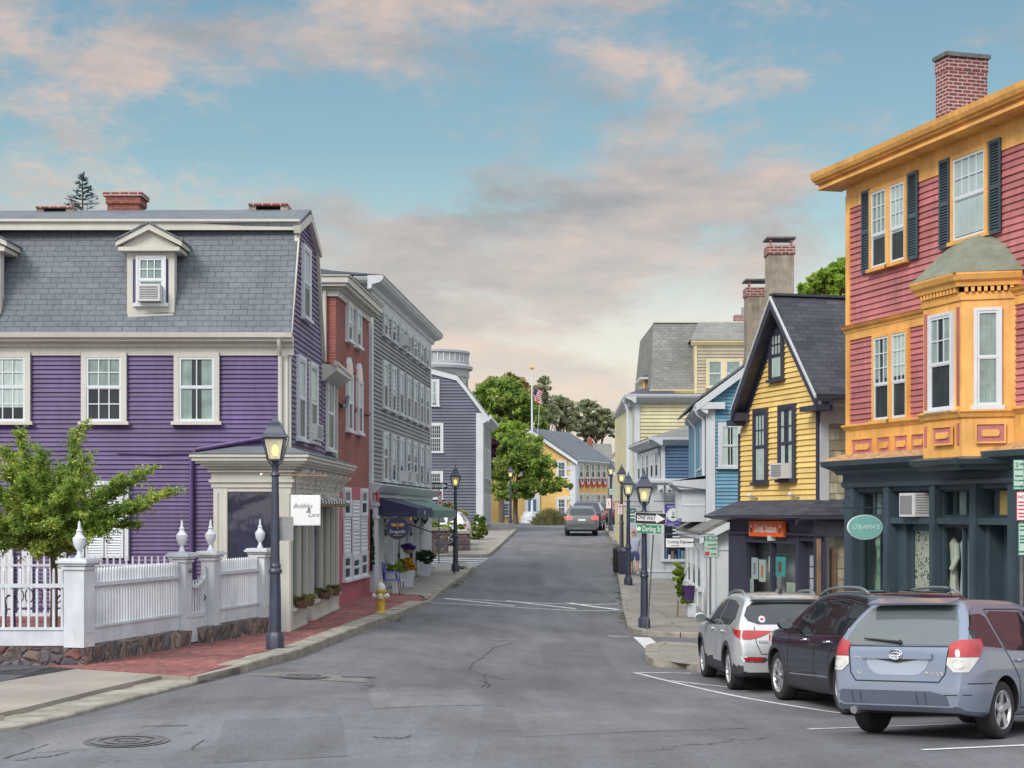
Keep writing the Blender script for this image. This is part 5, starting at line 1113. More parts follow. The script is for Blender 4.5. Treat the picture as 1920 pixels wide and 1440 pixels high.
# ------------------------------------------------------------ yellow gable house above the drink shop
WY = Wall(7.02, 36.5, -.2867, 1); WYS = Wall(7.02, 36.5, 1, .2867)
def yellow_house():
 w = WY; s = WYS; b = empty('yellow_gable_house', (7.5, 39.5, -.5), 'narrow yellow clapboard house with steep navy-edged gable, left of the red house', 'house')
 W = w.u(1387); wo = w.off(.38); zE = 5.20; uR, uL = wo.u(1531), wo.u(1372); uA = wo.u(1446); zA = wo.z(1446, 553); D = 7.
 zer = wo.z(1531, 738); zel = wo.z(1372, 766)
 sl = (zA - zer) / (uA - uR); zwr = zer + sl * (0 - uR) - .22; zwl = zel + (zA - zel) / (uL - uA) * (uL - W) - .22; zwa = zA - .22
 zsk = w.z(1460, 938)
 m = MB(w.M); m.prism([(0, 2.35), (W, 2.35), (W, zwl), (uA, zwa), (0, zwr)], lambda p, t: (p[0], t, p[1]), -.01, -D, M_cedar); m.box(0, W, -D, -1.7, -.5, 2.35, M_cedar); m.box(0, .05, -1.7, 0, -.5, 2.35, M_cedar); m.box(W - .05, W, -1.7, 0, -.5, 2.35, M_cedar)
 clap(m, [(.08, 2.5), (W - .06, 2.5), (W - .06, min(zwl, zwr) - .05), (.08, min(zwl, zwr) - .05)], M_yel, .125, .036, seed=21)
 clap(m, [(0, zwr - .05), (W, zwl - .05), (uA, zwa)] if abs(zwr - zwl) < .02 else [(0, min(zwr, zwl) - .05), (W, min(zwr, zwl) - .05), (W, zwl), (uA, zwa), (0, zwr)], M_yel, .125, .036, seed=22)
 m.build('wall', b)
 m = MB(w.M)   # roof slabs
 t = .10
 nR = Vector((-(zA - zer), uA - uR)).normalized() * t; nL = Vector((zA - zel, uL - uA)).normalized() * t
 m.prism([(uR, zer - t), (uA, zA - t), (uA, zA + .02), (uR - .02, zer)], lambda p, t: (p[0], t, p[1]), .38, -D, M_shd)
 m.prism([(uL, zel - t), (uA, zA - t), (uA, zA + .02), (uL + .02, zel)], lambda p, t: (p[0], t, p[1]), .38, -D, M_shd)
 m.box(uA - .12, uA + .12, -D, .38, zA - .02, zA + .035, M_shd)
 rf = m.build('roof', b)
 m = MB(w.M)
 for (ua, za, ub, zb) in ((uR, zer, uA, zA), (uL, zel, uA, zA)):
  m.prism([(ua, za - .03), (ub, zb - .03), (ub, zb - .10), (ua, za - .10)], lambda p, t: (p[0], t, p[1]), .385, .43, M_trimw)
  m.prism([(ua, za - .10), (ub, zb - .10), (ub, zb - .32), (ua, za - .32)], lambda p, t: (p[0], t, p[1]), .34, .41, M_navy)
  m.prism([(ua, za - .11), (ub, zb - .11), (ub, zb - .16), (ua, za - .16)], lambda p, t: (p[0], t, p[1]), 0.0, .34, M_navy)
  m.prism([(ua, za - .16), (ub, zb - .16), (ub, zb - .40), (ua, za - .40)], lambda p, t: (p[0], t, p[1]), 0.0, .045, M_navy)
 m.box(uL - .02, W + .02, -.05, .36, zel - .42, zel - .28, M_navy); m.box(uL - .3 if uL < W else W - .02, uL + .02, -.3, .36, zel - .32, zel - .12, M_navy)
 m.box(uR, .3, -.05, .36, zer - .36, zer - .24, M_navy)
 m.box(0, .1, 0, .05, zsk - .2, zwr, M_navy); m.box(W - .09, W, 0, .05, zsk - .2, zwl, M_navy)
 m.build('trim', b)
 m = MB(s.M); m.box(0.0, .22, 0, .04, -.5, 5.2, M_trimw); m.box(0, D, 0, .05, 4.62, 5.0, M_trimc); prof(m, -.1, D, [(0, 4.98), (.2, 5.0), (.28, 5.06), (.3, 5.16), (.2, 5.2), (0, 5.2)], M_trimc); m.build('trim', b)
 # cedar shingles with real courses on the side wall
 m = MB(s.M); rnd = random.Random(4); z = -.4
 while z < 4.6:
  u = .22
  while u < 3.2:
   wd = rnd.uniform(.10, .24); l = rnd.uniform(.018, .028)
   m.face([(u, l, z), (u + wd - .006, l, z), (u + wd - .006, .004, z + .25), (u, .004, z + .25)], M_cedar2); m.face([(u, 0, z), (u + wd, 0, z), (u + wd, l, z), (u, l, z)], M_cedar2); u += wd
  z += .245
 m.build('shingle_wall', b)
 for a, c, t, bb, ac in ((1417, 1442.5, 767, 905, False), (1464, 1495, 758, 900, True)):
  winp(w, b, a, c, t, bb, frame=M_navy, sash=M_navy, cw=.10, grid=(3, 2, 0), curtain='lace', lower='curtain', ac=ac)
 winp(w, b, 1447, 1473, 618, 712, frame=M_navy, sash=M_navy, cw=.09, grid=(3, 2, 0), curtain='lace', lower='curtain')
 m = MB()
 def chim(px0, px1, pt, pb, Y, dep, nm=M_stucco):
  c = MB(); x0, x1 = Xp(px0, Y), Xp(px1, Y); z1, z0 = Zp(pt, Y), Zp(pb, Y) - 1.2
  c.box(x0 + .03, x1 - .03, Y, Y + dep, z0, z1 - .45, nm); c.box(x0, x1, Y - .03, Y + dep + .03, z1 - .45, z1 - .22, M_brickc)
  for xa in (x0 + .06, x1 - .12): c.box(xa, xa + .06, Y + .02, Y + .1, z1 - .22, z1 - .04, M_brickc)
  c.box(x0 - .02, x1 + .02, Y - .05, Y + dep + .05, z1 - .045, z1, M_steelk); c.build('chimney', rf)
 chim(1439, 1491, 444, 555, 41.5, .6); chim(1399, 1445, 523, 640, 43.0, .6)
 c = MB(); Y = 60; c.box(Xp(1380, Y), Xp(1402, Y), Y, Y + .5, 8.0, Zp(590, Y), M_brickc); c.box(Xp(1390, Y), Xp(1398, Y), Y, Y + .2, Zp(590, Y), Zp(577, Y), M_steel)
 # skirt roof above the shop
 o = .72; zw = zsk + .02; zk = w.off(o).z(1460, 966); m = MB()
 A, Bq, C, Dq = w.pt(W + .55, o, zk), w.pt(-.42, o, zk), w.pt(0, 0, zw), w.pt(W, 0, zw); E = s.pt(1.5, .42, zk); F = s.pt(1.5, .0, zw)
 m.face([A, Bq, C, Dq], M_shd); m.face([Bq, E, F, C], M_shd); m.face([w.pt(W + .55, 0, zk), A, Dq], M_shd)
 m.face([A, Bq, E, s.pt(1.5, 0, zk - .01), w.pt(W + .55, 0, zk - .01)], M_navy); m.build('porch_roof', b)
 m = MB(w.M); prof(m, -.42, W + .55, [(o, zk - .01), (o + .03, zk - .01), (o + .03, zk - .06), (o - .06, zk - .08), (o - .2, zk - .11), (o - .45, zk - .13), (o - .45, zk - .01)], M_navy)
 ff = .28; zf = w.off(ff).z(1460, 1003); m.box(-.30, W, 0, ff, zf - .02, zk - .02, M_navy); m.box(-.34, W + .03, 0, ff + .06, zf + .28, zf + .34, M_navy); m.box(-.34, W + .03, 0, ff + .09, zf - .0, zf + .05, M_navy)
 m.M = s.M; m.box(-.3, 1.2, 0, .28, zf - .02, zk - .02, M_navy); prof(m, -.7, 1.5, [(.42, zk - .01), (.45, zk - .01), (.45, zk - .09), (.3, zk - .14), (.2, zk - .24), (.2, zk - .01)], M_navy)
 m.build('fascia', b)
 wf = w.off(ff); zg = -.55; m = MB(wf.M); T = M_navy
 def ub(px0, px1): a, c = wf.u(px0), wf.u(px1); return min(a, c), max(a, c)
 a, c = ub(1392, 1400); m.box(a, W, -.25, .03, zg, zf, T)
 w0, w1 = ub(1400, 1493); d0, d1 = ub(1499, 1531); e0 = -.28
 m.box(w0, w1, -.15, 0, zg, zg + 1.0, T); m.box(w0, w1, -.15, 0.0, zf - .16, zf, T); m.box(d1, w0, -.2, .02, zg, zf, T); m.box(e0, d0, -.2, .02, zg, zf, T); m.box(d0, d1, -.25, .0, zf - .12, zf, T)
 um = wf.u(1446); m.box(um - .05, um + .05, -.12, .01, zg + 1, zf - .16, T); 
 m.box(w0, w1, -.1, .05, zg + .95, zg + 1.02, T); m.box(w0 - .06, w1 + .06, 0, .04, zf - .2, zf - .14, T)
 m.build('shop_front', b)
 m = MB(wf.M); m.face([(w0, -.07, zg + 1), (w1, -.07, zg + 1), (w1, -.07, zf - .16), (w0, -.07, zf - .16)], M_shopg); m.build('pane', b)
 m = MB(wf.M); m.box(.1, W - .1, -.62, -.57, zg, zf, paint('shop_back_wall', (.5, .52, .54), .9, .3, 1.5)); m.box(w0, w1, -.5, -.1, zg + .98, zg + 1.03, paint('shop_shelf_red', (.55, .12, .06), .6))
 m.box(w0, w1, -.5, -.48, zf - .5, zf - .46, M_white); m.build('interior', b)
 m = MB(wf.M); fr = lambda t: lerp(w0, w1, t); pc = [(.55, .35), (.30, .0), (.10, .1), (.74, .12), (.88, .2)]
 cols = [((.1, .45, .5), (.35, .15, .03)), ((.6, .6, .6), (.6, .12, .05)), ((.5, .55, .5), (.3, .4, .3)), ((.55, .6, .6), (.6, .25, .05)), ((.45, .5, .5), (.3, .3, .35))]
 m.M = wf.M
 for k, (u, zz, pw, ph, c1, c2) in enumerate(((fr(.32), zg + 1.62, .30, .62, (.08, .42, .44), (.25, .10, .03)), (fr(.49), zg + 1.7, .22, .5, (.6, .6, .58), (.6, .03, .05)), (fr(.70), zg + 1.45, .2, .72, (.6, .62, .62), (.75, .22, .04)), (fr(.86), zg + 1.5, .2, .7, (.55, .58, .6), (.2, .25, .35)), (fr(.12), zg + 1.05, .24, .6, (.5, .52, .45), (.4, .45, .35)), (fr(.40), zg + 1.04, .2, .34, (.6, .6, .55), (.6, .6, .05)), (fr(.95), zg + 1.05, .16, .6, (.5, .52, .48), (.4, .42, .4)))):
  q = MB(wf.M); ma = paint('poster_a%d' % k, c1, .7, .05); mc = paint('poster_b%d' % k, c2, .7, .05)
  ph *= .75; pw *= 1.9; u -= pw * .2; q.box(u, u + pw, -.1, -.09, zz, zz + ph, ma); q.box(u + pw * .35, u + pw * .65, -.09, -.087, zz + ph * .2, zz + ph * .75, mc); q.build('poster', b)
 m = MB(wf.M); m.box(d0, d1, -.25, -.2, zg, zf - .12, T); n = 3
 for i in range(3):
  for j in range(4):
   a = lerp(d0 + .12, d1 - .12, i / 3) + .015; c = lerp(d0 + .12, d1 - .12, (i + 1) / 3) - .015; z0 = zg + 1.1 + j * .27; m.box(a, c, -.2, -.195, z0, z0 + .24, M_glasss)
 m.box(d0 + .1, d1 - .1, -.2, -.185, zg + .2, zg + .9, T); dd = m.build('door', b)
 m = MB(); m.text('141', .16, M_white, wf.M @ Matrix.Translation((d0 + .3, -.18, zg + 1.02)) @ FLIPT, .004); m.build('house_number', dd)
 m = MB(wf.M); m.box(-.42, -.30, -.1, .0, zg, 2.0, M_wood)
 m.M = s.M; m.box(.25, .36, 0, .10, -.5, 1.75, M_wood); m.build('post', b)
 m = MB(w.M); z = w.z(1413, 930)
 for px in (1413, 1490): u = w.u(px); m.ball((u, .12, z + .02), .055, M_white, 8, 6); m.tube([(u, .12, z), (u - .3, .06, z - .06), (u - .3, .0, z - .06)], .018, M_steel, 6)
 m.build('spotlight', b)
 m = MB(wf.M); u = wf.u(1452); m.box(u - .07, u + .12, .0, .13, zf - .14, zf - .02, M_ac); m.build('camera_box', b)
 return w, W, zk, wf, zf
FLIPT = Matrix(((-1, 0, 0, 0), (0, 0, 1, 0), (0, 1, 0, 0), (0, 0, 0, 1)))     # text plane in a wall whose u runs to the viewer's left
FLIPR = Matrix(((1, 0, 0, 0), (0, 0, 1, 0), (0, 1, 0, 0), (0, 0, 0, 1)))      # ... to the viewer's right
M_cedar2 = leafmat('weathered_cedar', (.36, .335, .24), (.42, .385, .28), (.47, .42, .31), 2.0, 0.0)
M_glasss = paint('bright_glass', (.35, .38, .4), .15, .2, 5)
YW, YWW, YZK, YWF, YZF = yellow_house()

# ------------------------------------------------------------ white low shop at the corner
def white_shop():
 x0, Y0 = 5.5, 44.; m_ = .047; s = Wall(x0, Y0, m_, 1); g = Wall(x0, Y0, 1, -m_); b = empty('white_corner_shop', (6.5, 49, -.5), 'low white wooden shop with grey shingled lean roof, behind the parked silver car', 'building')
 L = 12.; ze = 2.12; sl = .52; zg = -.55; Wd = 4.5
 m = MB(s.M); m.prism([(0, zg), (0, ze), (-Wd, ze + Wd * sl), (-Wd, zg)], lambda p, t: (t, p[0], p[1]), 0.0, L, M_white)
 m.M = g.M
 for i in range(5): u = .08 + i * .42; m.box(u, u + .02, 0, .012, zg, ze + u * sl - .1, M_white)
 m.box(0, .1, 0, .03, zg, ze, M_white); m.box(.1, 2.6, .0, .03, 1.55, 1.62, M_white); m.build('wall', b)
 m = MB(s.M); t = .1; m.prism([(.34, ze - .17), (-Wd, ze + Wd * sl + .0), (-Wd, ze + Wd * sl + t), (.34, ze - .17 + t)], lambda p, t: (t, p[0], p[1]), -.3, L, M_shl2); m.build('roof', b)
 m = MB(s.M); m.prism([(.36, ze - .40), (-Wd, ze + Wd * sl - .22), (-Wd, ze + Wd * sl - .01), (.36, ze - .19)], lambda p, t: (t, p[0], p[1]), -.33, -.27, M_white)
 prof(m, -.3, L, [(.0, ze - .5), (.06, ze - .5), (.28, ze - .3), (.35, ze - .26), (.35, ze - .17), (0, ze - .05)], M_white)
 for u in (0, .9, 2.0, 3.0, 5.2, 7.6, 10.0): m.box(u, u + .16, 0, .06, zg, ze - .45, M_white); m.prism([(.06, ze - .5), (.26, ze - .36), (.26, ze - .42), (.06, ze - .8)], lambda p, t: (t, p[0], p[1]), u + .04, u + .12, M_white)
 m.box(.16, .9, 0, .02, zg + .0, zg + .9, M_white); m.box(2.2, L, 0, .03, zg, zg + .8, M_white); m.build('trim', b)
 m = MB(s.M); m.box(1.06, 2.0, 0.0, .03, zg + .15, 1.6, M_white); m.box(1.2, 1.86, .03, .035, .8, 1.5, M_gdark)
 for u in (1.2, 1.56): m.box(u, u + .28, .03, .045, -.1, .5, M_white)
 m.build('door', b)
 for a in (3.25, 5.5, 7.9): window(s, b, a, a + 1.7, zg + .85, 1.6, frame=M_white, cw=.08, grid=(3, 2, 0), curtain='curt', blind=.6)
 m = MB(s.M); m.box(.8, 2.2, 0, .55, zg, zg + .2, M_conc); m.build('doorstep', b)
M_shl2 = bricks('worn_shingles', (.20, .195, .185), (.15, .145, .14), (.07, .065, .06), .3, .14, .008, .25, rough=.9)
white_shop()

# ------------------------------------------------------------ blue house behind it
def blue_house():
 Y0 = 48.2; x0 = Xp(1327, Y0); s = Wall(x0, Y0, .075, 1); g = Wall(x0, Y0, 1, -.05); b = empty('blue_house', (8, 52, -.4), 'blue clapboard gable house with white corner boards, left of the yellow house', 'house')
 ze = Zp(749, Y0); r1 = g.uz(1393, 680); sl = (r1[1] - ze) / (r1[0] + .35); Wd = 5; L = 9.5
 m = MB(g.M); m.prism([(0, 0), (0, ze - .05), (Wd / 2, ze + Wd / 2 * sl), (Wd, ze), (Wd, 0)], lambda p, t: (p[0], t, p[1]), -.01, -L, M_blue)
 clap(m, [(.2, 2.0), (Wd, 2.0), (Wd, ze), (.2, ze)], M_blue, .11, .036, seed=31); clap(m, [(.0, ze), (Wd, ze), (Wd / 2, ze + Wd / 2 * sl - .05)], M_blue, .11, .036, seed=32)
 m.M = s.M; clap(m, [(.2, 2.0), (L, 2.0), (L, ze - .3), (.2, ze - .3)], M_blue, .11, .036, seed=33); m.build('wall', b)
 m = MB(g.M); m.box(0, .22, 0, .05, 2, ze - .1, M_trimw)
 m.prism([(-.36, ze - .12), (Wd / 2, ze + Wd / 2 * sl + .04), (Wd / 2, ze + Wd / 2 * sl - .22), (-.36, ze - .36)], lambda p, t: (p[0], t, p[1]), 0, .28, M_trimw)
 m.box(-.36, .5, 0, .27, ze - .3, ze - .1, M_trimw); m.M = s.M; m.box(0, .2, 0, .05, 2, ze - .3, M_trimw)
 prof(m, -.25, L, [(0, ze - .45), (.08, ze - .42), (.3, ze - .28), (.38, ze - .24), (.38, ze - .1), (0, ze)], M_trimw)
 drain(m, [(.12, .4, ze - .25), (.12, .3, ze - .45), (.14, .12, ze - .6), (.14, .12, 3.7)], M_white, .05); drain(m, [(5.8, .4, ze - .25), (5.8, .12, ze - .6), (5.8, .12, 2.5)], M_white, .05)
 m.build('trim', b)
 m = MB(g.M); m.prism([(-.4, ze - .10), (Wd / 2, ze + Wd / 2 * sl + .06), (Wd / 2, ze + Wd / 2 * sl + .14), (-.4, ze - .02)], lambda p, t: (p[0], t, p[1]), .3, -L, M_sh); m.prism([(Wd + .4, ze - .10), (Wd / 2, ze + Wd / 2 * sl + .06), (Wd / 2, ze + Wd / 2 * sl + .14), (Wd + .4, ze - .02)], lambda p, t: (p[0], t, p[1]), .3, -L, M_sh); m.build('roof', b)
 winp(g, b, 1346, 1392, 792, 876, frame=M_trimw, cw=.11, grid=(2, 1, 1), curtain='curt', lower='curtain')
 for a in (1.2, 3.2, 5.0, 7.0): window(s, b, a, a + .95, 4.0, 5.3, frame=M_trimw, cw=.1, grid=(2, 1, 0), curtain='curt')
 # oriel above the shop roof
 o = .75; zt = s.off(o).z(1306, 905) ; m = MB(s.M); z0 = 2.3
 m.box(1.0, 5.2, 0, o, z0, zt, M_trimw); prof(m, .8, 5.4, [(0, zt), (o + .05, zt), (o + .25, zt + .12), (o + .3, zt + .18), (o + .3, zt + .25), (0, zt + .32)], M_trimw); m.face([(.8, o + .3, zt + .255), (5.4, o + .3, zt + .255), (5.4, 0, zt + .42), (.8, 0, zt + .42)], M_shl2)
 m.prism([(0, zt), (o + .25, zt + .12), (o + .3, zt + .25), (0, zt + .32)], lambda p, t: (t, p[0], p[1]), .75, .8, M_trimw); m.box(.98, 1.0, .0, o, zt - .5, zt - .45, M_white); m.build('oriel', b)
 for a in (1.2, 2.5, 3.8): window(s.off(o), b, a, a + 1.0, z0 + .1, zt - .1, frame=M_trimw, cw=.06, grid=(3, 2, 0), curtain=None, sill=False)
 m = MB(g.M)
 for px in (1313, 1323): m.box(g.u(px) - .09, g.u(px) + .09, -.95 + .0, -.8, g.z(px, 917), g.z(px, 910), M_ac)
blue_house()

# ------------------------------------------------------------ shop with dark blue upper floor
def deep_blue_shop():
 Y0 = 60.; x0 = 5.16; g = Wall(x0, Y0, 1, 0); b = empty('deep_blue_shop', (7, 63, 0), 'white shop with a deep blue upper storey, just beyond the blue house', 'building')
 s = Wall(x0, Y0, .02, 1); zg = -.1; zt = Zp(912, Y0)
 xu = Xp(1240, Y0) - x0; zr = Zp(832, Y0); su = Wall(x0 + xu, Y0, -.035, 1)
 m = MB(g.M); m.box(0, 3.4, -12, 0, zg, zt, M_trimw); m.box(-.04, 3.4, -12, .03, zg, .35, M_trimw); m.box(-.06, 3.4, -12, .06, .35, .42, M_white)
 m.box(0.02, .55, 0, .04, .4, zt, M_trimw); m.build('shop_front', b)
 m = MB(g.M); m.box(xu, 3.4, -8, -.01, zt, zr, M_blued); clap(m, [(xu + .14, zt + .1), (3.4, zt + .1), (3.4, zr), (xu + .14, zr)], M_blued, .13, .04, seed=41)
 m.M = su.M; m.box(0, 8, -2, -.0, zt, zr, M_blued); m.build('wall', b)
 m = MB(g.M); m.box(xu - .02, xu + .14, 0, .05, zt, zr, M_trimw); prof(m, -.35, 3.4, [(0, zt - .05), (.1, zt - .02), (.25, zt + .08), (.38, zt + .14), (.38, zt + .22), (0, zt + .3)], M_trimw); prof(m, xu - .5, 3.4, [(0, zr - .08), (.1, zr - .04), (.3, zr + .08), (.4, zr + .14), (.4, zr + .24), (0, zr + .26)], M_trimw)
 m.M = su.M; prof(m, -.4, 8, [(0, zr - .08), (.1, zr - .04), (.3, zr + .08), (.4, zr + .14), (.4, zr + .24), (0, zr + .26)], M_trimw)
 m.M = s.M; prof(m, -.3, 12, [(0, zt - .05), (.1, zt - .02), (.25, zt + .08), (.38, zt + .14), (.38, zt + .22), (0, zt + .3)], M_trimw)
 m.build('trim', b)
 for i in range(5): window(su, b, .35 + i * 1.45, 1.55 + i * 1.45, zt + .35, zr - .15, frame=M_trimw, cw=.12, grid=(2, 1, 0), curtain='curt')
 m = MB(); A = su.pt(-.4, .42, zr + .25); B = su.pt(8, .42, zr + .25); C = g.pt(3.6, .42, zr + .25); pk = g.pt(3.6, -3.5, zr + 1.0); p2 = g.pt(2.2, -3.5, zr + 1.0); m.face([A, C, pk, p2], M_shl); m.face([A, p2, B], M_shl); m.build('roof', b)
 # display window
 m = MB(g.M); a, c = g.u(1245), g.u(1291); z0, z1 = g.z(1268, 1048), g.z(1268, 963); m.box(a - .12, c + .12, 0, .12, z0 - .1, z0, M_white); m.box(a - .1, a, 0, .1, z0, z1, M_white); m.box(c, c + .1, 0, .1, z0, z1, M_white); m.box(a - .1, c + .1, 0, .1, z1, z1 + .1, M_white)
 f = m.build('window', b); m = MB(g.M); m.box(a, c, 0, .03, z0, z1, M_gdark); m.build('pane', f)
 m = MB(g.M); rnd = random.Random(6)
 for i in range(7): u = a + .03 + i * .12; m.box(u, u + rnd.uniform(.05, .1), .03, .07, z0, z0 + rnd.uniform(.15, .45), rnd.choice([M_blue, M_white, M_wood, M_blued]))
 for i in range(6): m.box(a + .32, a + .62, .03, .04, z0 + .55 + i * .13, z0 + .6 + i * .13, M_curtw)
 m.build('display', b)
 m = MB(g.M)
 for px in (1236.5, 1252): u = g.u(px); z = g.z(px, 925); m.box(u - .11, u + .11, .35, .5, z + .02, z + .3, M_ac); m.ball((u, .52, z + .12), .07, M_steel, 8, 6)
 m.build('meter_box', b)
deep_blue_shop()

# ------------------------------------------------------------ big cream building
def cream_building():
 Y0 = 69.; x0 = Xp(1192, Y0); g = Wall(x0, Y0, 1, 0); s = Wall(x0, Y0, .03, 1); b = empty('cream_building', (9, 74, 0), 'large cream clapboard building with a steep grey shingled roof and a dormer', 'building')
 zt = Zp(757, Y0); zc = Zp(741, Y0)
 m = MB(g.M); m.box(0, 12, -14, -.01, 0, zt + .1, M_cream); clap(m, [(.15, .3), (4.0, .3), (4.0, zt), (.15, zt)], M_cream, .16, .045, seed=51); m.build('wall', b)
 m = MB(g.M); m.box(-.03, .18, 0, .06, .3, zt, M_trimw); prof(m, -.5, 4.4, [(0, zt), (.1, zt + .02), (.2, zt + .12), (.42, zt + .2), (.5, zt + .3), (.5, zt + .38), (0, zt + .4)], M_trimw)
 m.M = s.M; prof(m, -.5, 14, [(0, zt), (.1, zt + .02), (.2, zt + .12), (.42, zt + .2), (.5, zt + .3), (.5, zt + .38), (0, zt + .4)], M_trimw); m.box(0, 14, 0, .05, .3, zt, M_trimw)
 drain(m, [(.3, .5, zt + .2), (.35, .3, zt - .3), (.35, .2, .4)], M_white, .06); m.box(2.5, 2.8, .05, .3, .3, zt, M_white); m.build('trim', b)
 # upper block with mansard
 Y1 = Y0 + 2.; zr = Zp(605, Y1 + 1.2); zb = Zp(733, Y1); h = Wall(Xp(1219, Y1), Y1, 1, 0)
 m = MB(h.M); uT0 = Xp(1226, Y1 + 1.2) - h.o.x
 m.mesh([(0, .15, zb), (12, .15, zb), (12, -1.3, zr), (uT0, -1.3, zr), (uT0, -9, zr), (0, -10, zb), (12, -9, zr)], [(0, 1, 2, 3), (0, 3, 4, 5), (3, 2, 6, 4)], M_shl); m.build('roof', b)
 m = MB(h.M); m.box(0, 12, -9, -.2, zc, zb, M_creamt); prof(m, -.05, 12, [(-.3, zb - .1), (.1, zb - .1), (.18, zb), (.18, zb + .05), (-.3, zb + .05)], M_creamt)
 m.box(uT0 - .02, 12, -1.36, -1.22, zr, zr + .07, M_trimc); m.build('trim', b)
 Wd = Wall(Xp(1301, Y1), Y1 - .15, 1, 0); dz1, dz0 = Zp(646, Y1), Zp(738, Y1)
 m = MB(Wd.M); m.box(0, 6, -2, -.01, dz0, dz1, M_taup); clap(m, [(.12, dz0), (6, dz0), (6, dz1), (.12, dz1)], M_taup, .15, .04, seed=52); m.box(0, .12, 0, .05, dz0, dz1, M_creamt); prof(m, -.15, 6, [(0, dz1 - .08), (.1, dz1 - .05), (.2, dz1 + .08), (.2, dz1 + .14), (0, dz1 + .14)], M_creamt)
 d = m.build('dormer', b); m = MB(Wd.M); m.face([(-.18, .22, dz1 + .15), (6, .22, dz1 + .15), (6, -1.4, zr + .03), (.35, -1.4, zr + .03)], M_shl); m.face([(-.18, .22, dz1 + .15), (.35, -1.4, zr + .03), (-.18, -1.2, dz1 + .15)], M_shl); m.build('dormer_roof', d)
 for a, c in ((1324, 1357), (1357, 1392)): winp(Wd, d, a, c, 673, 726, frame=M_creamt, sash=M_trimw, cw=.1, grid=(1, 1, 0), curtain='curt', lower='curtain')
 # stepped bays at the street corner
 m = MB()
 for (pa, pc, pt, pb, Y, mt) in ((1172, 1222, 741, 760, Y0 + 1, M_trimw), (1199, 1224, 708, 742, Y0 + 4, M_creamt)):
  xa, xc = Xp(pa, Y), Xp(pc, Y); m.box(xa + .2, xc + 1, Y, Y + 3, Zp(pb, Y), Zp(pt, Y), mt); m.box(xa, xc + 1, Y - .3, Y + 3, Zp(pt + 4, Y), Zp(pt, Y), M_trimw)
  m.face([(xa, Y - .3, Zp(pt, Y) + .01), (xc + 1, Y - .3, Zp(pt, Y) + .01), (xc + 1, Y + 1.5, Zp(pt - 18, Y)), (xa + .9, Y + 1.5, Zp(pt - 18, Y))], M_navy)
 m.box(Xp(1206, 73), Xp(1209, 73), 72.9, 73, Zp(740, 73), Zp(712, 73), M_ora); m.build('corner_bay', b)
 c = MB(); Y = 76; c.box(Xp(1378, Y), Xp(1402, Y), Y, Y + .6, 9.5, Zp(590, Y), M_brickc); c.box(Xp(1391, Y), Xp(1398, Y), Y, Y + .2, Zp(590, Y), Zp(576, Y), M_steel); c.build('chimney', b)
cream_building()

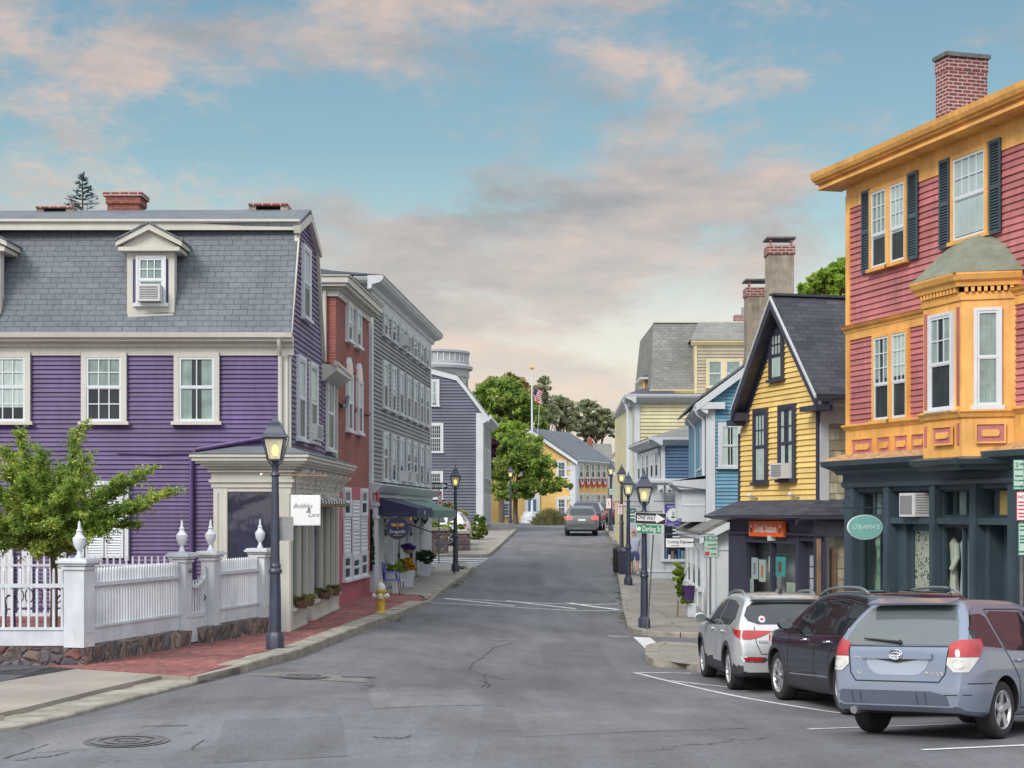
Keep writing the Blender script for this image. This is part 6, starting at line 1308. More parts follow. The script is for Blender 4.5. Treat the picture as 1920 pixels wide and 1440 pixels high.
# ------------------------------------------------------------ yellow town house at the head of the street
def town_house():
 Y0 = 138.; xr = Xp(1079, Y0); b = empty('yellow_town_house', (2, 142, 1.6), 'yellow town house with white quoins and patriotic bunting, at the head of the street', 'building')
 s = Wall(xr, Y0, .435, 1); g = Wall(xr, Y0, -1, 0); zg = 1.3; ze = Zp(862, Y0); Wd = 2 * (xr - Xp(1000, Y0)); zr = Zp(806, Y0) ; L = s.u(1142)
 m = MB(g.M); back = Vector((.435, 1, 0)).normalized()
 P0 = [(0, zg), (0, ze), (Wd / 2, zr - .15), (Wd, ze), (Wd, zg)]
 def bk(u, z, t, o=0): p = g.pt(u, o, z) + back * t; return p
 m = MB(); n = 5
 m.mesh([bk(u, z, 0) for u, z in P0] + [bk(u, z, L) for u, z in P0], [(0, 1, 2, 3, 4), (9, 8, 7, 6, 5)] + [(i, (i + 1) % n, (i + 1) % n + n, i + n) for i in range(n)], M_yel2); m.build('wall', b)
 m = MB()
 for a, c in (((-.35, ze - .1), (Wd / 2, zr)), ((Wd + .35, ze - .1), (Wd / 2, zr))):
  q = [bk(a[0], a[1], -.5), bk(c[0], c[1], -.5), bk(c[0], c[1], L + .4), bk(a[0], a[1], L + .4)]; m.slab([(p.x, p.y, p.z + .14) for p in q], .14, M_sh)
 rf = m.build('roof', b)
 m = MB()
 for sx in (0, 1):
  a = (-.35, ze - .14) if not sx else (Wd + .35, ze - .14); c = (Wd / 2, zr - .02)
  q0, q1 = bk(a[0], a[1], -.5), bk(c[0], c[1], -.5); q2, q3 = bk(c[0], c[1] - .35, -.5), bk(a[0], a[1] - .3, -.5); e = Vector((0, .25, 0)); m.hexa([q3, q2, q2 + e, q3 + e, q0, q1, q1 + e, q0 + e], M_white)
 m.M = g.M
 for i in range(13):
  z = zg + .2 + i * (ze - zg) / 13.5; l = .75 if i % 2 else .5; m.box(0, l, 0, .06, z, z + .30, M_white)
 m.box(0, .45, 0, .05, zg, ze, M_white)
 m.M = s.M; m.box(0, .7, 0, .06, zg, ze, M_white); prof(m, -.2, L, [(0, ze - .3), (.1, ze - .3), (.35, ze - .1), (.35, ze), (0, ze)], M_white); m.box(L - .4, L, 0, .06, zg, ze, M_white); m.build('trim', b)
 for i in range(5):
  px = (1086.5, 1098, 1108.5, 1119, 1129.5)[i]; hw = .36
  u = s.u(px + 2)
  window(s, b, u - .5, u + .5, s.z(px, 896), s.z(px, 868), frame=M_white, cw=.13, grid=(2, 1, 1), curtain='curt', blind=.6)
  window(s, b, u - .5, u + .5, s.z(px, 948), s.z(px, 925), frame=M_white, cw=.13, grid=(2, 1, 1), curtain='curt', blind=.6)
  # bunting: a fan of blue, white and red under each upper window
  q = MB(s.M); zc = s.z(px, 898)
  for r0, r1, mt in ((.02, .24, M_bb), (.24, .45, M_white), (.45, .68, M_br)):
   for k in range(8):
    a0, a1 = math.pi + k * math.pi / 8, math.pi + (k + 1) * math.pi / 8
    q.mesh([(u + r * math.cos(a) * .85, .14 + (.05 if j else 0), zc + r * math.sin(a) * 1.15) for j, (r, a) in enumerate(((r0, a0), (r1, a0), (r1, a1), (r0, a1)))], [(0, 1, 2, 3)], mt)
  q.build('bunting', b)
 winp(g, b, 1043, 1063, 863, 895, frame=M_white, cw=.18, grid=(4, 2, 2), curtain=None); winp(g, b, 1043, 1063, 932, 968, frame=M_white, cw=.18, grid=(4, 2, 2), curtain=None)
 winp(g, b, 975, 995, 863, 895, frame=M_white, cw=.18, grid=(4, 2, 2), curtain=None); winp(g, b, 940, 958, 940, 968, frame=M_white, cw=.18, grid=(4, 2, 2), curtain=None)
 m = MB(g.M); u0, u1 = g.u(1012), g.u(984); m.box(u0, u1, 0, .3, zg, zg + 2.9, M_white); m.box(u0 + .3, u1 - .3, .3, .32, zg, zg + 2.4, M_blued); m.build('door', b)
 m = MB(); Y = Y0 + 9; m.box(Xp(1101, Y), Xp(1111, Y), Y, Y + .6, ze, Zp(821, Y), M_brickw); m.build('chimney', rf)
 m = MB(); p = s.pt(L * .5, -1.2, 0); m.box(p.x - .15, p.x + .15, p.y, p.y + .1, ze + .6, ze + 1.6, M_black)
M_yel2 = paint('ochre_paint', (.72, .47, .16), .6, .1, .5); M_bb = paint('bunting_blue', (.05, .07, .22), .8); M_br = paint('bunting_red', (.5, .05, .06), .8)
town_house()

def far_house(label, px0, px1, pe, pr, Y, wall, roofm, gable=None, depth=8):
 """gable-roofed house far behind, ridge across the view"""
 b = empty('house', (Xp((px0 + px1) / 2, Y), Y, 1), label, 'house')
 x0, x1 = Xp(px0, Y), Xp(px1, Y); ze, zr = Zp(pe, Y), Zp(pr, Y + depth / 2)
 m = MB(); m.box(x0 + .3, x1 - .3, Y, Y + depth, 1, ze, wall)
 m.prism([(Y, ze), (Y + depth, ze), (Y + depth / 2, zr - .1)], lambda p, t: (t, p[0], p[1]), x0 + .3, x1 - .3, wall); m.build('wall', b)
 m = MB(); m.slab([(x0, Y - .3, ze), (x1, Y - .3, ze), (x1, Y + depth / 2, zr), (x0, Y + depth / 2, zr)], .15, roofm); m.slab([(x1, Y + depth + .3, ze), (x0, Y + depth + .3, ze), (x0, Y + depth / 2, zr), (x1, Y + depth / 2, zr)], .15, roofm); m.build('roof', b)
 m = MB(); m.box(x0, x1, Y - .36, Y - .25, ze - .25, ze, M_white); m.box(x0 + .26, x0 + .5, Y - .05, Y, 1, ze, M_white); m.build('trim', b)
 w = Wall(x0 + .3, Y, 1, 0); n = max(2, int((x1 - x0) / 2.6))
 for i in range(n):
  u = (i + .5) / n * (x1 - x0 - .6)
  for z in (2.2, 5.0):
   if z + 1.5 < ze: window(w, b, u - .5, u + .5, z, z + 1.4, frame=M_white, cw=.1, grid=(1, 1, 0), curtain=None)
 return b
b = far_house('pale house with grey roof, behind the chimney of the yellow town house', 1096, 1150, 862, 832, 172, M_cream, M_shl)
m = MB(); Y = 171; m.prism([(Xp(1150, Y), 1), (Xp(1150, Y), Zp(862, Y)), (Xp(1166, Y), Zp(832, Y)), (Xp(1184, Y), Zp(850, Y)), (Xp(1184, Y), 1)], lambda p, t: (p[0], t, p[1]), Y, Y + 8, M_cream); m.build('gable_wing', b)
far_house('small white house with low grey roof, far down behind the right lamp posts', 1150, 1215, 885, 868, 118, M_trimw, M_sh, depth=6)
far_house('pale house front far beyond the grey block', 760, 880, 900, 830, 150, M_greysd, M_sh)
# ------------------------------------------------------------ cars
def smooth_curve(pts, x):
 """monotone-ish cubic through (x, v) points"""
 n = len(pts)
 if x <= pts[0][0]: return pts[0][1]
 if x >= pts[-1][0]: return pts[-1][1]
 for i in range(n - 1):
  if x <= pts[i + 1][0]: break
 x0, y0 = pts[i]; x1, y1 = pts[i + 1]; h = x1 - x0; t = (x - x0) / h
 def sl(k):
  if k <= 0: return (pts[1][1] - pts[0][1]) / (pts[1][0] - pts[0][0])
  if k >= n - 1: return (pts[-1][1] - pts[-2][1]) / (pts[-1][0] - pts[-2][0])
  a = (pts[k][1] - pts[k - 1][1]) / (pts[k][0] - pts[k - 1][0]); b = (pts[k + 1][1] - pts[k][1]) / (pts[k + 1][0] - pts[k][0])
  return 0 if a * b <= 0 else 2 * a * b / (a + b)
 m0, m1 = sl(i), sl(i + 1); t2, t3 = t * t, t * t * t
 return (2 * t3 - 3 * t2 + 1) * y0 + (t3 - 2 * t2 + t) * h * m0 + (-2 * t3 + 3 * t2) * y1 + (t3 - t2) * h * m1
def carpaint(name, c, metal=0.4, rough=0.3):
 m, N, L, B = nt_new(name); B.inputs['Base Color'].default_value = (*c, 1); B.inputs['Metallic'].default_value = metal; B.inputs['Roughness'].default_value = rough
 B.inputs['Coat Weight'].default_value = 0.8; B.inputs['Coat Roughness'].default_value = 0.03
 g = N.new('ShaderNodeNewGeometry').outputs['Position']; n = _noise(N, L, g, 1.5, 4, 0.6); f = _mr(N, L, n.outputs[0], 0.3, 0.7, 0.94, 1.06); L.new(_mul(N, L, c, f.outputs[0]), B.inputs['Base Color'])
 
 MATS[name] = m; return m
M_tyre = paint('tyre_rubber', (.022, .022, .024), .85, .2, 8, streak=False); M_plast = paint('black_plastic', (.035, .037, .045), .6, .15, 5, streak=False)
M_rim = paint('alloy', (.55, .56, .58), .3, .05, 3, metal=.8, streak=False, bump=0); M_chrome = paint('chrome', (.75, .76, .78), .12, .03, 3, metal=1.0, streak=False, bump=0)
M_cglass = glassmat('car_glass', (.012, .016, .02), 0.0, .03); M_cglass2 = glassmat('sky_toned_car_glass', (.10, .12, .125), 0.0, .04)  # second glass: reflected sky put into a paler base tint
M_tail = paint('tail_lamp_red', (.36, .012, .015), .15, .15, 9, streak=False, bump=0, coat=1.0); M_tailc = paint('lamp_clear', (.55, .55, .52), .12, .15, 9, streak=False, bump=0, coat=1.0)
M_brake = emis('brake_light', (1.0, .03, .03), 3.0); M_gap = paint('panel_gap', (.01, .01, .012), .8, .1, 3, streak=False, bump=0); M_plate = paint('blank_plate', (.6, .61, .62), .5, .08, 9)
M_headl = paint('head_lamp', (.5, .52, .55), .1, .1, 9, streak=False, bump=0, coat=1.0)
def make_car(name, label, S, paintm, group=None, detail=True):
 L_, W_, H_ = S['L'], S['W'], S['H']; hw = W_ / 2; xr, xf = -S['ro'], S['wb'] + S['fo']   # rear axle at x=0
 root = empty(name, (0, 0, 0), label, 'car', group)
 top = S['top']; bot = [(xr, .36), (xr + .10, .29), (xr + .6, .24), (xf - .6, .22), (xf - .1, .28), (xf, .36)]
 sec = S['sec']                     # (z, half-width)
 def plan(x, z):
  e = S.get('round', .34)
  k = 1.0
  if x < xr + e: k -= S.get('rt', .16) * ((xr + e - x) / e) ** 2.4
  if x > xf - .8: k -= .26 * ((x - xf + .8) / .8) ** 2.2
  return k
 xs = sorted(set([xr + .004 * 0] + [xr + .55 * (i / 22) ** 1.7 for i in range(23)] + [lerp(xr + .55, xf - .7, i / 44) for i in range(45)] + [xf - .7 * (1 - i / 14) ** 1.0 for i in range(15)]))
 zc = S.get('clad', 0.0); NZ = 18; vs = []; rows = []
 for x in xs:
  zt, zb = smooth_curve(top, x), smooth_curve(bot, x); row = []
  r = min(.09, (zt - zb) * .3); zs_ = [zb + (zt - r - zb) * (k / NZ) for k in range(NZ + 1)]
  def wy(z): return smooth_curve(sec, z) * plan(x, z)
  row.append((0, zb)); row.append((wy(zb) * .6, zb)); row.append((wy(zb) - .06, zb + .0))
  for z in zs_: row.append((wy(z) - (.03 if z == zs_[0] else 0), z + (.015 if z == zs_[0] else 0)))
  ye = wy(zt - r)
  for k in (1, 2, 3, 4): a = k * math.pi / 8; row.append((ye - r * 1.5 * (1 - math.cos(a)), zt - r + r * math.sin(a)))
  y0 = row[-1][0]; cr = .035 * min(1, y0)
  for k in (1, 2, 3, 4): t = k / 4; row.append((y0 * (1 - t), zt + cr * (1 - (1 - t) ** 2)))
  rows.append([(x, y, z) for y, z in row] + [(x, -y, z) for y, z in row[-2:0:-1]])
 n = len(rows[0]); bv = [Vector(p) for r_ in rows for p in r_]; m = len(rows)
 faces = [(i * n + j, i * n + (j + 1) % n, (i + 1) * n + (j + 1) % n, (i + 1) * n + j) for i in range(m - 1) for j in range(n)]
 faces += [tuple(range(n))[::-1], tuple(range((m - 1) * n, m * n))]
 bvh = BVHTree.FromPolygons(bv, faces)
 # wheel arches cut from the body
 bm = bmesh.new(); V = [bm.verts.new(p) for p in bv]
 for f in faces:
  try: bm.faces.new([V[i] for i in f])
  except ValueError: pass
 bmesh.ops.recalc_face_normals(bm, faces=bm.faces); me = bpy.data.meshes.new('body'); bm.to_mesh(me); bm.free()
 body = bpy.data.objects.new('body', me); COL.objects.link(body)
 R_ = S['r']; zw = R_ - .01
 cme = []
 for ax in (0, S['wb']):
  c = MB(); k = 26; ra = R_ + S.get('gap', .055)
  c.prism([(ax + ra * math.cos(2 * math.pi * i / k), zw + .02 + ra * math.sin(2 * math.pi * i / k)) for i in range(k)], lambda p, t: (p[0], t, p[1]), -hw - .3, hw + .3, M_gap)
  co = c.build('cutter', None, merge=True); cme.append(co); md = body.modifiers.new('b', 'BOOLEAN'); md.object = co; md.operation = 'DIFFERENCE'; md.solver = 'EXACT'
 dg = bpy.context.evaluated_depsgraph_get(); ev = body.evaluated_get(dg); nm = bpy.data.meshes.new_from_object(ev)
 for o in cme: bpy.data.objects.remove(o)
 bpy.data.objects.remove(body)
 for mt in (paintm, M_plast, M_gap): nm.materials.append(mt)
 while len(nm.materials) > 3: nm.materials.pop(index=0)
 for p in nm.polygons:
  c = p.center; r0 = min(math.hypot(c.x, c.z - zw - .02), math.hypot(c.x - S['wb'], c.z - zw - .02)); p.use_smooth = True
  inside = abs(r0 - R_ - S.get('gap', .055)) < .03 and abs(p.normal.y) < .5 and c.z < R_ * 2.2
  p.material_index = 2 if inside or p.normal.z < -.9 else (1 if (c.z < zc and (S.get('cladx') is None or c.x < S['cladx'])) else 0)
 nm.set_sharp_from_angle(angle=R(35)); body = bpy.data.objects.new('body', nm); COL.objects.link(body); body.parent = root
 DIR = {'rear': (lambda a, b: Vector((-20, a, b)), Vector((1, 0, 0))), 'front': (lambda a, b: Vector((20, a, b)), Vector((-1, 0, 0))), 'left': (lambda a, b: Vector((a, 20, b)), Vector((0, -1, 0))), 'right': (lambda a, b: Vector((a, -20, b)), Vector((0, 1, 0))), 'top': (lambda a, b: Vector((a, b, 20)), Vector((0, 0, -1))),
           'rl': (lambda a, b: Vector((a * .7071 - 14, a * .7071 + 14, b)), Vector((.7071, -.7071, 0))), 'rr': (lambda a, b: Vector((a * .7071 - 14, -a * .7071 - 14, b)), Vector((.7071, .7071, 0)))}
 def hit(side, a, b):
  o, d = DIR[side]; h = bvh.ray_cast(o(a, b), d); return h[0], h[1]
 def patch(mb, side, poly, mat, off=.005, step=.06, th=.012, push=0):
  bm = bmesh.new(); bm.faces.new([bm.verts.new((p[0], p[1], 0)) for p in poly])
  bmesh.ops.triangulate(bm, faces=bm.faces)
  for ax in (0, 1):
   lo = min(p[ax] for p in poly); hi = max(p[ax] for p in poly); k = lo + step
   while k < hi - .01:
    co = Vector((k, 0, 0)) if ax == 0 else Vector((0, k, 0)); no = Vector((1, 0, 0)) if ax == 0 else Vector((0, 1, 0))
    bmesh.ops.bisect_plane(bm, geom=bm.verts[:] + bm.edges[:] + bm.faces[:], plane_co=co, plane_no=no); k += step
  be = [e for e in bm.edges if e.is_boundary]; r = bmesh.ops.extrude_edge_only(bm, edges=be); low = {g for g in r['geom'] if isinstance(g, bmesh.types.BMVert)}
  d = DIR[side][1]; vs = []; ok = []
  for v in bm.verts:
   p, nn = hit(side, v.co.x, v.co.y)
   if p is None: vs.append(Vector((0, 0, 0))); ok.append(False); continue
   if nn.dot(d) > 0: nn = -nn
   vs.append(p + nn * (off - (th if v in low else 0)) + d * push); ok.append(True)
  ix = {v: i for i, v in enumerate(bm.verts)}
  fs = [[ix[v] for v in f.verts] for f in bm.faces if all(ok[ix[v]] for v in f.verts)]
  s0 = mb.smooth; mb.smooth = True; mb.mesh(vs, fs, mat); mb.smooth = s0; bm.free()
 def line(mb, side, pts, w=.012, mat=None, off=.003, step=.05):
  pts = resample(pts, step); a, b = offset_line(pts, w / 2), offset_line(pts, -w / 2); prev = None
  for p, q in zip(a, b):
   h1, n1 = hit(side, *p); h2, n2 = hit(side, *q)
   if h1 is None or h2 is None: prev = None; continue
   d = DIR[side][1]
   n1 = -n1 if n1.dot(d) > 0 else n1; cur = (h1 + n1 * off, h2 + n1 * off)
   if prev: mb.mesh([prev[0], cur[0], cur[1], prev[1]], [(0, 1, 2, 3)], mat or M_gap)
   prev = cur
 def part(nm_, fn, parent=root, label=None, **k):
  mb = MB(); fn(mb); o = mb.build(nm_, parent, world=False)
  if label: o['label'] = label
  return o
 # wheels
 def wheel(ax, sgn):
  y = sgn * (hw - .02 - S.get('tw', .22) / 2 - .02); tw = S.get('tw', .22) / 2
  T = Matrix.Translation((ax, y, zw + .01)) @ Matrix.Rotation(R(90) * (-sgn), 4, 'X')
  mb = MB(T); r = R_
  mb.lathe([(r * .66, -tw), (r * .93, -tw), (r * .99, -tw * .8), (r, -tw * .4), (r, tw * .4), (r * .99, tw * .8), (r * .93, tw), (r * .80, tw * 1.06), (r * .68, tw * .98), (r * .66, tw * .7)], M_tyre, n=40)
  for i in range(40):
   pass
  o = mb.build('wheel', root, world=False)
  rb = MB(T); rb.lathe([(r * .68, tw * .98), (r * .66, tw * 1.0), (r * .63, tw * .9), (r * .60, tw * .3), (r * .60, -tw * .2), (r * .10, -tw * .25)], M_rim, n=36, cap=False)
  rb.lathe([(r * .58, -tw * .1), (r * .1, -tw * .05)], M_gap, n=24, cap=False)
  ns = S.get('spokes', 5)
  for i in range(ns):
   a = 2 * math.pi * i / ns + .3; w1, w2 = S.get('sw', (.05, .075))
   for tw_ in ((-1, 1) if S.get('twin') else (0,)):
    ca, sa = math.cos(a), math.sin(a); a2 = a + tw_ * .2
    p0 = Vector((ca * r * .12, sa * r * .12, tw * .80)); p1 = Vector((math.cos(a2) * r * .64, math.sin(a2) * r * .64, tw * .93)); d = (p1 - p0).normalized(); q = Vector((-d.y, d.x, 0)).normalized()
    rb.hexa([p0 - q * w1 / 2 - Vector((0, 0, .05)), p0 + q * w1 / 2 - Vector((0, 0, .05)), p1 + q * w2 / 2 - Vector((0, 0, .05)), p1 - q * w2 / 2 - Vector((0, 0, .05)), p0 - q * w1 / 2.6, p0 + q * w1 / 2.6, p1 + q * w2 / 2.6, p1 - q * w2 / 2.6], M_rim)
  rb.lathe([(r * .17, tw * .5), (r * .17, tw * .86), (r * .13, tw * .93), (r * .02, tw * .95)], M_rim, n=16)
  rb.build('rim', o, world=False)
 for ax in (0, S['wb']):
  for s in (1, -1): wheel(ax, s)
 S['fn'](dict(part=part, patch=patch, line=line, hit=hit, root=root, hw=hw, xr=xr, xf=xf, S=S, paint=paintm))
 return root
def common(c, S, belt, sidewin, gaps, glass=M_cglass):
 part, patch, line, hw, xr, xf = c['part'], c['patch'], c['line'], c['hw'], c['xr'], c['xf']
 for sd in ('left', 'right'):
  for poly in sidewin: part('side_window', lambda m: patch(m, sd, poly, glass, .004, .09))
 def g(m):
  for sd in ('left', 'right'):
   for l in gaps: line(m, sd, l)
 part('panel_gaps', g)
 if 'wind' in S: part('windscreen', lambda m: patch(m, 'top', S['wind'], glass, .004, .1))
 for sd, s in (('left', 1), ('right', -1)):
  def mir(m):
   x, z = S['mirror']; y = s * (smooth_curve(S['sec'], z) + .02)
   m.tube([(x, y - s * .06, z), (x + .0, y + s * .06, z + .04)], .03, M_plast, 6)
   mm = [(x - .05, .05), (x + .0, .1), (x + .07, .09), (x + .12, .03)]
   yc = y + s * .15
   m.ball((x + .03, yc, z + .07), (.075, .125, .085), c['paint'], 14, 10)
   m.prism([(yc + .1 * math.cos(t), z + .07 + .065 * math.sin(t)) for t in [i * math.pi / 8 for i in range(16)]], lambda p, t: (t, p[0], p[1]), x - .048, x - .035, M_cglass2)
  part('mirror', mir)
  def handles(m):
   for hx in S['handles']:
    p, n = c['hit'](sd, hx, S['hz'])
    if p is None: continue
    m.tube([(hx - .1, p.y, p.z), (hx - .08, p.y + s * .035, p.z), (hx + .08, p.y + s * .035, p.z), (hx + .1, p.y, p.z)], .017, S.get('hm', c['paint']), 6)
  part('door_handles', handles)
def rails(c, z_of, x0, x1, y, mat, h=.05):
 for s in (1, -1):
  def f(m):
   pts = []
   for i in range(13):
    t = i / 12; x = lerp(x0, x1, t); e = min(t, 1 - t); k = min(1, e * 7); pts.append((x, s * y, z_of(x) + h * (k ** .5) - .005))
   m.tube(pts, .02, mat, 8)
  c['part']('roof_rail', f)
FLR = Matrix(((0, 0, -1, 0), (-1, 0, 0, 0), (0, 1, 0, 0), (0, 0, 0, 1)))   # text plane on a rear face: x -> -y, y -> z, normal -x
# --- silver-blue hatchback (near right)
def mtx(c):
 part, patch, line, hw, xr, xf, hit, S = (c[k] for k in ('part', 'patch', 'line', 'hw', 'xr', 'xf', 'hit', 'S'))
 common(c, S, 1.0, [[(-.62, 1.03), (-.02, 1.0), (.02, 1.0), (-.02, 1.34), (-.12, 1.38), (-.42, 1.36), (-.60, 1.2)], [(.10, .98), (.98, .95), (.96, 1.41), (.16, 1.41), (.05, 1.37)], [(1.06, .95), (1.95, .93), (1.5, 1.28), (1.3, 1.38), (1.05, 1.41)]],
           [[(.05, 1.43), (.07, .98), (.36, .66), (.42, .34)], [(1.01, 1.43), (1.02, .95), (1.04, .30)], [(2.05, .95), (2.1, .6), (2.06, .32)], [(.42, .33), (2.06, .31)], [(-.78, .62), (-.35, .62)], [(.05, 1.43), (1.01, 1.44), (1.5, 1.33)]], M_cglass)
 part('rear_window', lambda m: patch(m, 'rear', [(-.60, 1.03), (.60, 1.03), (.66, 1.06), (.67, 1.12), (.60, 1.30), (.52, 1.43), (.44, 1.468), (-.44, 1.468), (-.52, 1.43), (-.60, 1.30), (-.67, 1.12), (-.66, 1.06)], M_cglass2, .006, .07), label='rear window reflecting the cloudy sky')
 part('spoiler', lambda m: m.prism([(xr + .50, 1.50), (xr + .30, 1.475), (xr + .29, 1.495), (xr + .55, 1.555)], lambda p, t: (p[0], t, p[1]), -.5, .5, c['paint']))
 for s in (1, -1):
  q = 'rl' if s > 0 else 'rr'
  t = part('tail_light', lambda m: patch(m, q, [(-.16, .905), (-.13, 1.04), (-.02, 1.085), (.25, 1.10), (.25, 1.0), (.17, .905)], M_tail, .013, .05))
  part('reversing_lamp', lambda m: patch(m, q, [(-.165, .90), (-.175, .82), (-.12, .74), (.02, .745), (.165, .90)], M_tailc, .013, .05), t)
  part('lamp_ring', lambda m: line(m, q, [(-.08 + .055 * math.cos(u), .83 + .05 * math.sin(u)) for u in [i * math.pi / 8 for i in range(17)]], .012, M_chrome, .018, .02), t)
 def trunk(m):
  line(m, 'rear', [(-.60, 1.0), (-.57, .72), (-.50, .63), (.50, .63), (.57, .72), (.60, 1.0)], .014); line(m, 'rear', [(-.66, 1.015), (.66, 1.015)], .012)
  line(m, 'rear', [(-.82, .50), (-.3, .485), (.3, .485), (.82, .50)], .01)
 part('tailgate_gap', trunk)
 part('plate_recess', lambda m: patch(m, 'rear', [(-.37, .90), (-.37, .84), (-.34, .77), (-.27, .715), (-.2, .70), (.2, .70), (.27, .715), (.34, .77), (.37, .84), (.37, .90)], M_recess, .004, .08))
 def garn(m): patch(m, 'rear', [(-.42, .875), (.42, .875), (.42, .935), (.1, .935), (.07, .965), (-.07, .965), (-.1, .935), (-.42, .935)], c['paint'], .035, .05, .03); patch(m, 'rear', [(-.26, .872), (0, .83), (.26, .872)], M_plast, .012, .04)
 part('tailgate_handle', garn)
 p, _ = hit('rear', 0, .935)
 def emb(m):
  T = Matrix.Translation((p.x - .045, 0, .925))
  for (a, b) in ((.075, .052), (.062, .02), (.026, .046)):
   m.tube([T @ Vector((0, a * math.cos(t), b * math.sin(t))) for t in [i * math.pi / 10 for i in range(21)]], .008, M_chrome, 5)
 part('emblem', emb)
 def lettering(m):
  for (y, z, s, tx, sz) in ((-.44, .72, 1, 'MATRIX', .06), (.46, .885, 1, 'TOYOTA', .04), (.46, .72, 1, 'XR', .05)):
   h, _ = hit('rear', y, z); m.text(tx, sz, M_chrome, Matrix.Translation((h.x - .008, y, z)) @ FLR, .004, shear=.2)
 part('lettering', lettering)
 def wiper(m):
  h1, _ = hit('rear', -.02, 1.06); h2, _ = hit('rear', .44, 1.10); m.tube([h1 + Vector((-.03, 0, 0)), h2 + Vector((-.03, 0, 0))], [.018, .008], M_black, 6); m.ball(h1 + Vector((-.03, 0, 0)), .028, M_black, 8, 6)
 part('wiper', wiper)
 part('bumper_insert', lambda m: patch(m, 'rear', [(-.62, .385), (.64, .385), (.70, .42), (.68, .53), (-.40, .53), (-.58, .49)], M_plast2, .014, .07))
 def fins(m):
  for y in (-.36, -.26, .42, .52): line(m, 'rear', [(y, .39), (y + .02, .52)], .012, M_plast, .02)
 part('bumper_fins', fins)
 part('exhaust', lambda m: m.tube([(xr - .02, .52, .30), (xr + .35, .50, .32)], .045, M_steel, 10))
 part('aerial', lambda m: m.tube([(.55, .0, 1.55), (.38, .0, 1.90)], .007, M_black, 5))
 part('fuel_cap', lambda m: None or line(m, 'left', [(-.35 + .09 * math.cos(t), .83 + .08 * math.sin(t)) for t in [i * math.pi / 8 for i in range(17)]], .008, M_gap, .003, .03))
M_recess = carpaint('recess_paint', (.34, .38, .46)); M_plast2 = paint('slate_plastic', (.06, .075, .11), .5, .1, 5, streak=False)
SPEC_M = dict(L=4.35, W=1.775, H=1.55, ro=.86, fo=.86, wb=2.6, r=.318, tw=.2, rt=.17, round=.42,
 top=[(-.86, .60), (-.845, .72), (-.825, .95), (-.74, 1.08), (-.55, 1.30), (-.36, 1.47), (-.25, 1.52), (.3, 1.545), (.9, 1.54), (1.35, 1.47), (1.85, 1.22), (2.3, 1.03), (2.7, .97), (3.1, .88), (3.35, .74), (3.46, .55)],
 sec=[(.2, .82), (.35, .86), (.55, .885), (.72, .885), (.9, .865), (1.0, .84), (1.1, .79), (1.3, .68), (1.5, .575), (1.6, .54)],
 spokes=5, sw=(.10, .075), mirror=(1.85, .98), handles=(.42, 1.35), hz=.86, fn=mtx, wind=[(1.42, -.60), (1.98, -.70), (2.12, 0), (1.98, .70), (1.42, .60), (1.36, 0)])
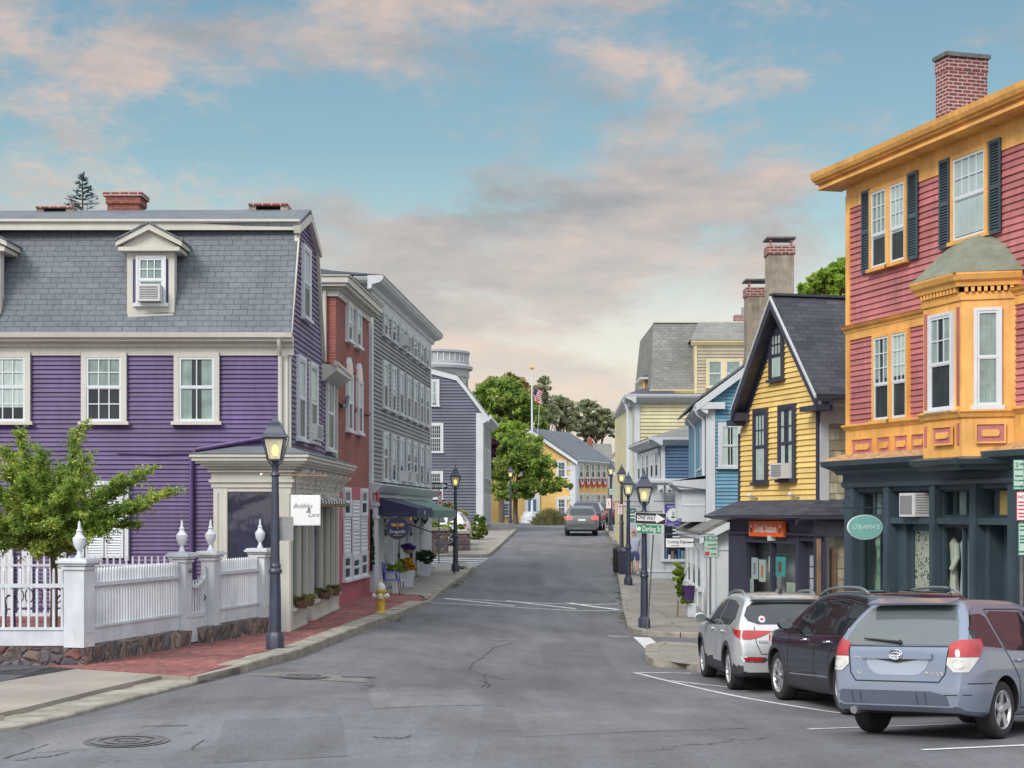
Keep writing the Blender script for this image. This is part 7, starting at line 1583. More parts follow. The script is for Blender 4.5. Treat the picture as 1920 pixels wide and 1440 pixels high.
# --- silver crossover
def kia(c):
 part, patch, line, hw, xr, xf, hit, S = (c[k] for k in ('part', 'patch', 'line', 'hw', 'xr', 'xf', 'hit', 'S'))
 common(c, S, 1.0, [[(-.30, 1.22), (-.02, 1.10), (.06, 1.10), (.06, 1.46), (-.12, 1.44)], [(.12, 1.10), (.98, 1.06), (.96, 1.51), (.30, 1.50), (.12, 1.47)], [(1.06, 1.06), (2.0, 1.02), (1.7, 1.30), (1.45, 1.44), (1.05, 1.51)]],
           [[(.10, 1.52), (.10, 1.08), (.42, .72), (.46, .36)], [(1.02, 1.53), (1.03, 1.06), (1.05, .34)], [(2.12, 1.02), (2.16, .7), (2.1, .36)]])
 part('rear_window', lambda m: patch(m, 'rear', [(-.52, 1.14), (.52, 1.14), (.70, 1.20), (.745, 1.28), (.68, 1.42), (.56, 1.50), (-.56, 1.50), (-.68, 1.42), (-.745, 1.28), (-.70, 1.20)], M_cglass, .006, .07))
 part('sticker', lambda m: (patch(m, 'rear', [(.46 + .055 * math.cos(t), 1.22 + .055 * math.sin(t)) for t in [i * math.pi / 8 for i in range(16)]], M_white, .014, .2), patch(m, 'rear', [(.46 + .035 * math.cos(t), 1.22 + .02 * math.sin(t)) for t in [i * math.pi / 8 for i in range(16)]], M_tail, .02, .2)))
 part('spoiler', lambda m: m.prism([(xr + .62, 1.59), (xr + .33, 1.56), (xr + .34, 1.54), (xr + .6, 1.53)], lambda p, t: (p[0], t, p[1]), -.6, .6, c['paint']))
 for s in (1, -1): 
  q = 'rl' if s > 0 else 'rr'
  part('tail_light', lambda m: patch(m, q, [(-.36, 1.035), (-.33, .99), (-.24, .93), (-.13, .895), (.0, .90), (.14, .96), (.36, 1.06), (.0, 1.045)], M_tail, .013, .05))
  part('fog_lamp', lambda m: (patch(m, 'rear', [(s * .40, .57), (s * .46, .52), (s * .80, .53), (s * .83, .62), (s * .44, .61)], M_chrome, .01, .06), patch(m, 'rear', [(s * .46, .575), (s * .50, .54), (s * .78, .55), (s * .80, .605), (s * .48, .598)], M_tail, .02, .06)))
 part('light_bar', lambda m: patch(m, 'rear', [(-.40, 1.0), (.40, 1.0), (.40, 1.03), (-.40, 1.03)], M_tail, .012, .1))
 def gp(m): line(m, 'rear', [(-.60, 1.1), (-.585, .85), (-.50, .66), (.50, .66), (.585, .85), (.60, 1.1)], .014); line(m, 'rear', [(-.54, .84), (.54, .84)], .012); line(m, 'rear', [(-.9, .64), (-.6, .635)], .01)
 part('tailgate_gap', gp)
 part('licence_plate', lambda m: patch(m, 'rear', [(-.2, .70), (.2, .70), (.2, .80), (-.2, .80)], M_plate, .008, .2))
 def em(m):
  h, _ = hit('rear', 0, .93); m.tube([(h.x - .012, .085 * math.cos(t), .93 + .045 * math.sin(t)) for t in [i * math.pi / 10 for i in range(21)]], .007, M_chrome, 5)
  patch(m, 'rear', [(.08 * math.cos(t), .93 + .04 * math.sin(t)) for t in [i * math.pi / 8 for i in range(16)]], M_black, .008, .2); m.text('KIA', .06, M_chrome, Matrix.Translation((h.x - .016, 0, .93)) @ FLR, .004)
  h, _ = hit('rear', .5, .86); m.text('SPORTAGE EX', .04, M_chrome, Matrix.Translation((h.x - .01, .42, .87)) @ FLR, .004)
 part('emblem', em)
 for sd in ('left', 'right'):
  for ax in (0, S['wb']):
   def arch(m):
    r0, r1 = S['r'] + .05, S['r'] + .12; k = 18; o = [(ax + r1 * math.cos(math.pi * i / k), S['r'] + r1 * math.sin(math.pi * i / k)) for i in range(k + 1)]; q = [(ax + r0 * math.cos(math.pi * i / k), S['r'] + r0 * math.sin(math.pi * i / k)) for i in range(k, -1, -1)]
    for i in range(k):
     patch(m, sd, [o[i], o[i + 1], q[k - 1 - i], q[k - i]], M_plast, .012, .3, .02)
   part('wheel_arch_trim', arch)
 rails(c, lambda x: smooth_curve(S['top'], x), .0, 1.75, .60, M_steel, .045)
 part('aerial', lambda m: m.prism([(.0, 1.63), (.18, 1.63), (.02, 1.72)], lambda p, t: (p[0] - .1, t, p[1]), -.02, .02, M_black))
SPEC_K = dict(L=4.48, W=1.855, H=1.64, ro=.90, fo=.90, wb=2.67, r=.36, tw=.23, rt=.13, round=.36, clad=.47,
 top=[(-.90, .70), (-.88, .84), (-.82, 1.02), (-.77, 1.12), (-.62, 1.36), (-.45, 1.53), (-.3, 1.59), (.4, 1.63), (1.0, 1.61), (1.5, 1.53), (1.95, 1.33), (2.3, 1.13), (2.7, 1.06), (3.2, .98), (3.45, .85), (3.57, .62)],
 sec=[(.2, .86), (.4, .91), (.6, .925), (.85, .925), (1.0, .90), (1.12, .86), (1.3, .78), (1.5, .69), (1.7, .62)],
 spokes=5, twin=True, sw=(.045, .035), mirror=(1.92, 1.08), handles=(.45, 1.4), hz=.98, hm=M_chrome, fn=kia, wind=[(1.5, -.64), (2.08, -.74), (2.2, 0), (2.08, .74), (1.5, .64), (1.42, 0)])
# --- big black sport utility vehicle
def suv(c):
 part, patch, line, hw, xr, xf, hit, S = (c[k] for k in ('part', 'patch', 'line', 'hw', 'xr', 'xf', 'hit', 'S'))
 common(c, S, 1.0, [[(-.62, 1.18), (-.1, 1.13), (-.02, 1.13), (-.02, 1.55), (-.45, 1.52), (-.58, 1.36)], [(.06, 1.13), (1.02, 1.10), (1.0, 1.60), (.14, 1.58), (.06, 1.56)], [(1.10, 1.10), (2.1, 1.07), (1.8, 1.38), (1.55, 1.53), (1.09, 1.60)]],
           [[(.04, 1.62), (.04, 1.12), (.44, .80), (.50, .40)], [(1.06, 1.64), (1.06, 1.1), (1.08, .38)], [(2.22, 1.08), (2.26, .7), (2.2, .40)], [(.1, .98), (2.2, .95), (3.0, .97)]])
 def tr(m):
  for sd in ('left', 'right'): line(m, sd, [(.5, .50), (2.2, .46)], .02, M_chrome, .008); line(m, sd, [(-.6, 1.10), (2.15, 1.045)], .012, M_chrome, .006); line(m, sd, [(2.15, 1.05), (1.8, 1.40), (1.56, 1.55), (1.1, 1.62), (.1, 1.6), (-.45, 1.54)], .012, M_chrome, .006)
 part('chrome_trim', tr)
 part('rear_window', lambda m: patch(m, 'rear', [(-.64, 1.16), (.64, 1.16), (.72, 1.3), (.6, 1.58), (-.6, 1.58), (-.72, 1.3)], M_cglass, .006, .08))
 for s in (1, -1): part('tail_light', lambda m: patch(m, 'rear', [(s * .72, .85), (s * .93, .85), (s * .90, 1.25), (s * .78, 1.25)], M_tail, .012, .08)); part('head_light', lambda m: patch(m, 'front', [(s * .50, .80), (s * .86, .80), (s * .86, .92), (s * .50, .88)], M_headl, .012, .08))
 part('grille', lambda m: patch(m, 'front', [(-.45, .55), (.45, .55), (.48, .86), (-.48, .86)], M_plast, .012, .1))
 for sd in ('left', 'right'):
  for ax in (0, S['wb']):
   def arch(m):
    r0, r1 = S['r'] + .055, S['r'] + .11; k = 18; o = [(ax + r1 * math.cos(math.pi * i / k), S['r'] + r1 * math.sin(math.pi * i / k)) for i in range(k + 1)]; q = [(ax + r0 * math.cos(math.pi * i / k), S['r'] + r0 * math.sin(math.pi * i / k)) for i in range(k, -1, -1)]
    for i in range(k): patch(m, sd, [o[i], o[i + 1], q[k - 1 - i], q[k - i]], M_plast, .014, .3, .03)
   part('wheel_arch_trim', arch)
 rails(c, lambda x: smooth_curve(S['top'], x), -.35, 1.75, .66, M_steel, .055)
SPEC_B = dict(L=4.75, W=1.96, H=1.74, ro=.95, fo=.95, wb=2.85, r=.385, tw=.25, rt=.12, round=.34, clad=.5,
 top=[(-.95, .70), (-.93, .90), (-.87, 1.12), (-.72, 1.42), (-.55, 1.63), (-.4, 1.69), (.4, 1.73), (1.1, 1.71), (1.6, 1.63), (2.1, 1.40), (2.45, 1.20), (2.9, 1.14), (3.4, 1.07), (3.65, .92), (3.79, .65)],
 sec=[(.2, .90), (.4, .955), (.65, .98), (.9, .975), (1.05, .95), (1.15, .91), (1.35, .83), (1.6, .73), (1.8, .68)],
 spokes=6, twin=True, sw=(.04, .035), mirror=(2.02, 1.14), handles=(.5, 1.5), hz=1.0, hm=M_chrome, fn=suv, wind=[(1.62, -.68), (2.2, -.78), (2.34, 0), (2.2, .78), (1.62, .68), (1.54, 0)])
def far(c):
 part, patch, line, S, hit = c['part'], c['patch'], c['line'], c['S'], c['hit']
 common(c, S, 1.0, [[(-.30, 1.22), (.06, 1.10), (.06, 1.46), (-.12, 1.44)], [(.12, 1.10), (.98, 1.06), (.96, 1.51), (.30, 1.50)], [(1.06, 1.06), (2.0, 1.02), (1.45, 1.44), (1.05, 1.51)]], [[(1.02, 1.53), (1.05, .34)]])
 part('rear_window', lambda m: patch(m, 'rear', [(-.6, 1.14), (.6, 1.14), (.70, 1.28), (.60, 1.50), (-.60, 1.50), (-.70, 1.28)], M_cglass, .006, .1))
 for s in (1, -1): part('tail_light', lambda m: patch(m, 'rl' if s > 0 else 'rr', [(-.22, .93), (.05, .90), (.16, 1.0), (.1, 1.06), (-.2, 1.05)], S.get('tailm', M_tail), .012, .07))
 part('licence_plate', lambda m: patch(m, 'rear', [(-.2, .84), (.2, .84), (.2, .94), (-.2, .94)], M_plate, .008, .2))
 part('bumper_trim', lambda m: patch(m, 'rear', [(-.5, .42), (.5, .42), (.5, .46), (-.5, .46)], M_chrome, .01, .2))
 rails(c, lambda x: smooth_curve(S['top'], x), .0, 1.75, .60, M_steel, .06)
def place(root, x, y, heading, h=0.0, wb=2.6):
 """origin = rear axle centre; heading = (hx, hy)"""
 hx, hy = heading; l = math.hypot(hx, hy); hx, hy = hx / l, hy / l
 f = Vector((hx * 2.6, hy * 2.6, gz(x + hx * 2.6, y + hy * 2.6) - gz(x, y))).normalized(); e = .7; lx, ly = -hy, hx
 l_ = Vector((lx * 2 * e, ly * 2 * e, gz(x + lx * e, y + ly * e) - gz(x - lx * e, y - ly * e))).normalized()
 up = f.cross(l_).normalized(); l_ = up.cross(f)
 root.rotation_euler = Matrix((f, l_, up)).transposed().to_euler(); root.location = (x, y, gz(x, y) + h)
P_sil = carpaint('silver_blue_paint', (.20, .238, .315)); P_kia = carpaint('silver_paint', (.50, .52, .53)); P_blk = carpaint('black_paint', (.008, .010, .024), 0, .10); P_gry = carpaint('grey_green_paint', (.11, .13, .135)); P_navy = carpaint('dark_blue_paint', (.02, .022, .05), .4); P_redc = carpaint('red_paint', (.4, .02, .03), .3); P_wht = carpaint('white_car_paint', (.62, .64, .68), .1)
c1 = make_car('parked_car', 'silver-blue hatchback parked nearest, its rear wiper and red and clear tail lights towards us', SPEC_M, P_sil, 'cars parked at an angle on the right'); place(c1, 4.80, 18.25, (.655, .755))
c2 = make_car('parked_car', 'silver crossover with a full-width red light bar, farthest of the three parked', SPEC_K, P_kia, 'cars parked at an angle on the right'); place(c2, 4.56, 27.2, (-.045, 1))
c3 = make_car('parked_car', 'black sport utility vehicle with chrome roof rails, parked between the two silver cars', SPEC_B, P_blk, 'cars parked at an angle on the right'); place(c3, 5.55, 22.55, (-.15, .99))
S2 = dict(SPEC_K); S2['fn'] = far; S2['tailm'] = M_brake; S2['twin'] = False
c4 = make_car('moving_car', 'grey-green crossover driving away up the street with brake lights lit', S2, P_gry); place(c4, Xp(1091, 88), 88.5, (0.02, 1))
S3 = dict(SPEC_B); S3['fn'] = far; S3['twin'] = False
c5 = make_car('distant_car', 'dark blue sport utility vehicle parked just beyond the braking car', S3, P_navy, 'cars parked along the far right kerb'); place(c5, Xp(1099, 98), 97, (0.12, 1))
S4 = dict(SPEC_K); S4['fn'] = far; S4['twin'] = False
c6 = make_car('distant_car', 'black car parked in front of the row, right behind the dark blue one', S4, P_blk, 'cars parked along the far right kerb'); place(c6, Xp(1122, 106), 106, (0.2, 1))
c7 = make_car('distant_car', 'small red car parked beyond the lamp posts', dict(S4), P_redc, 'cars parked along the far right kerb'); place(c7, Xp(1151, 113), 113, (0.9, .5))
c9 = make_car('distant_car', 'pale silver car at the far end of the parked row', dict(S4), P_wht, 'cars parked along the far right kerb'); place(c9, Xp(1160, 121), 121, (1, .3))
S5 = dict(SPEC_M); 
c8 = make_car('driveway_car', 'white car standing in the driveway behind the green bush, tail towards the street', dict(S4), P_wht); place(c8, -2.95, 77.3, (-1, .10), .13)
# ------------------------------------------------------------ street furniture
def lamp_post(x, y, label, h=3.9, arm=False, sc=1.0):
 root = empty('street_lamp', (x, y, gz(x, y) + HS - .01), label, 'street lamp', 'black lantern street lamps'); M = M_iron
 def part(n, mb, p=root): return mb.build(n, p, world=False)
 m = MB(); q = math.pi / 8
 m.lathe([(.16, 0), (.16, .22), (.14, .26), (.125, .30)], M, n=8, ang=q, smooth=False)
 m.lathe([(.108, .28), (.10, .95), (.09, 1.32)], M, n=8, ang=q, smooth=False)
 m.lathe([(.11, 1.30), (.12, 1.33), (.11, 1.37), (.09, 1.39), (.10, 1.43), (.085, 1.46)], M, n=16)
 m.lathe([(.078, 1.44), (.058, h - .85)], M, n=12)
 m.lathe([(.065, h - .95), (.085, h - .92), (.07, h - .88), (.05, h - .86), (.05, h - .72), (.075, h - .69), (.05, h - .66)], M, n=12); part('post', m)
 zb, zt = h - .66, h - .30; wb, wt = .105, .175
 m = MB(); a = math.pi / 4
 for i in range(4):
  t = a + i * math.pi / 2; m.tube([(wb * 1.38 * math.cos(t), wb * 1.38 * math.sin(t), zb), (wt * 1.38 * math.cos(t), wt * 1.38 * math.sin(t), zt)], .012, M, 6)
  m.tube([(.05 * math.cos(t), .05 * math.sin(t), zb - .12), (wb * 1.5 * math.cos(t), wb * 1.5 * math.sin(t), zb - .03), (wt * 1.62 * math.cos(t), wt * 1.62 * math.sin(t), zt)], .008, M, 5)
 m.box(-wb, wb, -wb, wb, zb - .02, zb + .01, M); m.box(-wt, wt, -wt, wt, zt - .015, zt + .02, M); fr = part('lantern_frame', m)
 m = MB(); g = .97
 m.mesh([(-wb * g, -wb * g, zb), (wb * g, -wb * g, zb), (wb * g, wb * g, zb), (-wb * g, wb * g, zb), (-wt * g, -wt * g, zt), (wt * g, -wt * g, zt), (wt * g, wt * g, zt), (-wt * g, wt * g, zt)], [(0, 1, 5, 4), (1, 2, 6, 5), (2, 3, 7, 6), (3, 0, 4, 7)], M_lampg); part('lantern_glass', m)
 m = MB(); m.ball((0, 0, zb + .16), (.06, .06, .10), M_flame, 12, 8); m.tube([(0, 0, zb), (0, 0, zb + .08)], .02, M_steel, 6); part('bulb', m)
 m = MB(); pr = [(wt + .045, 0), (wt + .04, .02), (wt * .93, .07), (wt * .72, .17), (wt * .60, .20), (wt * .52, .21), (wt * .52, .25), (wt * .40, .26), (.03, .34), (.022, .37), (.03, .39), (.012, .41), (.004, .47)]
 m.lathe([(r * 1.414 if i < 8 else r * 1.2, zt + .02 + z) for i, (r, z) in enumerate(pr)], M, n=4, ang=a, smooth=False); part('roof_cap', m)
 if arm: m = MB(); m.tube([(-.45, 0, h - .92), (.45, 0, h - .92)], .013, M, 6); m.ball((-.45, 0, h - .92), .022, M, 8, 6); m.ball((.45, 0, h - .92), .022, M, 8, 6); part('ladder_arm', m)
 return root
def at(px, py): return G(px, py, HS)
x, y = at(516, 1217); lp1 = lamp_post(x, y, 'black street lamp standing nearest on the brick sidewalk, in front of the cream corner shop')
x, y = at(1208, 1177); LAMP2 = (x, y); lp2 = lamp_post(x, y, 'black street lamp carrying the one way and street name signs', arm=True)
x, y = at(1178, 1097); LAMP3 = (x, y); lamp_post(x, y, 'black street lamp beside the walking man on the right sidewalk', arm=True)
lamp_post(Xp(1165.5, 73), 73, 'black street lamp just behind the litter bins')
lamp_post(Xp(1145, 92), 92, 'black street lamp farthest up the right sidewalk')
x, y = at(854, 1071); lamp_post(x, y, 'black street lamp at the left crossing corner, beyond the awnings')
lamp_post(Xp(957, 112), 112, 'faint street lamp in front of the leafy street tree')
def sheet_sign(name, label, cx, Y, py, w, h, back, rows, rz=0.0, th=.03, border=None, cat='sign', group=None, posts=None, tilt=0.0, roundr=0):
 """flat sign facing the viewer; rows: (text, size, x, z, material, kwargs)"""
 X = Xp(cx, Y); Z = Zp(py, Y); root = empty(name, (X, Y, Z), label, cat, group, rz)
 T = Matrix.Rotation(tilt, 4, 'Y')
 m = MB(T); r = roundr
 if r == 'oval': pts = [(w / 2 * math.cos(t), h / 2 * math.sin(t)) for t in [i * math.pi / 24 for i in range(48)]]
 elif r: pts = [(sx * (w / 2 - r) + r * math.cos(a), sz * (h / 2 - r) + r * math.sin(a)) for (sx, sz, a0) in ((1, 1, 0), (-1, 1, 90), (-1, -1, 180), (1, -1, 270)) for a in (R(a0), R(a0 + 45), R(a0 + 90))]
 else: pts = [(-w / 2, -h / 2), (w / 2, -h / 2), (w / 2, h / 2), (-w / 2, h / 2)]
 m.prism(pts, lambda p, t: (p[0], t, p[1]), 0, th, border or back)
 if border: m.prism([(p[0] * (1 - .05 * min(1, .5 / w)), p[1] * (1 - .05 * min(1, .6 / h))) for p in pts], lambda p, t: (p[0], t, p[1]), -.003, 0.0, back)
 panel = m.build('panel', root, world=False)
 for i, (tx, sz, ox, oz, mt, kw) in enumerate(rows):
  q = MB(); q.text(tx, sz, mt, T @ Matrix.Translation((ox, -.006, oz)) @ Matrix(((1, 0, 0, 0), (0, 0, -1, 0), (0, 1, 0, 0), (0, 0, 0, 1))), .004, **kw); q.build('lettering', root, world=False)
 return root, T
Mk = paint('sign_black', (.02, .02, .03), .5, .05); Mgreen = paint('sign_green', (.02, .24, .12), .4, .06); Mw2 = paint('sign_white', (.72, .74, .75), .4, .05); Mrd = paint('sign_red', (.5, .05, .06), .4, .05); Msnavy = paint('sign_navy', (.03, .035, .10), .4, .06); Mgold = paint('sign_gold', (.62, .36, .06), .4, .08); Mtq = paint('sign_turquoise', (.20, .47, .45), .5, .08); Mor = paint('sign_orange', (.80, .13, .03), .45, .06); Mpur = paint('sign_violet', (.07, .05, .25), .45, .08); Mpg = paint('sign_pale_green', (.42, .56, .50), .5, .06); Mdg = paint('sign_dark_green', (.03, .17, .10), .5)
def arrow(root, T, x0, x1, z, hh, mt, o=-.005, sh=.45):
 m = MB(T); d = 1 if x1 > x0 else -1; xm = x1 - d * abs(x1 - x0) * .55
 m.prism([(x0, z - hh * sh), (xm, z - hh * sh), (xm, z - hh), (x1, z), (xm, z + hh), (xm, z + hh * sh), (x0, z + hh * sh)], lambda p, t: (p[0], t, p[1]), o, o + .003, mt); m.build('arrow', root, world=False)
# signs on the near right lamp
Y2 = LAMP2[1] - .16
r, T = sheet_sign('one_way_sign', 'black and white one way sign with an arrow, on the lamp at the corner', 1220, Y2, 972, .80, .29, Mk, [], tilt=R(2.5), border=Mw2, cat='traffic sign')
m = MB(T); m.prism([(-.35, -.068), (.14, -.068), (.14, -.12), (.37, 0), (.14, .12), (.14, .068), (-.35, .068)], lambda p, t: (p[0], t, p[1]), -.0058, -.0035, Mw2); m.text('ONE WAY', .135, Mk, T @ Matrix.Translation((-.11, -.008, 0)) @ Matrix(((1, 0, 0, 0), (0, 0, -1, 0), (0, 1, 0, 0), (0, 0, 0, 1))), .003, bold=.003, xs=.72); m.build('arrow', r, world=False)
r, T = sheet_sign('street_name_sign', 'green street name sign below the one way sign', 1217, Y2, 992, .66, .22, Mgreen, [('Darling St', .19, .06, .0, Mw2, dict(bold=.002, xs=.62))], tilt=R(2), border=Mw2)
m = MB(T); m.prism([(-.26 + .055 * math.cos(i * math.pi / 8), .055 * math.sin(i * math.pi / 8)) for i in range(16)], lambda p, t: (p[0], t, p[1]), -.006, -.003, Mw2); m.build('seal', r, world=False)
# thin sign post leaning beside that lamp
x, y = G(1211, 1180, HS); m = MB(); m.tube([(x, y - .45, gz(x, y) + HS), (Xp(1222, y), y - .45, Zp(1002, y))], .022, M_steelk, 6); tag(m.build('sign_post'), 'thin metal pole leaning beside the near right lamp', 'post')
# shop signs on the right
r, T = sheet_sign('shop_sign', 'white hanging board with black lettering and drawn scissors', 1274.5, 43.6, 1018, .75, .24, Mw2, [('Cutting Edge', .12, -.07, .03, Mk, dict(xs=.85))], border=Mw2)
m = MB(); m.box(-.24, -.02, -.008, -.003, -.082, -.07, Mk); m.tube([(.30, -.012, .02), (.44, -.012, .03)], .008, Mk, 5); m.tube([(.20, -.012, .02), (.30, -.012, .02)], .014, Mk, 5); m.build('scissors', r, world=False)
m = MB(); m.tube([(-.36, .015, .14), (-.36, .015, .24)], .008, M_iron, 5); m.tube([(.4, .015, .14), (.4, .015, .24)], .008, M_iron, 5); m.tube([(-.45, .015, .24), (.95, .015, .24)], .014, M_iron, 6); m.build('bracket', r, world=False)
r, T = sheet_sign('shop_sign', 'violet hanging sign with a round white clock-like dial', 1262, 57.3, 966, .60, .82, Mpur, [], border=Mpur, roundr=.06)
m = MB(); m.prism([(.235 * math.cos(t), .235 * math.sin(t) + .02) for t in [i * math.pi / 16 for i in range(32)]], lambda p, t: (p[0], t, p[1]), -.008, -.003, Mw2)
for i in range(24): t = i * math.pi / 12; m.box(.2 * math.cos(t) - .009, .2 * math.cos(t) + .009, -.012, -.008, .2 * math.sin(t) + .011, .2 * math.sin(t) + .029, Mk)
m.box(-.22, .22, -.008, -.003, .32, .33, Mw2); m.box(-.2, .02, -.008, -.003, .29, .30, Mw2); m.box(-.18, .2, -.008, -.003, -.29, -.28, Mw2); m.box(-.2, .04, -.008, -.003, -.36, -.34, Mw2); m.box(-.008, .008, -.012, -.008, -.1, .16, Mk); m.prism([(-.08, -.05), (.08, -.05), (.05, -.10), (-.05, -.10)], lambda p, t: (p[0], t, p[1]), -.012, -.008, Mk)
for z in (.0, .05, .10): m.box(-.05, .05, -.012, -.008, z, z + .012, Mk)
m.build('dial', r, world=False); m = MB(); m.tube([(-.2, .015, .41), (-.2, .015, .5)], .01, M_iron, 5); m.tube([(.2, .015, .41), (.2, .015, .5)], .01, M_iron, 5); m.tube([(-.7, .015, .5), (.8, .015, .5)], .015, M_iron, 6); m.build('bracket', r, world=False)
r, T = sheet_sign('shop_sign', 'small dark green hanging sign with white edge behind the lamp posts', 1186, 64, 966, .34, .62, paint('sign_sage', (.06, .16, .14), .5), [], border=Mw2, roundr=.08)
for z, w_ in ((.15, .12), (.03, .2), (-.1, .16)): m = MB(); m.box(-w_ / 2, w_ / 2, -.008, -.003, z - .02, z + .03, Mw2); m.build('lettering', r, world=False)
m = MB(); m.tube([(-.6, .015, .36), (.5, .015, .36)], .014, M_iron, 6); m.build('bracket', r, world=False)
def pole_sign(name, label, px, pyb, Y, signs, pcat='parking sign', top=None):
 x = Xp(px, Y); z0 = gz(x, Y) + HS; root = empty(name, (x, Y, z0), label, pcat)
 zt = Zp(top, Y) - z0; m = MB(); m.box(-.025, .025, -.012, .012, -.1, zt, M_steelk); m.build('post', root, world=False)
 for (cx, cy, w, h, back, border, rows) in signs:
  m = MB(); X, Z = Xp(cx, Y) - x, Zp(cy, Y) - z0
  m.prism([(X - w / 2, Z - h / 2), (X + w / 2, Z - h / 2), (X + w / 2, Z + h / 2), (X - w / 2, Z + h / 2)], lambda p, t: (p[0], t, p[1]), -.03, -.013, border)
  m.prism([(X - w / 2 + .012, Z - h / 2 + .012), (X + w / 2 - .012, Z - h / 2 + .012), (X + w / 2 - .012, Z + h / 2 - .012), (X - w / 2 + .012, Z + h / 2 - .012)], lambda p, t: (p[0], t, p[1]), -.033, -.03, back)
  for (tx, sz, ox, oz, mt) in rows:
   if tx == 'bar': m.box(X + ox - sz / 2, X + ox + sz / 2, -.036, -.033, Z + oz - .012, Z + oz + .012, mt); continue
   if tx == 'block': m.box(X + ox - sz / 2, X + ox + sz / 2, -.036, -.033, Z + oz - .055, Z + oz + .055, mt); continue
   if tx == 'way': m.prism([(X - .33, Z - .06), (X + .12, Z - .06), (X + .12, Z - .11), (X + .34, Z), (X + .12, Z + .11), (X + .12, Z + .06), (X - .33, Z + .06)], lambda p, t: (p[0], t, p[1]), -.036, -.033, mt); continue
   if tx == '>': m.prism([(X + ox - .08, Z + oz - .012), (X + ox + .03, Z + oz - .012), (X + ox + .03, Z + oz - .03), (X + ox + .08, Z + oz), (X + ox + .03, Z + oz + .03), (X + ox + .03, Z + oz + .012), (X + ox - .08, Z + oz + .012)], lambda p, t: (p[0], t, p[1]), -.037, -.033, mt); continue
   m.text(tx, sz, mt, Matrix.Translation((X + ox, -.038, Z + oz)) @ Matrix(((1, 0, 0, 0), (0, 0, -1, 0), (0, 1, 0, 0), (0, 0, 0, 1))), .003, bold=.001)
  m.build('sign_plate', root, world=False)
 return root
pole_sign('parking_sign', 'pale green two hour parking sign on a pole before the white corner shop', 1332, 1150, 41.6, [(1333, 1025, .37, .55, Mpg, Mdg, [('block', .12, -.12, .2, Mdg), ('2', .13, -.12, .2, Mw2), ('HR', .06, .05, .225, Mdg), ('PARKING', .055, .06, .165, Mdg), ('8:00AM', .07, .02, .05, Mdg), ('TO 6:00PM', .06, .0, -.05, Mdg), ('block', .11, -.1, -.18, Mrd), ('>', .1, .07, -.19, Mdg)])], top=1004)
pole_sign('parking_sign', 'stack of narrow parking plates on a pole at the right edge of the picture', 1915, 1290, 24.5, [(1909, 890, .17, .46, Mpg, Mdg, [('2', .09, -.03, .15, Mdg), ('HR', .05, .04, .16, Mdg), ('PARKING', .03, 0, .08, Mdg), ('8:00AM', .036, 0, -.02, Mdg), ('TO 6:00PM', .03, 0, -.09, Mdg), ('>', .1, .0, -.18, Mdg)]), (1914, 949, .15, .44, Mw2, Mrd, [('NO', .07, 0, .14, Mrd), ('bar', .1, 0, .06, Mrd), ('bar', .1, 0, .01, Mrd), ('bar', .11, 0, -.05, Mrd), ('bar', .1, 0, -.11, Mrd), ('bar', .09, 0, -.16, Mrd)]), (1917, 1011, .15, .5, Mpg, Mdg, [('bar', .1, 0, .2, Mdg), ('bar', .1, 0, .14, Mdg), ('bar', .1, 0, .05, Mdg), ('bar', .1, 0, .0, Mdg), ('bar', .1, 0, -.05, Mdg), ('>', .1, .0, -.19, Mdg)])], top=862)
r_ = pole_sign('one_way_sign', 'black one way sign over a narrow red and white plate, by the left crossing', 823, 1045, 66, [(823, 911, .74, .28, Mk, Mw2, [('way', .6, 0, 0, Mw2), ('ONE WAY', .115, -.1, 0, Mk)]), (825, 934, .18, .62, Mw2, Mrd, [('block', .11, 0, .2, Mrd), ('bar', .13, 0, .1, Mk), ('bar', .12, 0, -.02, Mrd), ('bar', .13, 0, -.09, Mrd), ('block', .1, 0, -.2, Mrd)])], 'traffic sign', top=904)
pole_sign('parking_sign', 'small red and white kerb sign on a dark pole by the far lamp', 1141, 1005, 88, [(1141, 944, .27, .55, Mw2, Mrd, [('bar', .18, 0, .15, Mrd), ('block', .06, 0, .03, Mrd), ('bar', .15, 0, -.08, Mrd), ('bar', .15, 0, -.15, Mrd)]), (1147, 922, .26, .34, Mpg, Mdg, [('bar', .16, 0, .08, Mdg), ('bar', .18, 0, 0, Mdg), ('bar', .14, 0, -.08, Mdg)])], top=915)
pole_sign('parking_sign', 'narrow white sign with red letters fixed beside the lamp behind the bins', 1163, 1035, 72.2, [(1162.5, 955, .23, .48, Mw2, Mrd, [('block', .06, 0, .14, Mrd), ('bar', .15, 0, .05, Mrd), ('bar', .13, 0, -.02, Mrd), ('bar', .14, 0, -.09, Mrd), ('bar', .12, 0, -.17, Mk)]), (1172, 946, .2, .22, Mw2, Mrd, [('bar', .12, 0, .03, Mrd), ('bar', .12, 0, -.04, Mrd)])], top=940)
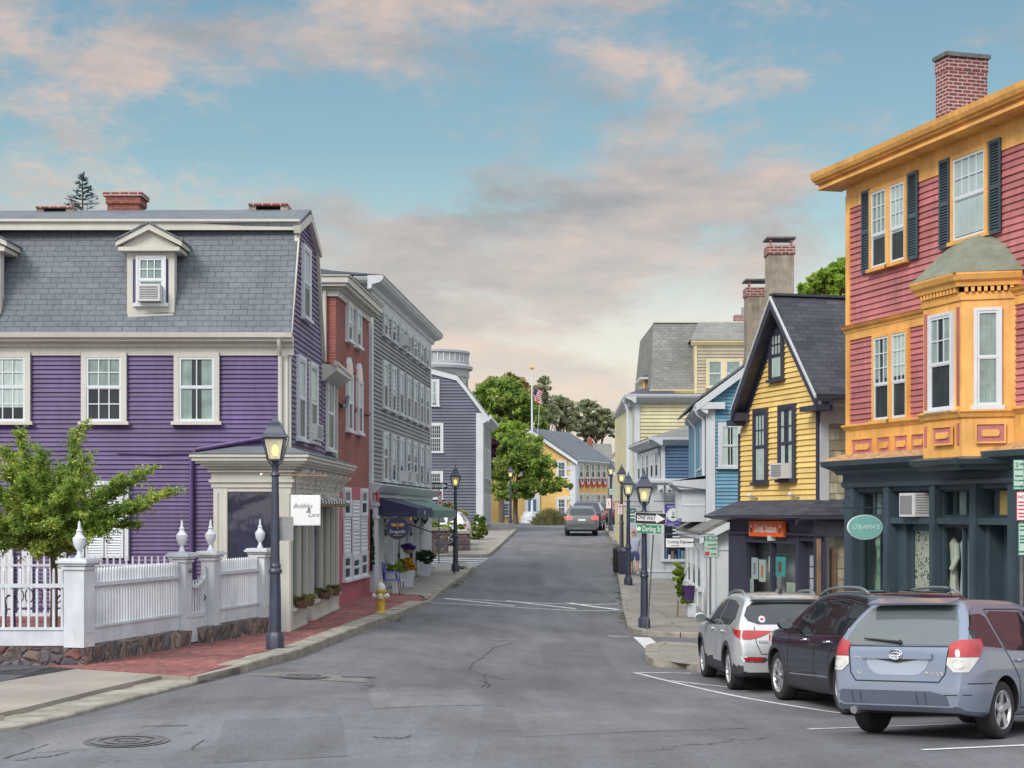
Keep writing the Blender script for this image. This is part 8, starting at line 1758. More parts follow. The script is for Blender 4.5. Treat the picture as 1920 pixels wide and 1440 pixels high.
# orange shop sign and turquoise oval
def wall_sign(name, label, w, px0, px1, pt, pb, o, back, border, rows, flip, extra=None):
 wo = w.off(o); u0, u1 = wo.u(px0), wo.u(px1); pm = (px0 + px1) / 2; z0, z1 = wo.z(pm, pb), wo.z(pm, pt); uc = (u0 + u1) / 2; zc = (z0 + z1) / 2; W = abs(u1 - u0); H = z1 - z0
 c = wo.pt(uc, 0, zc); root = empty(name, c, label, 'sign'); M = Matrix(((w.d.x * flip, w.n.x, 0, c.x), (w.d.y * flip, w.n.y, 0, c.y), (0, 0, 1, c.z), (0, 0, 0, 1)))
 m = MB(M); m.box(-W / 2, W / 2, -.08, 0, -H / 2, H / 2, border); m.box(-W / 2 + .02, W / 2 - .02, 0, .004, -H / 2 + .02, H / 2 - .02, back); m.build('panel', root)
 for tx, sz, ox, oz, mt, kw in rows: q = MB(); q.text(tx, sz, mt, M @ Matrix.Translation((ox, .007, oz)) @ FLIPR, .004, **kw); q.build('lettering', root)
 if extra: q = MB(M); extra(q); q.build('emblem', root)
 return root
def bottles(q):
 for x in (-.80, .80): q.box(x - .05, x + .05, .004, .008, -.12, .12, M_brickc); q.box(x - .03, x + .03, .008, .011, .02, .10, Mw2); q.box(x - .03, x + .03, .008, .011, -.1, -.02, Mk)
wall_sign('shop_sign', 'orange wall sign with white lettering between two bottle pictures', YWF, 1404, 1468, 977, 1006, .12, Mor, Mor, [('Drink Station', .28, 0, 0, Mw2, dict(xs=.80, bold=.004))], -1, bottles)
uo = WR.u(1666); n_ = WR.n; c = WR.pt(uo, .50, 0); Yo = c.y
r, T = sheet_sign('shop_sign', 'turquoise oval hanging sign with pale raised letters, before the teal shop', 1622.5, Yo, 988.5, .78, .50, Mtq, [("O'RAMA'S", .135, 0, .0, paint('sign_pale_letters', (.60, .80, .76), .4), dict(shear=.25, xs=1.05))], border=Mw2, roundr='oval', rz=math.atan2(n_.y, n_.x) + math.pi, th=.04)
m = MB(); zb = Zp(952, Yo) - r.location.z; m.tube([(-.58, .02, zb), (.50, .02, zb)], .016, M_iron, 6)
for s_ in (-.42, .40): m.tube([(s_ + .10 * math.cos(t) * (1 - t / 9), .02, zb + .13 + .12 * math.sin(t) * (1 - t / 9)) for t in [i * .45 for i in range(13)]], .009, M_iron, 5)
for s_ in (-.2, .2): m.tube([(s_, .02, zb), (s_, .02, .2)], .007, M_iron, 5)
m.build('bracket', r, world=False)
# left side signs
sq, T = sheet_sign('shop_sign', 'square white hanging sign with thin script lettering at the cream corner shop', 573, 31.0, 956.5, .57, .59, Mw2, [('Bobbles', .13, -.06, .08, Mk, dict(shear=.5, bold=-.002, xs=.9)), ('&', .14, .05, -.01, Mk, dict(shear=.3)), ('Lace', .13, .15, -.09, Mk, dict(shear=.5, bold=-.002, xs=.9))], border=Mw2)
m = MB(); m.tube([(-.86, .015, .69), (.42, .015, .66)], .018, M_wood, 6); m.ball((-.86, .015, .69), .03, Mw2, 8, 6); m.tube([(-.2, .015, .29), (-.2, .015, .67)], .006, M_iron, 5); m.tube([(.2, .015, .29), (.2, .015, .66)], .006, M_iron, 5); m.build('bracket', sq, world=False)
m = MB(); x, y = lp1.location.x, lp1.location.y; m.box(x + .06, x + .30, y + .06, y + .08, Zp(1014, y), Zp(969, y), M_steel); tag(m.build('road_sign'), 'grey metal sign plate seen from behind, strapped to the nearest left lamp', 'sign')
rs, T = sheet_sign('shop_sign', 'round navy hanging sign with a golden dragonfly', 745.5, 47.4, 990.5, .66, .66, Msnavy, [('Dragonfly', .13, 0, -.1, Mw2, dict(xs=.92))], border=Msnavy, roundr='oval')
m = MB()
for s in (-1, 1):
 for z, l in ((.12, .20), (.075, .18)): m.prism([(0, z - .005), (s * l * .6, z + .028), (s * l, z + .015), (s * l, z - .012), (s * l * .5, z - .018)], lambda p, t: (p[0], t, p[1]), -.01, -.005, Mgold)
m.tube([(0, -.008, .17), (0, -.008, -.02)], .011, Mgold, 6); m.box(-.13, .13, -.009, -.004, -.215, -.195, Mgold); m.build('dragonfly', rs, world=False)
m = MB(); m.tube([(-.45, .015, .42), (.3, .015, .42)], .014, M_iron, 6)
for s in (-.15, .15): m.tube([(s, .015, .42), (s, .015, .3)], .006, M_iron, 5)
m.build('bracket', rs, world=False)
rs, T = sheet_sign('shop_sign', 'small dark hanging sign pair with pointed shields under the green awning', 779, 53, 958, .24, .30, Mk, [], border=Mw2)
m = MB(); m.prism([(-.10, -.05), (.10, -.05), (.10, -.30), (0, -.46), (-.10, -.30)], lambda p, t: (p[0], t, p[1]), .0, .02, Mk); m.prism([(.20, -.05), (.42, -.05), (.42, -.30), (.31, -.46), (.20, -.30)], lambda p, t: (p[0], t, p[1]), .0, .02, Mk); m.box(-.05, .05, -.006, 0, -.3, -.1, Mw2); m.box(.26, .36, -.006, 0, -.3, -.1, Mw2); m.box(.17, .44, 0, .03, -.15, .12, Mk); m.build('shield', rs, world=False)
# hydrant
x, y = at(714, 1150); h = empty('fire_hydrant', (x, y, gz(x, y) + HS - .01), 'yellow fire hydrant with a white cap on the brick sidewalk', 'hydrant'); My = paint('hydrant_yellow', (.60, .38, .06), .5, .35, 8); Mhw = paint('hydrant_white', (.6, .6, .57), .5, .3, 9)
m = MB(); m.lathe([(.13, 0), (.13, .05), (.10, .06), (.10, .50), (.13, .52), (.13, .56), (.105, .57)], My, n=18); m.build('barrel', h, world=False)
m = MB(); m.lathe([(.115, .57), (.11, .63), (.085, .70), (.04, .735), (.03, .74), (.03, .78), (.001, .785)], Mhw, n=18); m.build('cap', h, world=False)
for (dx, dy) in ((0, -1), (1, 0), (-1, 0)):
 m = MB(Matrix.Translation((0, 0, .42)) @ Matrix.Rotation(math.atan2(dy, dx), 4, 'Z') @ Matrix.Rotation(R(90), 4, 'Y')); m.lathe([(.05, .08), (.05, .14), (.065, .145), (.065, .185), (.03, .19), (.02, .21), (.001, .212)], Mhw, n=12); m.build('outlet', h, world=False)
# litter bins
def bin_(px, Y, label, mt):
 x = Xp(px, Y); b = empty('litter_bin', (x, Y, gz(x, Y) + HS), label, 'litter bin', 'litter bins behind the lamp'); m = MB()
 m.lathe([(.24, 0), (.27, .04), (.27, .85), (.29, .86)], mt, n=16)
 for i in range(16): t = i * math.pi / 8; m.box(.272 * math.cos(t) - .012, .272 * math.cos(t) + .012, .272 * math.sin(t) - .012, .272 * math.sin(t) + .012, .05, .85, mt)
 m.build('body', b, world=False); m = MB(); m.lathe([(.30, .86), (.30, .92), (.26, .98), (.12, 1.02), (.12, .97)], mt, n=16); m.build('rim', b, world=False)
bin_(1163, 62.5, 'black slatted litter bin nearest the kerb', M_black); bin_(1173, 61.8, 'dark blue litter bin nearer the shops, next to the black one', M_navy)
# flag and pole
Y = 127.; x = Xp(997.5, Y); f = empty('flagpole', (x, Y, gz(x, Y)), 'tall white flagpole rising behind the street tree', 'flagpole'); zt = Zp(692, Y) - f.location.z
m = MB(); m.lathe([(.10, 0), (.085, zt * .6), (.05, zt)], M_white, n=10); m.ball((0, 0, zt + .1), .16, Mgold, 10, 8); m.build('pole', f, world=False); m = MB(); m.lathe([(.9, 0), (.9, .55), (.7, .6), (.7, .9)], M_white, n=8); m.build('base', f, world=False)
m = MB(); m.tube([(.14, -.1, 3.0), (.6, -.1, Zp(760, Y) - f.location.z)], .02, M_white, 4); m.build('halyard', f, world=False)
fl = empty('flag', (x + .15, Y - .1, Zp(752, Y)), 'American flag drooping at half mast', 'flag'); m = MB(); zz = Zp(727, Y) - Zp(752, Y)
for i in range(10):
 for j in range(13):
  def q(a, b): u = a / 10; v = b / 13; return (.62 * u + .05 * math.sin(v * 9), -.15 * math.sin(u * 9 + v * 3), zz * v - .35 * u * (1 - v * .3))
  m.face([q(i, j), q(i + 1, j), q(i + 1, j + 1), q(i, j + 1)], M_bb if (i < 4 and j > 6) else (M_br if j % 2 == 0 else M_white))
m.build('cloth', fl, world=False)
# fence on the low stone wall
C0 = G(158, 1262); F0 = G(503, 1197); WFn = Wall(C0[0], C0[1], F0[0] - C0[0], F0[1] - C0[1]); WFl = Wall(C0[0], C0[1], -1, .0)
ztw = .53; uG0, uG1 = WFn.u(358), WFn.u(388); uE = WFn.u(494); LF = 5.2
def stone_wall(nm, label, w, u0, u1, mat, zt=ztw, th=.42, cap=True):
 m = MB(w.M); rnd = random.Random(9); n = max(2, int((u1 - u0) / .24)); nz = 4
 P_ = [[(lerp(u0, u1, i / n), rnd.uniform(-.02, .03), lerp(-.35, zt, j / nz) + (rnd.uniform(-.02, .015) if j else 0)) for i in range(n + 1)] for j in range(nz + 1)]
 for j in range(nz):
  for i in range(n): m.face([P_[j][i], P_[j][i + 1], P_[j + 1][i + 1], P_[j + 1][i]], mat)
 for i in range(n): a, b2 = P_[nz][i], P_[nz][i + 1]; m.face([a, b2, (b2[0], -th, zt - .01), (a[0], -th, zt - .01)], mat)
 for k, u in ((0, u0), (n, u1)):
  for j in range(nz): a, b2 = P_[j][k], P_[j + 1][k]; m.face([a, b2, (u, -th, b2[2]), (u, -th, a[2])], mat)
 m.build('stonework', nm)
sw = empty('stone_wall', (C0[0], C0[1], .1), 'low field-stone wall turning the corner under the white fence, from picture edge to gate', 'stone wall'); stone_wall(sw, '', WFn, -.0, uG0, M_stonev); stone_wall(sw, '', WFl, 0, LF, M_stone)
sw2 = empty('stone_wall', (WFn.pt(uG1).x, WFn.pt(uG1).y, .1), 'short low stone wall between the garden gate and the nearest lamp', 'stone wall'); stone_wall(sw2, '', WFn, uG1, uE + .25, M_stonev)
# fence: posts with urn finials, rails, pickets
fe = empty('picket_fence', (C0[0], C0[1], ztw), 'white picket fence with urn-topped posts standing on the low stone wall', 'fence')
def post(w, u, o, z0, wd=.15, cap=True):
 m = MB(w.M); m.box(u - wd, u + wd, o - wd, o + wd, z0, 1.78, M_whitef); m.box(u - wd * .62, u + wd * .62, o + wd, o + wd + .012, z0 + .22, 1.35, M_whitef)
 for e, za, zb in ((.03, 1.72, 1.76), (.05, 1.78, 1.82), (.09, 1.82, 1.86), (.06, 1.86, 1.89)): m.box(u - wd - e, u + wd + e, o - wd - e, o + wd + e, za, zb, M_whitef)
 p = m.build('post', fe); m = MB(); c = w.pt(u, o, 1.89)
 m.lathe([(.06, 0), (.06, .03), (.04, .05), (.03, .11), (.052, .14), (.088, .20), (.10, .27), (.10, .31), (.075, .33), (.05, .37), (.04, .40), (.05, .42), (.022, .46), (.02, .54), (.001, .58)], M_whitef, (c.x, c.y, c.z), 16, cap=False); m.build('finial', p)
U = [WFn.off(-.18).u(px) for px in (155, 339, 393, 486)]
post(WFn, .14, -.16, ztw - .0, .17); post(WFn, U[1], -.16, ztw, .13); post(WFn, U[2], -.16, ztw, .13); post(WFn, U[3], -.16, ztw, .15)
def run(w, u0, u1, o, pitch=.095, z0=ztw, zt=1.70, wd=.022, tall=True):
 m = MB(w.M); m.box(u0, u1, o - .03, o + .03, z0 + .02, z0 + .26, M_whitef); m.box(u0, u1, o - .03, o + .05, z0 + .26, z0 + .30, M_whitef); m.box(u0, u1, o - .04, o + .045, 1.44, 1.50, M_whitef); m.build('rail', fe)
 m = MB(w.M); n = int((u1 - u0) / pitch)
 for i in range(n):
  u = u0 + (i + .5) * (u1 - u0) / n
  m.box(u - wd / 2 - .006, u + wd / 2 + .006, o - .015, o + .02, z0 + .28, zt, M_whitef); m.mesh([(u - wd / 2 - .006, o - .015, zt), (u + wd / 2 + .006, o - .015, zt), (u + wd / 2 + .006, o + .02, zt), (u - wd / 2 - .006, o + .02, zt), (u, o, zt + .04)], [(0, 1, 4), (1, 2, 4), (2, 3, 4), (3, 0, 4)], M_whitef)
 m.build('picket_panel', fe)
run(WFn, .31, U[1] - .15, -.16); run(WFn, U[2] + .15, U[3] - .15, -.16, .1); run(WFl, .06, LF, -.16, .127)
# gate
gt = empty('garden_gate', tuple(WFn.pt((U[1] + U[2]) / 2, -.2, .2)), 'white picket garden gate with a scooped top, between two fence posts', 'gate'); m = MB(WFn.M); a, b2 = U[1] + .16, U[2] - .16; o = -.2
m.box(a, a + .07, o - .03, o + .03, .28, 1.62, M_whitef); m.box(b2 - .07, b2, o - .03, o + .03, .28, 1.62, M_whitef); m.box(a, b2, o - .025, o + .025, .28, .44, M_whitef); m.box(a, b2, o - .025, o + .025, .72, .80, M_whitef)
m.box(a, b2, o - .01, o + .01, .44, .72, M_whitef)
N = 8
for i in range(N):
 t0, t1 = i / N, (i + 1) / N; za, zb = 1.50 - .22 * math.sin(t0 * math.pi) ** .8, 1.50 - .22 * math.sin(t1 * math.pi) ** .8; ua, ub_ = lerp(a, b2, t0), lerp(a, b2, t1)
 m.mesh([(ua, o - .03, za - .05), (ub_, o - .03, zb - .05), (ub_, o + .04, zb - .05), (ua, o + .04, za - .05), (ua, o - .03, za), (ub_, o - .03, zb), (ub_, o + .04, zb), (ua, o + .04, za)], [(0, 1, 5, 4), (3, 2, 6, 7), (4, 5, 6, 7), (0, 1, 2, 3)], M_whitef)
 u = (ua + ub_) / 2; m.box(u - .016, u + .016, o - .01, o + .015, .8, (za + zb) / 2 + .10, M_whitef)
m.build('gate_leaf', gt); m = MB(WFn.M); m.tube([(b2 - .12, o + .04, 1.0), (b2 - .12, o + .07, 1.05), (b2 - .12, o + .04, 1.1)], .012, M_black, 5); m.build('latch', gt)
m = MB(); m.text('167', .11, Mk, WFn.M @ Matrix.Translation((U[1] + .03, .0, 1.58)) @ FLIPR if False else WFn.M @ Matrix.Translation((U[1], .002, 1.56)) @ Matrix(((1, 0, 0, 0), (0, 0, 1, 0), (0, 1, 0, 0), (0, 0, 0, 1))), .006); m.build('house_number', fe)
# garden: brick terrace, inner railing, iron bench
m = MB(); zp_ = .50; pts = [WFn.pt(.1, -.3), WFn.pt(U[3], -.3), (-5.95, 32.9, 0), (-16, 32.9, 0), (-16, C0[1] + .35, 0)]; m.slab([(p[0], p[1], zp_) for p in pts], .5, M_pav); m.build('garden_terrace', kind='structure')
rl = empty('garden_railing', (-8, 30.4, .5), 'white picket railing inside the garden, in front of the purple wall', 'railing'); m = MB(); x0, x1 = Xp(-30, 30.4), Xp(338, 30.4)
zt_ = Zp(1043, 30.4); m.box(x0, x1, 30.37, 30.43, Zp(1062, 30.4), Zp(1058, 30.4), M_whitef); m.box(x0, x1, 30.37, 30.43, .62, .68, M_whitef); m.build('rail', rl); m = MB(); n = int((x1 - x0) / .118)
for i in range(n): u = lerp(x0, x1, (i + .5) / n); m.box(u - .017, u + .017, 30.385, 30.415, .6, zt_, M_whitef)
m.build('picket_panel', rl)
bn = empty('garden_bench', (Xp(65, 28), 28, .5), 'small dark cast-iron bench behind the picket fence', 'bench'); Mi = paint('purple_iron', (.035, .03, .075), .4, .2, 5)
m = MB(); 
for i in range(7): m.box(-.42, .42, -.2 + i * .06, -.165 + i * .06, .40, .42, Mi)
m.build('seat', bn, world=False); m = MB()
for k in range(5):
 cx = -.34 + k * .17; m.tube([(cx + .07 * math.cos(t), .24, .62 + .12 * math.sin(t)) for t in [i * math.pi / 6 for i in range(13)]], .012, Mi, 5)
m.tube([(-.44, .24, .42), (-.42, .26, .72), (0, .28, .86), (.42, .26, .72), (.44, .24, .42)], .02, Mi, 6); m.build('backrest', bn, world=False)
for s in (-1, 1):
 m = MB(); m.tube([(s * .43, -.2, .4), (s * .45, -.24, .2), (s * .42, -.2, 0)], .022, Mi, 6); m.tube([(s * .43, .22, .45), (s * .43, .26, .0)], .022, Mi, 6); m.tube([(s * .43, .24, .62), (s * .45, -.05, .64), (s * .45, -.22, .58), (s * .43, -.2, .4)], .018, Mi, 6); m.build('leg', bn, world=False)
# stone planters and things left of the far crossing
for i, (px0, px1, pt, pb, Y, lab) in enumerate(((808, 838, 990, 1040, 70.5, 'grey stone planter box nearest the crossing, left of the lamp'), (856, 880, 996, 1024, 73, 'grey stone wall end right of the far left lamp'))):
 x0, x1 = Xp(px0, Y), Xp(px1, Y); b = empty('stone_planter', ((x0 + x1) / 2, Y, 1), lab, 'planter'); z0, z1 = gz(x0, Y), Zp(pt, Y); m = MB(); m.box(x0, x1, Y, Y + 1.6, z0, z1 - .12, M_stone); m.build('stonework', b); m = MB(); m.box(x0 - .06, x1 + .06, Y - .06, Y + 1.66, z1 - .12, z1, M_conc); m.build('coping', b)
# ------------------------------------------------------------ vegetation
def leaves(mb, blobs, mat, size, per, clumps, seed, shell=.55, flat=.7, elong=1.6, droop=0.0):
 """blobs: (cx, cy, cz, rx, ry, rz, weight); leaf-sized faces in clumps through each volume"""
 rnd = random.Random(seed); cents = []; nb = []
 for b in blobs:       # lumpy outline: smaller masses budding from each main one
  nb.append(b[:6] + (b[6] * .4,))
  for i in range(7):
   a = rnd.uniform(0, 6.28); h = rnd.uniform(-.5, 1); s = rnd.uniform(.28, .5); c = math.sqrt(max(0, 1 - h * h)); nb.append((b[0] + b[3] * .8 * c * math.cos(a), b[1] + b[4] * .8 * c * math.sin(a), b[2] + b[5] * .8 * h, b[3] * s, b[4] * s, b[5] * s, b[6] * .1))
 blobs = nb
 tw = sum(b[6] for b in blobs)
 for b in blobs:
  k = max(2, int(clumps * b[6] / tw))
  for i in range(k):
   while True:
    d = Vector((rnd.gauss(0, 1), rnd.gauss(0, 1), rnd.gauss(0, 1))).normalized(); r = lerp(shell, 1.0, rnd.random() ** .6) * rnd.uniform(.85, 1.12)
    if d.z > -.55 or rnd.random() < .4: break
   c = Vector((b[0] + d.x * b[3] * r, b[1] + d.y * b[4] * r, b[2] + d.z * b[5] * r)); cr = min(b[3], b[5]) * rnd.uniform(.18, .42); cents.append((c, cr))
   for j in range(per):
    q = Vector((rnd.gauss(0, .5), rnd.gauss(0, .5), rnd.gauss(0, .5) * flat)) * cr; p = c + q
    s = size * rnd.uniform(.6, 1.35); n = (Vector((rnd.gauss(0, .7), rnd.gauss(0, .7), rnd.gauss(.6, .6)))).normalized(); a = n.orthogonal().normalized(); a = (Matrix.Rotation(rnd.uniform(0, 6.28), 3, n) @ a); bb = n.cross(a)
    a *= s * elong / 2; bb *= s / 2; dn = Vector((0, 0, -s * droop))
    mb.face([p - a, p + bb * .9 - a * .1, p + a + dn, p - bb * .9 - a * .1], mat)
 return cents
def tree(name, label, x, y, zg, blobs, mat, size, clumps, per, seed, trunk=None, cat='tree', group=None, bark=None, **k):
 root = empty(name, (x, y, zg), label, cat, group); m = MB(); cents = leaves(m, blobs, mat, size, per, clumps, seed, **k); m.build('crown', root)
 rnd = random.Random(seed + 1); t = MB(); r0 = trunk[0]; zf = trunk[1]; bk = bark or M_bark
 base = Vector((x, y, zg - .2)); fork = Vector((x + rnd.uniform(-.1, .1), y, zf)); t.tube([base, base.lerp(fork, .5) + Vector((rnd.uniform(-.05, .05), 0, 0)), fork], [r0, r0 * .8, r0 * .7], bk, 8)
 for b in blobs:
  c = Vector(b[:3]); mid = fork.lerp(c, .5) + Vector((rnd.uniform(-.1, .1) * b[3], 0, rnd.uniform(-.1, .1) * b[5])); t.tube([fork, mid, c + Vector((0, 0, b[5] * .3))], [r0 * .5, r0 * .32, r0 * .12], bk, 6)
  near = [q for q in cents if (q[0] - c).length < max(b[3], b[5]) * 1.4]
  for q, cr in rnd.sample(near, min(len(near), 14)): s = mid.lerp(c, rnd.random()); t.tube([s, s.lerp(q, .5) + Vector((0, 0, -.03 * (q - s).length)), q], [r0 * .16, r0 * .10, r0 * .04], bk, 4)
 t.build('trunk', root); return root
def B(px, py, rx, ry, Y, w=1, dy=None):
 return (Xp(px, Y), Y, Zp(py, Y), rx / FPX * Y, (dy or rx) / FPX * Y, ry / FPX * Y, w)
L_green = leafmat('leaf_green', (.15, .25, .055), (.26, .38, .085), (.40, .49, .13), .55, .5)
L_lime = leafmat('leaf_lime', (.19, .30, .04), (.30, .44, .07), (.44, .54, .11), .9, .5)
L_olive = leafmat('leaf_olive', (.28, .25, .09), (.38, .34, .14), (.48, .44, .2), .5, .5)
L_grey = leafmat('leaf_grey_green', (.23, .27, .16), (.32, .35, .21), (.42, .42, .28), .6, .5)
L_purp = leafmat('leaf_purple', (.08, .025, .08), (.12, .04, .11), (.17, .06, .14), .8)
L_near = leafmat('leaf_garden', (.13, .23, .045), (.25, .38, .065), (.46, .50, .11), 1.6, .45)
L_blue = leafmat('spruce_needles', (.09, .13, .15), (.14, .19, .21), (.2, .26, .28), 1.2, .1)
L_dark = leafmat('leaf_dark', (.03, .075, .03), (.05, .11, .045), (.08, .15, .06), 2)
# far trees
tree('broadleaf_tree', 'big round green tree behind the slate-blue house, left of the flagpole', Xp(945, 150), 150, 1.5, [B(935, 745, 48, 34, 150, 3), B(905, 755, 26, 24, 150, 1.2), B(975, 765, 30, 36, 150, 1.5), B(950, 790, 55, 28, 150, 1.5), B(1000, 790, 22, 34, 150, 1)], L_green, .34, 420, 46, 1, (.5, 6), group='trees at the head of the street')
tree('broadleaf_tree', 'olive-topped tree rising over the big green tree, left of the flagpole', Xp(945, 165), 165, 1.5, [B(950, 722, 38, 20, 165, 2), B(915, 728, 22, 14, 165, 1), B(985, 738, 20, 20, 165, 1)], L_olive, .30, 170, 34, 2, (.4, 8), group='trees at the head of the street', shell=.3)
tree('street_tree', 'leafy street tree in front of the yellow town house', Xp(968, 117), 117, 1.65, [B(975, 850, 48, 36, 117, 3), B(940, 880, 30, 34, 117, 2), B(1005, 905, 40, 24, 117, 2), B(1043, 912, 24, 16, 117, .8), B(960, 920, 40, 22, 117, 1.5), B(1000, 870, 40, 30, 117, 2)], L_green, .20, 520, 44, 3, (.22, 3.6), group='trees at the head of the street')
tree('broadleaf_tree', 'lime-green tree just above the street tree', Xp(940, 126), 126, 1.6, [B(945, 812, 40, 18, 126, 2), B(925, 835, 22, 16, 126, 1), B(975, 826, 26, 16, 126, 1)], L_lime, .3, 150, 40, 4, (.25, 6), group='trees at the head of the street')
tree('purple_leaf_tree', 'dark purple-leaved tree beside the slate-blue house', Xp(912, 106), 106, 1.6, [B(914, 850, 13, 24, 106, 2), B(918, 832, 16, 8, 106, 1), B(912, 880, 8, 22, 106, 1)], L_purp, .2, 90, 40, 5, (.15, 3), group='trees at the head of the street')
tree('open_tree', 'tall thin grey-green tree just right of the flag', Xp(1020, 172), 172, 1.5, [B(1015, 745, 14, 30, 172, 2), B(1022, 722, 12, 16, 172, 1), B(1030, 780, 24, 28, 172, 1.4)], L_grey, .32, 130, 18, 6, (.35, 7), shell=.1, group='trees at the head of the street')
tree('open_tree', 'grey-green tree with see-through crown, second right of the flag', Xp(1058, 176), 176, 1.5, [B(1050, 760, 24, 22, 176, 2), B(1065, 790, 28, 24, 176, 1.4), B(1040, 785, 20, 24, 176, 1)], L_grey, .32, 170, 18, 7, (.35, 8), shell=.15, group='trees at the head of the street')
tree('open_tree', 'wide grey-green tree with flat sprays, behind the red chimney', Xp(1115, 180), 180, 1.5, [B(1105, 770, 32, 20, 180, 2), B(1140, 792, 28, 22, 180, 2), B(1090, 800, 28, 24, 180, 1.5), B(1120, 805, 45, 24, 180, 1.6)], L_grey, .34, 300, 22, 8, (.4, 8), shell=.2, flat=.35, group='trees at the head of the street')
tree('broadleaf_tree', 'small olive tree beside the cream building edge', Xp(1176, 165), 165, 1.5, [B(1172, 830, 12, 14, 165, 1)], L_olive, .3, 40, 30, 9, (.2, 5), group='trees at the head of the street')
tree('broadleaf_tree', 'bright green tree behind the lamp posts down the right sidewalk', Xp(1172, 130), 130, 1.6, [B(1168, 915, 16, 22, 130, 1.5), B(1166, 950, 20, 22, 130, 1.5)], L_green, .28, 110, 36, 10, (.2, 3), group='trees at the head of the street')
tree('broadleaf_tree', 'bright green tree showing behind the yellow roof, beside the red house', Xp(1555, 62), 62, 0, [B(1560, 530, 38, 28, 62, 2), B(1585, 505, 24, 20, 62, 1), B(1515, 545, 24, 12, 62, 1), B(1560, 570, 60, 30, 62, 1)], L_lime, .16, 260, 42, 11, (.25, 6), shell=.3)
x = Xp(155, 62); sp = empty('spruce_tree', (x, 62, 0), 'blue-grey spruce tip rising behind the purple roof', 'tree'); m = MB(); rnd = random.Random(3); t_ = MB(); zt = Zp(326, 62)
t_.tube([(x, 62, 0), (x, 62, zt)], [.2, .02], M_bark, 6)
for k in range(26):
 z = zt - .12 - k * .15; rr = .08 + k * .075
 for j in range(9):
  a = rnd.uniform(0, 6.28); tip = Vector((x + rr * math.cos(a), 62 + rr * math.sin(a), z + rr * .12 + rnd.uniform(-.04, .08))); t_.tube([(x, 62, z), tip], [.012, .005], M_bark, 3)
  for q in range(16):
   s = rnd.uniform(.25, 1.05); p = Vector((x, 62, z)).lerp(tip, s); d = (tip - Vector((x, 62, z))).normalized() * .07 + Vector((rnd.gauss(0, .035), rnd.gauss(0, .035), rnd.gauss(.02, .03))); w_ = Vector((-d.y, d.x, 0)).normalized() * .03; m.face([p - w_, p + w_, p + d + w_ * .3, p + d - w_ * .3], L_blue)
m.build('crown', sp); t_.build('trunk', sp)
x = Xp(-4, 62); m = MB(); 
# garden tree, near left: wide layered sprays
def garden_tree():
 Y = 27.5; x = Xp(100, Y); root = empty('garden_tree', (x, Y, .5), 'wide-spreading green garden tree behind the white picket fence, left', 'tree'); rnd = random.Random(12); t = MB(); m = MB()
 fork = P(100, 1045, Y); t.tube([(x, Y, .4), P(102, 1090, Y), fork], [.075, .06, .055], M_bark, 8)
 tips = [(325, 922, -.6), (290, 935, .3), (278, 882, .2), (262, 955, -.4), (232, 895, -.2), (200, 925, .8), (215, 980, -.5), (150, 800, .2), (160, 860, -.3), (120, 880, .6), (75, 850, -.5), (35, 815, .2), (5, 842, .6), (-20, 900, 0), (-70, 880, .5), (-60, 940, -.6), (20, 930, -.9), (60, 960, -1.2), (110, 940, -1.0), (150, 965, -.9), (190, 1000, -.6), (30, 1000, -.8), (-20, 1010, .3), (90, 900, .3), (-100, 960, 0), (60, 1010, .4), (140, 905, -1.2), (-40, 970, -1.0), (5, 880, -.9), (180, 950, .2), (250, 985, -.1), (95, 985, -1.4), (50, 870, .2), (120, 920, -.8), (20, 950, .3), (-10, 1030, -.6), (70, 1035, -1), (150, 1015, -1.1), (170, 900, .5), (130, 1035, .2), (-60, 1000, .2), (40, 900, -1)]
 for (px, py, dy) in tips:
  tip = P(px, py, Y + dy); mid = fork.lerp(tip, .5) + Vector((0, 0, .18 + rnd.uniform(-.1, .15))); n = 7
  path = [fork.lerp(mid, i / 3) for i in range(3)] + [mid.lerp(tip, i / 4) for i in range(5)]; t.tube(path, [.035 * (1 - i / 8.5) + .004 for i in range(8)], M_bark, 5)
  L = (tip - fork).length; k = int(22 + L * 22)
  for i in range(k):
   s = .22 + .80 * (i / k); j = min(6, int(s * 7)); base = path[j].lerp(path[min(7, j + 1)], (s * 7) % 1)
   d = Vector((rnd.gauss(0, 1), rnd.gauss(0, 1), rnd.gauss(.05, .35))).normalized() * rnd.uniform(.14, .46) * (1.2 - s * .75); d += (tip - fork).normalized() * rnd.uniform(.0, .18); e = base + d; t.tube([base, e], [.006, .003], M_bark, 3)
   for q in range(26):
    f = rnd.random(); p = base.lerp(e, f) + Vector((rnd.gauss(0, .035), rnd.gauss(0, .035), rnd.gauss(0, .025))); s_ = rnd.uniform(.03, .06)
    nn = Vector((rnd.gauss(0, .6), rnd.gauss(0, .6), rnd.gauss(.7, .5))).normalized(); a = (Matrix.Rotation(rnd.uniform(0, 6.28), 3, nn) @ nn.orthogonal().normalized()) * s_ * .85; bb = nn.cross(a).normalized() * s_ * .30
    m.face([p - a, p + bb, p + a, p - bb], L_near)
 m.build('crown', root); t.build('trunk', root)
garden_tree()
